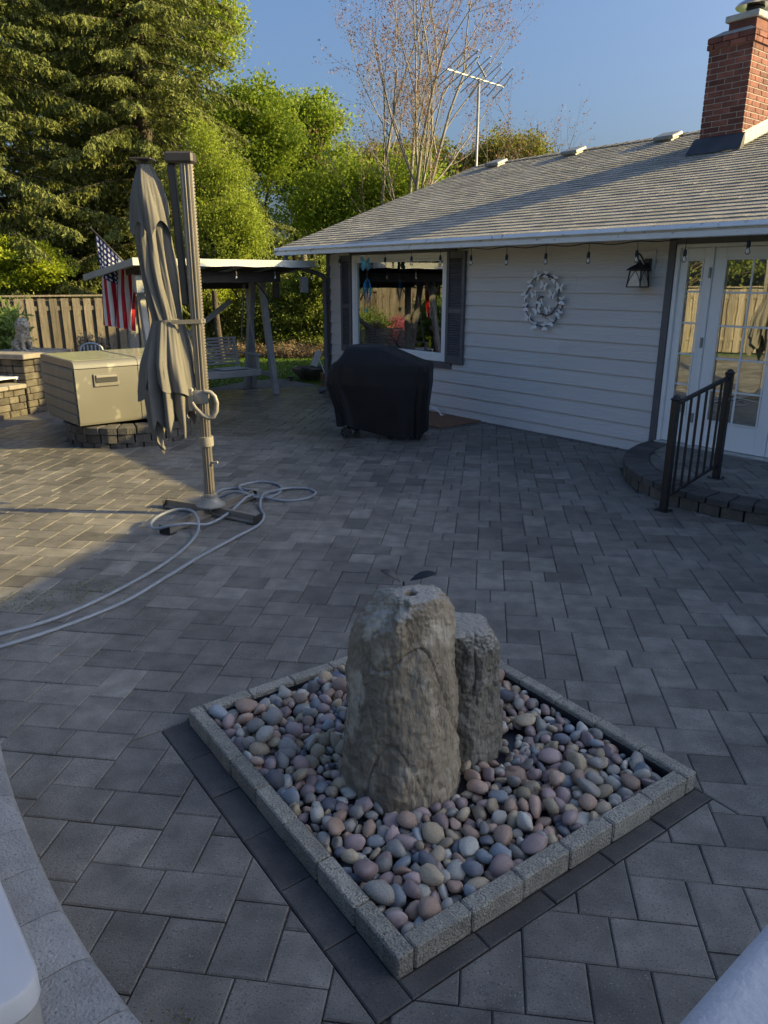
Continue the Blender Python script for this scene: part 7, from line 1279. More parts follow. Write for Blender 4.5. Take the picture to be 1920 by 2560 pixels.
def butterfly(T, c, rot, tilt, size, mt, nm='butterfly', parent=None):
    m_ = MB(); c = Vector(c); M3 = Matrix.Rotation(rot, 3, 'Y')
    for sg in (-1, 1):
        V = []
        for d in (.0, .0016):
            for x, z in wing2d: q = Vector((sg * x * math.cos(tilt), .006 + x * math.sin(tilt) + d, z)) * size; V.append(c + M3 @ q)
        n = len(wing2d); m_.add(V, [tuple(range(n)), tuple(range(n, 2 * n))[::-1]] + [(i, (i + 1) % n, n + (i + 1) % n, n + i) for i in range(n)])
    o = T.part(nm, m_, mt, parent)
    b_ = MB(); b_.tube([c + M3 @ (Vector((0, .004, .034)) * size), c + M3 @ (Vector((0, .004, -.03)) * size)], .0035 * size, 6); T.part('insect_body', b_, M['greymetal'], o)
bpts = [(.69 + .270 * math.cos(R(12 + 27.7 * k)), .05, 1.56 + .295 * math.sin(R(12 + 27.7 * k))) for k in range(13)] + [(.69 + .14 * math.cos(R(70 * k + 20)), .05, 1.57 + .15 * math.sin(R(70 * k + 20))) for k in range(5)] + [(.71, .05, 1.53)]
for p in bpts:
    p = Vector(p); butterfly(wr, p + Vector((0, .01, 0)), rw.uniform(0, 6.28), rw.uniform(.15, .5), rw.uniform(.85, 1.08), M['whitemetal'])
# ================================================================== wall lantern
la = Thing('wall_lantern', 'black wall lantern with amber glass beside the french doors', 'lantern', (-.60, .02, 1.72), 'H')
m_ = MB(); m_.cbox(-.70, -.555, .021, .034, 1.815, 2.085, .003); la.part('mount_board', m_, M['siding'])
m_ = MB(); m_.cbox(-.665, -.585, .0345, .056, 1.88, 2.0, .006); la.part('back_plate', m_, M['blackmetal'])
lx, ly = -.60, .155
m_ = MB(); m_.tube(smooth_path([(-.625, .05, 1.95), (-.625, .10, 1.955), (-.615, .155, 2.02), (lx, .185, 2.045), (lx, .20, 2.015), (lx, .175, 1.985), (lx, ly, 1.975)], 6), .008, 8); m_.lathe([(.012, 0), (.02, .012), (.008, .03)], 10, (lx, ly, 1.955)); la.part('scroll_arm', m_, M['blackmetal'], smooth=1)
def sq(r_, z): return [(lx - r_, ly - r_, z), (lx + r_, ly - r_, z), (lx + r_, ly + r_, z), (lx - r_, ly + r_, z)]
m_ = MB(); rings = [sq(.018, 1.962), sq(.026, 1.945), sq(.055, 1.925), sq(.088, 1.895), sq(.092, 1.886)]; V = [v for r_ in rings for v in r_]; m_.add(V, [(i * 4 + k, i * 4 + (k + 1) % 4, i * 4 + 4 + (k + 1) % 4, i * 4 + 4 + k) for i in range(4) for k in range(4)] + [(0, 1, 2, 3), (16, 17, 18, 19)]); la.part('hood', m_, M['blackmetal'])
m_ = MB(); A, B = sq(.062, 1.885), sq(.078, 1.725)
for k in range(4):
    m_.beam(A[k], B[k], .011, .011, (0, 1, 0), 0); m_.beam(B[k], B[(k + 1) % 4], .011, .011, (0, 0, 1), 0); m_.beam(A[k], A[(k + 1) % 4], .009, .009, (0, 0, 1), 0)
    p0, p1 = Vector(A[k]), Vector(A[(k + 1) % 4]); q0_, q1_ = Vector(B[k]), Vector(B[(k + 1) % 4])
    for c0, c1 in (((p0 + p1) / 2, q0_), ((p0 + p1) / 2, q1_)): mid = (c0 + c1) / 2 + ((p0 + p1 + q0_ + q1_) / 4 - (c0 + c1) / 2) * -.35; m_.tube(smooth_path([c0, mid, c1], 5), .0035, 5)
la.part('cage', m_, M['blackmetal'])
m_ = MB(); A, B = sq(.059, 1.884), sq(.075, 1.73); m_.add(A + B, [(k, (k + 1) % 4, 4 + (k + 1) % 4, 4 + k) for k in range(4)]); la.part('glass', m_, M['lampglass'])
# ================================================================== wind spinner
ws_ = Thing('wind_spinner', 'blue butterfly wind spinner hanging in front of the window', 'wind spinner', (3.71, .30, 1.4), 'H')
m_ = MB(); m_.tube([(3.71, .30, 2.19), (3.71, .30, 1.33)], .0025, 5); ws_.part('wire', m_, M['greymetal'])
butterfly(ws_, (3.71, .295, 1.99), 0, .25, 2.1, M['bluemetal'])
m_ = MB()
for k in range(9):
    t = (k - 4) / 4.0; hh = .17 * math.sqrt(max(.05, 1 - .0 * t)) * (1 - .09 * k); ww = .075 * (1 - .095 * k); a = .35 * k
    path = [(3.71 + ww * math.sin(q) * math.cos(a), .30 + ww * math.sin(q) * math.sin(a), 1.64 + hh * math.cos(q)) for q in [2 * math.pi * j / 20 for j in range(20)]]
    m_.tube(path, .0035, 4, closed=True)
ws_.part('spiral', m_, M['bluemetal'])
butterfly(ws_, (3.71, .295, 1.36), 0, .3, .75, M['bluemetal'], 'pendant')
# ================================================================== antenna, utility pole, neighbour's roof
an = Thing('tv_antenna', 'metal television antenna on a tall mast behind the roof ridge', 'antenna', (1.80, 15.9, 0))
m_ = MB(); m_.tube([(1.80, 15.9, -.05), (1.80, 15.9, 5.42)], .026, 10); an.part('mast', m_, M['alu'], smooth=1)
b0, b1 = Vector((1.16, 15.55, 5.50)), Vector((2.32, 16.25, 5.36)); m_ = MB(); m_.beam(b0, b1, .03, .03); an.part('boom', m_, M['alu'])
bd_ = (b1 - b0).normalized(); el = Vector((bd_.y, -bd_.x, 0)).normalized()
for k in range(9):
    t = k / 8; c_ = b0.lerp(b1, t); hl = .62 - .04 * k; v_ = Vector((.15 if k % 2 else -.05, 0, .10 if k % 2 else .02))
    for sg in (-1, 1): m_ = MB(); m_.tube([c_, c_ + el * sg * hl + v_ * (.6 if sg > 0 else .2) + Vector((0, 0, .16 * sg))], .009, 5); an.part('element', m_, M['alu'])
m_ = MB(); m_.beam((1.76, 15.9, 5.70), (1.90, 15.7, 5.40), .03, .03); m_.beam((1.62, 15.9, 5.10), (1.82, 15.8, 5.36), .03, .03); an.part('upper_boom', m_, M['alu'])
ut = Thing('utility_pole', 'wooden utility pole with a transformer among the trees behind the roof', 'pole', (-3.3, 32, 0))
m_ = MB(); m_.tube([(-3.3, 32, -.1), (-3.24, 32, 6.0)], [.16, .12], 12); ut.part('pole', m_, M['paletwig'], smooth=1)
m_ = MB(); m_.cbox(-3.9, -2.6, 31.8, 31.9, 5.72, 5.83, .01); ut.part('crossarm', m_, M['paletwig'])
m_ = MB(); m_.lathe([(.0, 0), (.17, 0), (.17, .6), (.12, .66), (.0, .66)], 16, (-2.95, 31.9, 4.6)); ut.part('transformer', m_, M['whitemetal'], smooth=40)
for x, z in ((-3.8, 5.83), (-2.7, 5.83), (-3.24, 6.0)): m_ = MB(); m_.lathe([(.03, 0), (.05, .04), (.03, .07), (.04, .1), (.0, .13)], 10, (x, 31.85, z)); ut.part('insulator', m_, M['whitemetal'])
nb = Thing('neighbour_shed', "neighbour's low building with a brown shingle roof behind the fence", 'building', (-9.4, 25, 0))
m_ = MB(); m_.add([(-13, 22.6, 1.42), (-6.9, 22.6, 1.42), (-7.6, 25.4, 2.15), (-12.2, 25.4, 2.15), (-13, 28.2, 1.42), (-6.9, 28.2, 1.42)], [(0, 1, 2, 3), (3, 2, 5, 4), (1, 5, 2), (0, 3, 4), (0, 4, 5, 1)])
M['brownroof'] = mat('brown_shingles', (.17, .115, .085), (.25, .18, .135), scale=4, rough=.9, bump=.6, bscale=30, stretch=(1, 5, 5)); nb.part('roof', m_, M['brownroof'])
m_ = MB(); m_.box(-12.6, -7.3, 23, 27.8, -.05, 1.43); nb.part('wall', m_, M['siding'])
# ================================================================== foreground: low wall, white lid, cushion
fw = Thing('near_wall', 'low block wall with rounded coping at the lower left', 'wall', (-3.4, 7.1, 0), 'H')
xs = -4.62; k = 0
while xs < -2.55:
    w_ = .165; m_ = MB(); cf = lambda q: 6.943 - (.084 if q > -3.6 else .20) * (q + 3.6) ** 2; c0, c1 = cf(xs), cf(xs + w_)
    pr = [(.35, .385), (.006, .385), (.0, .40), (.002, .425), (.012, .442), (.035, .45), (.35, .45)]; m_.add([(xs + .0015, c0 + a, b) for a, b in pr] + [(xs + w_ - .0015, c1 + a, b) for a, b in pr], [(i, (i + 1) % 7, 7 + (i + 1) % 7, 7 + i) for i in range(7)] + [tuple(range(7))[::-1], tuple(range(7, 14))], random.random()); fw.part('coping_block', m_, M['nearcap'] if 'nearcap' in M else M.setdefault('nearcap', mat('grey_coping', (.22, .22, .218), (.29, .29, .286), scale=16, rough=.85, bump=.5, bscale=140, tint=.12, c3=(.14, .14, .14), s3=120, f3=.2)), smooth=35)
    for c_ in range(4): m_ = MB(); m_.cbox(xs + .003 + (.08 if c_ % 2 else 0), xs + w_ - .003 + (.08 if c_ % 2 else 0), c0 + .03, c0 + .30, -.02 + c_ * .101, .079 + c_ * .101, .008, random.random()); fw.part('block', m_, M['block'])
    xs += w_; k += 1
ld = Thing('plastic_tub', 'white plastic tub with a rounded rim on the low wall at the lower left', 'tub', (-3.7, 7.35, .455), 'H')
def rrect(s0, s1, o0, o1, r_, n=6):
    P = []
    for cx_, cy_, a0 in ((s1 - r_, o1 - r_, 0), (s0 + r_, o1 - r_, 90), (s0 + r_, o0 + r_, 180), (s1 - r_, o0 + r_, 270)):
        for k in range(n + 1): a = R(a0 + 90 * k / n); P.append((cx_ + r_ * math.cos(a), cy_ + r_ * math.sin(a)))
    return P
def lidmesh(T, nm, s0, s1, o0, o1, z0, z1, r_, mt, par=None):
    m_ = MB(); V = []; L_ = [(0, z0), (0, z1 - .012), (.004, z1 - .004), (.014, z1)]; n = None
    for d, z in L_: P = rrect(s0 + d, s1 - d, o0 + d, o1 - d, max(r_ - d, .005)); n = len(P); V += [(p[0], p[1], z) for p in P]
    m_.add(V, [(i * n + k, i * n + (k + 1) % n, (i + 1) * n + (k + 1) % n, (i + 1) * n + k) for i in range(len(L_) - 1) for k in range(n)] + [tuple(range(n))[::-1], tuple(range((len(L_) - 1) * n, len(L_) * n))]); return T.part(nm, m_, mt, par, smooth=40)
M['greyplastic'] = mat('grey_plastic', (.20, .20, .19), (.25, .25, .24), scale=5, rough=.5)
M['whiteplastic'] = mat('white_plastic', (.38, .39, .41), (.42, .43, .45), scale=3, rough=.4, bump=.02)
lidmesh(ld, 'rim', -3.955, -2.9, 7.065, 7.55, .452, .545, .05, M['greyplastic']); lidmesh(ld, 'top', -3.95, -2.895, 7.058, 7.56, .546, .60, .055, M['whiteplastic'])
cu_ = Thing('white_cushion', 'pale padded cushion corner at the lower right edge', 'cushion', (-5.1, 6.2, .68), 'H')
M['cushion'] = mat('cushion_fabric', (.40, .41, .445), (.46, .47, .505), scale=5, rough=.85, bump=.25, bscale=90)
m_ = MB(); m_.grid(40, 30, lambda u, v: (-4.755 - .75 * v, 5.6 + 1.1 * u, .752 - .03 * (1 - min(1, 28 * min(v, 1 - v, 1.0))) ** 2 + .003 * noise.noise(Vector((u * 4, v * 4, 0))))); cu_.part('pad', m_, M['cushion'], smooth=True)
m_ = MB(); m_.cbox(-5.5, -4.78, 5.62, 6.68, .64, .690, .02); cu_.part('base', m_, M['cushion'])
for s in (-5.42, -4.86):
    for o in (5.70, 6.60): m_ = MB(); m_.cbox(s - .03, s + .03, o - .03, o + .03, 0, .639, .004); cu_.part('leg', m_, M['greyplastic'])
# ================================================================== small yard things
chair = Thing('metal_chair', 'white metal garden chair back showing behind the storage box', 'chair', (-4.62, 11.55, 0), 'L', ang=R(-25))
m_ = MB(); m_.tube(smooth_path([(-.22, .2, .40), (-.23, .22, .74), (-.16, .23, .83), (0, .23, .86), (.16, .23, .83), (.23, .22, .74), (.22, .2, .40)], 6), .013, 8); chair.part('back_frame', m_, M['whitemetal'], smooth=1)
for k in range(5): m_ = MB(); x = -.16 + .08 * k; m_.beam((x, .215, .42), (x, .228, .83), .028, .006, (0, 1, 0), .001); chair.part('back_slat', m_, M['whitemetal'])
m_ = MB(); m_.cbox(-.24, .24, -.22, .20, .395, .415, .006); chair.part('seat', m_, M['whitemetal'])
for x in (-.21, .21):
    for y in (-.19, .18): m_ = MB(); m_.tube([(x, y, 0), (x, y, .395)], .012, 8); chair.part('leg', m_, M['whitemetal'], smooth=1)
bw = Thing('planter_bowl', 'wide shallow clay bowl planter on the lawn by the house corner', 'planter', (-1.42, 14.45, -.05))
m_ = MB(); m_.lathe([(.0, .0), (.17, .0), (.20, .03), (.29, .13), (.345, .20), (.35, .235), (.325, .235), (.30, .19), (.0, .17)], 30, (-1.42, 14.45, -.05)); bw.part('bowl', m_, M['block'], smooth=40)
m_ = MB(); m_.ell((-1.5, 14.42, .17), (.10, .08, .035), None, 12, 8); bw.part('soil', m_, M['dark'])
wc = Thing('garden_bucket', 'brown bucket with a white paddle leaning in it by the house corner', 'bucket', (-1.02, 13.35, -.05))
m_ = MB(); m_.lathe([(.0, 0), (.085, 0), (.11, .26), (.10, .26), (.0, .22)], 20, (-1.02, 13.35, -.05)); wc.part('bucket', m_, M['brownmat'], smooth=40)
m_ = MB(); m_.beam((-1.03, 13.35, .15), (-1.16, 13.35, .50), .02, .02); m_.obox((-1.19, 13.34, .47), (.055, 0, -.02), (0, .008, 0), (.05, 0, .13), .5, .002); wc.part('paddle', m_, M['whitemetal'])
m_ = MB(); m_.tube(smooth_path([(-1.0, 13.35, .2), (-1.06, 13.35, .42), (-.98, 13.36, .55), (-.86, 13.36, .50)], 6), .007, 6); wc.part('handle', m_, M['rubber'], smooth=1)
sp2 = Thing('lawn_light', 'small dark solar light at the edge of the lawn near the pavilion', 'light', (-1.74, 13.98, -.05)); m_ = MB(); m_.lathe([(.0, 0), (.012, 0), (.012, .09), (.06, .10), (.065, .12), (.0, .135)], 14, (-1.74, 13.98, -.05)); sp2.part('lamp', m_, M['blackmetal'], smooth=40)
# ================================================================== vegetation
def blob_leaves(cs, rs_, n, L_, W_, sig, up=.2, outw=.6):
    """n leaves round each cluster centre"""
    cs = np.asarray(cs); k = len(cs); off = rs_.normal(size=(k, n, 3)) * np.asarray(sig); cen = (cs[:, None, :] + off).reshape(-1, 3)
    d = rs_.normal(size=cen.shape) + off.reshape(-1, 3) / (np.linalg.norm(off.reshape(-1, 3), axis=1)[:, None] + 1e-6) * outw; d[:, 2] += up
    return cards(cen, d, rs_.uniform(L_ * .6, L_ * 1.2, len(cen)), rs_.uniform(W_ * .6, W_ * 1.2, len(cen)), rs_)
def lobes(rs_, spec, n):
    out = []
    for c_, r_, w_ in spec:
        k = int(n * w_); v = rs_.normal(size=(k, 3)); v /= np.linalg.norm(v, axis=1)[:, None]; q = rs_.rand(k) ** .42; out.append(np.array(c_) + v * q[:, None] * np.array(r_))
    return np.concatenate(out)
def decid(name, label, base, trunks, spec, ncl, nleaf, L_, W_, sig, mt, seed, group=None, bark='bark', tr=.10, skin=1.0, up=.1):
    rs_ = np.random.RandomState(seed); T = Thing(name, label, 'tree', (base[0], base[1], -.05), group=group); cs = lobes(rs_, spec, ncl)
    tb = MB(); nodes = []
    for (dx, dy, h_, lx_, ly_) in trunks:
        P = [Vector((base[0] + dx + lx_ * (t ** 1.2) + .12 * math.sin(3 * t + seed + dx * 5), base[1] + dy + ly_ * t, -.05 + h_ * t)) for t in np.linspace(0, 1, 10)]; tb.tube(P, [tr * (1 - .82 * t) for t in np.linspace(0, 1, 10)], 8); nodes += [(p, tr * (1 - .82 * i / 9)) for i, p in enumerate(P)]
    cs_s = sorted(cs.tolist(), key=lambda q: random.random())[:int(len(cs) * skin)]
    for c_ in cs_s:
        c_ = Vector(c_); best = min(nodes, key=lambda q: (q[0] - c_).length + 2.2 * max(0, q[0].z - (c_.z - .45 * Vector((q[0].x - c_.x, q[0].y - c_.y)).length))); p = best[0]; l = (c_ - p).length
        mid = p.lerp(c_, .5) + Vector((random.uniform(-.12, .12), random.uniform(-.12, .12), .10)) * l; r0 = min(best[1] * .5, .012 + .012 * l); path = smooth_path([p, mid, c_], 4); tb.tube(path, [r0 * (1 - .85 * i / (len(path) - 1)) for i in range(len(path))], 4, cap=False)
    T.part('trunk', tb, M[bark], smooth=1)
    Q = blob_leaves(cs, rs_, nleaf, L_, W_, sig, up); tnt = np.clip(np.repeat(rs_.rand(len(cs)), nleaf) * .55 + rs_.rand(len(Q)) * .45, 0, 1)
    quads('crown', Q, M[mt], T.e, T.org, tnt); return T
def conifer(name, label, base, h_, rmax, seed, group, zmax=None, dens=1.0, mt='fir', z0=.6):
    rs_ = np.random.RandomState(seed); T = Thing(name, label, 'tree', (base[0], base[1], -.05), group=group)
    tb = MB(); tb.tube([(base[0], base[1], -.05), (base[0] + .1, base[1], h_ * .5), (base[0], base[1], h_)], [.30, .2, .03], 10); CE, DI, LE, TN = [], [], [], []
    z = z0
    while z < h_ - .2:
        nb_ = 6 if z < h_ * .8 else 4; a0 = rs_.rand() * 6.28
        for k in range(nb_):
            a = a0 + 6.28 * k / nb_ + rs_.uniform(-.35, .35); Lb = (rmax * (1 - z / h_) ** .75 + .25) * rs_.uniform(.7, 1.15); d = np.array([math.cos(a), math.sin(a), 0]); sd_ = np.array([-d[1], d[0], 0]); bt = rs_.rand()
            rise = rs_.uniform(-.05, .15); nseg = 7; P = []
            for t in np.linspace(0, 1, nseg): P.append(np.array([base[0], base[1], z]) + d * Lb * t + np.array([0, 0, Lb * (rise * t - .42 * t * t + .16 * t ** 3)]))
            tb.tube([tuple(p) for p in P], [.035 * (1 - .85 * t) * min(1, Lb / 2) for t in np.linspace(0, 1, nseg)], 4, cap=False)
            nt = int(Lb * 30 * dens) + 6; ts = rs_.uniform(.12, 1.0, nt)
            for t in ts:
                i = min(int(t * (nseg - 1)), nseg - 2); f_ = t * (nseg - 1) - i; p = P[i] * (1 - f_) + P[i + 1] * f_; tang = P[i + 1] - P[i]; tang = tang / np.linalg.norm(tang)
                sg = 1 if rs_.rand() < .5 else -1; td = tang * rs_.uniform(.4, 1.0) + sd_ * sg * rs_.uniform(.3, 1.0) + np.array([0, 0, -rs_.uniform(.15, .9)]); td /= np.linalg.norm(td); tl = (.22 + .42 * (1 - t)) * rs_.uniform(.6, 1.2); m__ = 9
                for q in np.linspace(.1, 1, m__):
                    CE.append(p + td * tl * q + np.array([0, 0, -.10 * tl * q * q]) + rs_.normal(size=3) * .018); DI.append(td + rs_.normal(size=3) * .55 + np.array([0, 0, -.35])); LE.append(rs_.uniform(.07, .13)); TN.append(.35 * bt + .4 * t * rs_.rand() + .3 * rs_.rand())
        z += .30 if z < (zmax or h_) else .7
    T.part('trunk', tb, M['bark'], smooth=1); CE, DI, LE = np.array(CE), np.array(DI), np.array(LE)
    quads('crown', cards(CE, DI, LE, LE * .36, rs_), M[mt], T.e, T.org, np.clip(np.array(TN), 0, 1)); return T
conifer('fir_tree', 'tall dark fir tree at the far left edge, behind the fence', (-9.4, 19.0), 14, 4.1, 31, 'dark firs behind the fence', 9.5, 1.3)
conifer('fir_tree', 'tall dark fir tree rising right behind the closed umbrella', (-6.1, 20.6), 13.5, 3.9, 32, 'dark firs behind the fence', 9.5, 1.4)
conifer('fir_tree', 'dark fir tree filling the gap between the two front firs', (-7.9, 23.4), 15, 4.0, 33, 'dark firs behind the fence', 11, 1.1)
decid('weeping_tree', 'bright yellow green feathery tree right of the firs', (-3.75, 17.6), [(0, 0, 3.9, .05, 0)], [((-3.85, 17.6, 4.55), (.40, .45, .45), .12), ((-3.45, 17.5, 3.95), (.50, .5, .35), .15), ((-4.25, 17.6, 3.75), (.45, .5, .40), .12), ((-3.15, 17.4, 3.15), (.50, .5, .35), .15), ((-3.85, 17.4, 3.05), (.60, .5, .32), .15), ((-4.3, 17.5, 2.5), (.50, .5, .35), .11), ((-3.3, 17.4, 2.4), (.65, .5, .35), .12), ((-2.85, 17.5, 2.75), (.30, .4, .3), .08)], 300, 80, .075, .026, (.10, .10, .20), 'larch', 41, tr=.09, up=-.9)
TG = 'spring green trees behind the lawn'
decid('maple_tree', 'mid green leafy tree with dark twin trunks left of the utility pole', (-5.4, 26), [(-.1, 0, 6.4, .2, 0), (.25, .1, 6.6, .5, 0), (.6, 0, 5.2, 1.3, 0)], [((-4.9, 26, 6.5), (1.3, 1.2, 1.0), .22), ((-4.0, 26, 6.9), (1.1, 1.1, .8), .16), ((-5.6, 26, 5.4), (1.2, 1.1, .9), .18), ((-4.3, 26, 5.3), (1.3, 1.2, .8), .2), ((-3.4, 26, 6.0), (.8, 1.0, .7), .12), ((-4.9, 26, 3.6), (1.4, 1.0, .9), .12)], 330, 90, .12, .085, (.21, .21, .17), 'maple', 42, TG, tr=.13, skin=.7)
decid('maple_tree', 'mid green leafy tree between the utility pole and the bare tree', (-3.3, 28), [(0, 0, 6.4, .3, 0), (.4, 0, 6.0, .8, 0)], [((-3.2, 28, 6.7), (1.1, 1.0, .9), .25), ((-2.3, 28, 6.9), (1.0, 1.0, .8), .22), ((-3.2, 28, 5.4), (1.2, 1.1, .9), .2), ((-1.9, 28, 5.5), (1.2, 1.1, .8), .2), ((-2.8, 28, 4.0), (1.3, 1.0, .8), .13)], 300, 85, .12, .085, (.22, .22, .17), 'maple', 43, TG, tr=.13, skin=.7)
decid('pale_tree', 'pale green tree peeking out above the firs', (-7.0, 30), [(0, 0, 11, .3, 0)], [((-6.4, 30, 10.4), (1.6, 1.2, 1.6), .5), ((-8.0, 30, 11.2), (1.4, 1.2, 1.4), .5)], 240, 80, .13, .09, (.25, .25, .2), 'larch', 44, tr=.16, skin=.5)
decid('background_tree', 'olive green tree low behind the bare tree', (.6, 31), [(0, 0, 5.6, .2, 0)], [((.2, 31, 5.9), (1.5, 1.2, .8), .4), ((1.7, 31, 6.0), (1.2, 1.2, .9), .3), ((-.9, 31, 5.4), (1.3, 1.2, .8), .3)], 260, 80, .12, .08, (.25, .25, .18), 'olive', 45, tr=.12, skin=.6)
decid('background_tree', 'yellow green tree right of the antenna mast above the roof', (4.5, 30), [(0, 0, 6.2, .1, 0)], [((4.2, 30, 6.2), (.9, 1, .8), .35), ((5.2, 30, 6.2), (.7, 1, .55), .25), ((3.4, 30, 5.6), (.9, 1, .7), .4)], 260, 70, .11, .07, (.22, .22, .17), 'olive', 46, tr=.10, bark='paletwig')
decid('background_tree', 'dark green tree seen through the trunks behind the pavilion', (-7.0, 36), [(0, 0, 4.5, 0, 0)], [((-7.5, 36, 3.0), (3.2, 1.5, 1.4), .5), ((-4.0, 36, 2.6), (2.6, 1.5, 1.0), .5)], 320, 70, .14, .10, (.3, .3, .22), 'shrub', 47, tr=.16, skin=.3)
decid('background_tree', 'green thicket behind the gable of the house', (-.6, 25.6), [(0, 0, 3.8, 0, 0)], [((-1.4, 25.6, 4.2), (1.5, 1.2, 1.3), .4), ((.6, 25.6, 4.5), (1.6, 1.2, 1.1), .35), ((-.6, 25.6, 3.2), (2.2, 1.2, .9), .25)], 420, 70, .11, .075, (.25, .25, .2), 'maple', 48, tr=.12, skin=.5, bark='twig')
# bare tree with buds
def bare_tree(name, label, base, stems, seed, bark, budn, h_sc=1.0, depth=4):
    r_ = random.Random(seed); T = Thing(name, label, 'tree', (base[0], base[1], -.05)); tb = MB(); tips = []
    def grow(p, d, l, rad, dep):
        n = 6; P = [p]; dd_ = d.copy()
        for i in range(n): dd_ = (dd_ + Vector((r_.gauss(0, .07), r_.gauss(0, .07), .055 if dep < depth else .02))).normalized(); P.append(P[-1] + dd_ * l / n)
        tb.tube(P, [rad * (1 - .62 * i / n) for i in range(n + 1)], 6 if dep == 0 else (4 if dep < 2 else 3), cap=False)
        if dep >= 2: tips.extend(P[2:])
        if dep >= depth: return
        kids = (8, 6, 5, 4)[min(dep, 3)]
        for k in range(kids):
            t = (.30 if dep == 0 else .2) + (.70 if dep == 0 else .8) * (k + r_.random()) / kids; i = min(int(t * n), n - 1); q = P[i].lerp(P[i + 1], t * n - i); a = r_.uniform(0, 6.28); sp = R(r_.uniform(18, 42)); ax_ = (P[i + 1] - P[i]).normalized(); o_ = ax_.orthogonal().normalized(); o_ = Matrix.Rotation(a, 3, ax_) @ o_
            grow(q, (ax_ * math.cos(sp) + o_ * math.sin(sp)).normalized(), l * r_.uniform(.36, .54), rad * (1 - .62 * t) * .55, dep + 1)
    for (dx, dy, lx_, ly_, l) in stems: grow(Vector((base[0] + dx, base[1] + dy, -.05)), Vector((lx_, ly_, 1)).normalized(), l * h_sc, .085, 0)
    T.part('trunk', tb, M[bark], smooth=1); rs_ = np.random.RandomState(seed); tp = np.array([tuple(t) for t in tips]); idx = rs_.randint(0, len(tp), budn); cen = tp[idx] + rs_.normal(size=(budn, 3)) * .03
    d = rs_.normal(size=cen.shape); d[:, 2] += .6; quads('buds', cards(cen, d, rs_.uniform(.04, .085, budn), rs_.uniform(.025, .045, budn), rs_), M['bud'], T.e, T.org); return T
bare_tree('budding_tree', 'tall pale trunked tree with bare branches and reddish buds behind the house', (.25, 24), [(-.30, 0, -.06, 0, 8.0), (.05, .1, .02, 0, 8.8), (.35, 0, .11, .02, 8.4), (.65, -.1, .19, 0, 7.8)], 51, 'paletwig', 11000)
bare_tree('budding_tree', 'low twiggy thicket tree left of the bare trunks behind the eave', (-1.6, 29), [(-.4, 0, -.16, 0, 4.3), (.1, 0, .05, 0, 4.6), (.5, 0, .2, 0, 4.5), (.9, 0, .10, 0, 4.4), (-.9, 0, -.05, 0, 4.0)], 52, 'twig', 2500)
bare_tree('budding_tree', 'sparse twiggy tree right of the antenna above the roof', (4.2, 28), [(-.8, 0, -.2, 0, 4.6), (0, 0, .02, 0, 5.0), (.5, 0, .22, 0, 4.8)], 53, 'twig', 2500)
decid('lime_maple', 'bright lime green japanese maple above the left end of the fence', (-8.1, 17.4), [(0, 0, 2.2, .2, 0)], [((-8.3, 17.4, 2.3), (.9, .7, .35), .4), ((-7.6, 17.3, 2.0), (.55, .5, .28), .3), ((-8.6, 17.3, 1.75), (1.0, .6, .25), .3)], 170, 90, .075, .05, (.17, .14, .045), 'acer', 61, tr=.06)
# hedge of junipers and shrubs behind the lawn
def shrub(name, label, spec, ncl, nleaf, L_, W_, sig, mt, seed, cat='shrub', group=None, up=.3, stems=12):
    rs_ = np.random.RandomState(seed); c0 = spec[0][0]; T = Thing(name, label, cat, (c0[0], c0[1], -.05), group=group); cs = lobes(rs_, spec, ncl); cs[:, 2] = np.maximum(cs[:, 2], .06); tb = MB()
    for i in rs_.randint(0, len(cs), stems): c_ = Vector(cs[i]); tb.tube(smooth_path([(c0[0] + rs_.uniform(-.2, .2), c0[1] + rs_.uniform(-.1, .1), -.05), ((c_.x + c0[0]) / 2, (c_.y + c0[1]) / 2, c_.z * .4), c_], 4), [.025] * 5 + [.01] * 4, 4)
    T.part('stems', tb, M['bark'], smooth=1); Q = blob_leaves(cs, rs_, nleaf, L_, W_, sig, up, 1.1); tnt = np.clip(np.repeat(rs_.rand(len(cs)), nleaf) * .45 + rs_.rand(len(Q)) * .25 + .3 * (np.repeat(cs[:, 2], nleaf) / max(.3, cs[:, 2].max())), 0, 1); quads('crown', Q, M[mt], T.e, T.org, tnt); return T
HG = 'evergreen shrubs lining the back of the lawn'
shrub('juniper', 'big feathery juniper at the right end of the hedge, beside the house corner', [((-1.75, 19.3, .7), (1.15, .8, .75), .45), ((-1.7, 19.3, 1.45), (1.0, .7, .6), .33), ((-1.35, 19.2, 1.95), (.8, .6, .35), .22)], 300, 120, .10, .032, (.15, .13, .055), 'juniper', 71, group=HG)
shrub('juniper', 'feathery juniper tucked behind the house corner', [((-.2, 19.6, 1.0), (.9, .8, 1.0), .6), ((-.4, 19.5, 2.1), (.6, .6, .4), .4)], 170, 110, .10, .032, (.15, .13, .06), 'juniper', 72, group=HG)
shrub('hedge_shrub', 'dense green shrub in the middle of the hedge behind the swing', [((-3.3, 19.4, .6), (1.0, .75, .65), .5), ((-3.2, 19.4, 1.2), (.85, .7, .55), .5)], 230, 130, .055, .032, (.14, .13, .09), 'shrub', 73, group=HG)
shrub('hedge_shrub', 'dense green shrub at the left end of the hedge behind the umbrella post', [((-4.9, 19.4, .6), (1.0, .75, .65), .5), ((-4.8, 19.4, 1.25), (.85, .7, .6), .5)], 230, 130, .055, .032, (.14, .13, .09), 'shrub', 74, group=HG)
shrub('hedge_shrub', 'yellow tipped shrub standing up out of the hedge', [((-4.2, 19.0, 1.45), (.45, .4, .4), 1.0)], 60, 110, .06, .035, (.12, .12, .07), 'acer', 75, group=HG)
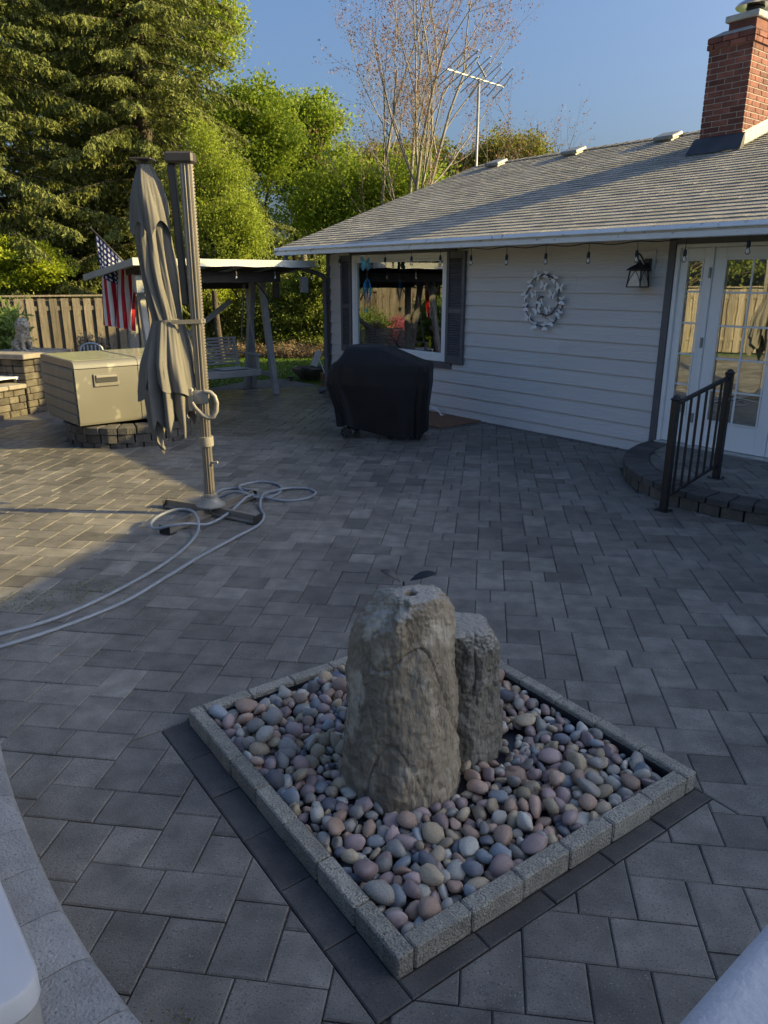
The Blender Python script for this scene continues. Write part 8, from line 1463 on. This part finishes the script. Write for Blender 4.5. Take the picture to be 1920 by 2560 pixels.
shrub('dry_edge', 'band of brown dry stems along the foot of the hedge', [((-2.2, 18.55, .12), (2.3, .15, .22), 1.0)], 120, 60, .10, .012, (.12, .06, .07), 'dry', 76, cat='plants')
shrub('leafy_bush', 'bright green broad leaved bush left of the lion statue', [((-5.95, 11.6, .6), (.55, .45, .45), .5), ((-5.85, 11.5, 1.05), (.40, .35, .38), .5)], 95, 46, .13, .045, (.10, .10, .09), 'broad', 77)
shrub('dried_hydrangea', 'dried brown hydrangea in front of the board fence', [((-4.95, 12.6, .62), (.28, .22, .25), .5), ((-4.8, 12.6, .80), (.26, .2, .16), .5)], 42, 34, .035, .028, (.045, .045, .035), 'dry', 78, cat='plant', stems=40)
shrub('azalea', 'pink flowering azalea beyond the left edge, mirrored in the window', [((-8.4, 12.3, .45), (.9, .7, .40), 1.0)], 130, 60, .06, .05, (.12, .12, .08), 'pink', 79)
shrub('azalea', 'green azalea beside the pink one, mirrored in the window', [((-7.6, 13.4, .55), (.9, .6, .5), 1.0)], 120, 60, .07, .045, (.12, .12, .08), 'broad', 80)
decid('yard_tree', 'leafy tree beyond the side fence, mirrored in the door panes', (-12.2, 5.5), [(0, 0, 4.0, 0, 0)], [((-12.2, 4.0, 3.2), (1.5, 1.9, 1.5), .5), ((-12.3, 7.2, 3.4), (1.5, 1.9, 1.6), .5)], 260, 60, .12, .08, (.26, .26, .2), 'shrub', 81, 'trees beyond the side fence', tr=.12, skin=.4)
decid('yard_tree', 'darker leafy tree further along the side fence, mirrored in the door panes', (-12.4, 10.5), [(0, 0, 4.0, 0, 0)], [((-12.4, 10.5, 3.2), (1.6, 2.2, 1.7), 1.0)], 200, 60, .12, .08, (.26, .26, .2), 'shrub', 82, 'trees beyond the side fence', tr=.12, skin=.4)
decid('background_tree', 'tall dark green tree filling the sky behind the firs', (-10.5, 29), [(0, 0, 11, 0, 0)], [((-12.2, 29, 9.0), (2.6, 1.5, 2.6), .3), ((-9.0, 29, 8.0), (2.6, 1.5, 2.4), .3), ((-10.5, 29, 4.5), (3.4, 1.5, 2.4), .4)], 520, 70, .17, .12, (.34, .34, .26), 'shrub', 83, tr=.2, skin=.3)
rs = np.random.RandomState(90); n_ = 70; a = rs.uniform(0, 1, n_); cen = np.stack([rs.uniform(-3.5, 3.0, n_), 1.2 + 8.5 * a ** 1.4, np.full(n_, .004)], 1)
keep = np.array([not any(area(intersect([(x - .01, y - .01), (x + .01, y - .01), (x + .01, y + .01), (x - .01, y + .01)], h)) > 1e-6 for h in holes) and WL((x, y))[1] > .2 for x, y, z in cen]); cen = cen[keep]; n_ = len(cen)
d = rs.normal(size=cen.shape); d[:, 2] = rs.uniform(-.1, .25, n_); tag(quads('fallen_petals', cards(cen, d, rs.uniform(.008, .022, n_), rs.uniform(.005, .012, n_), rs), M['dry']), 'scattered dry petals and bits of leaf on the pavers', 'petals', kind='stuff')
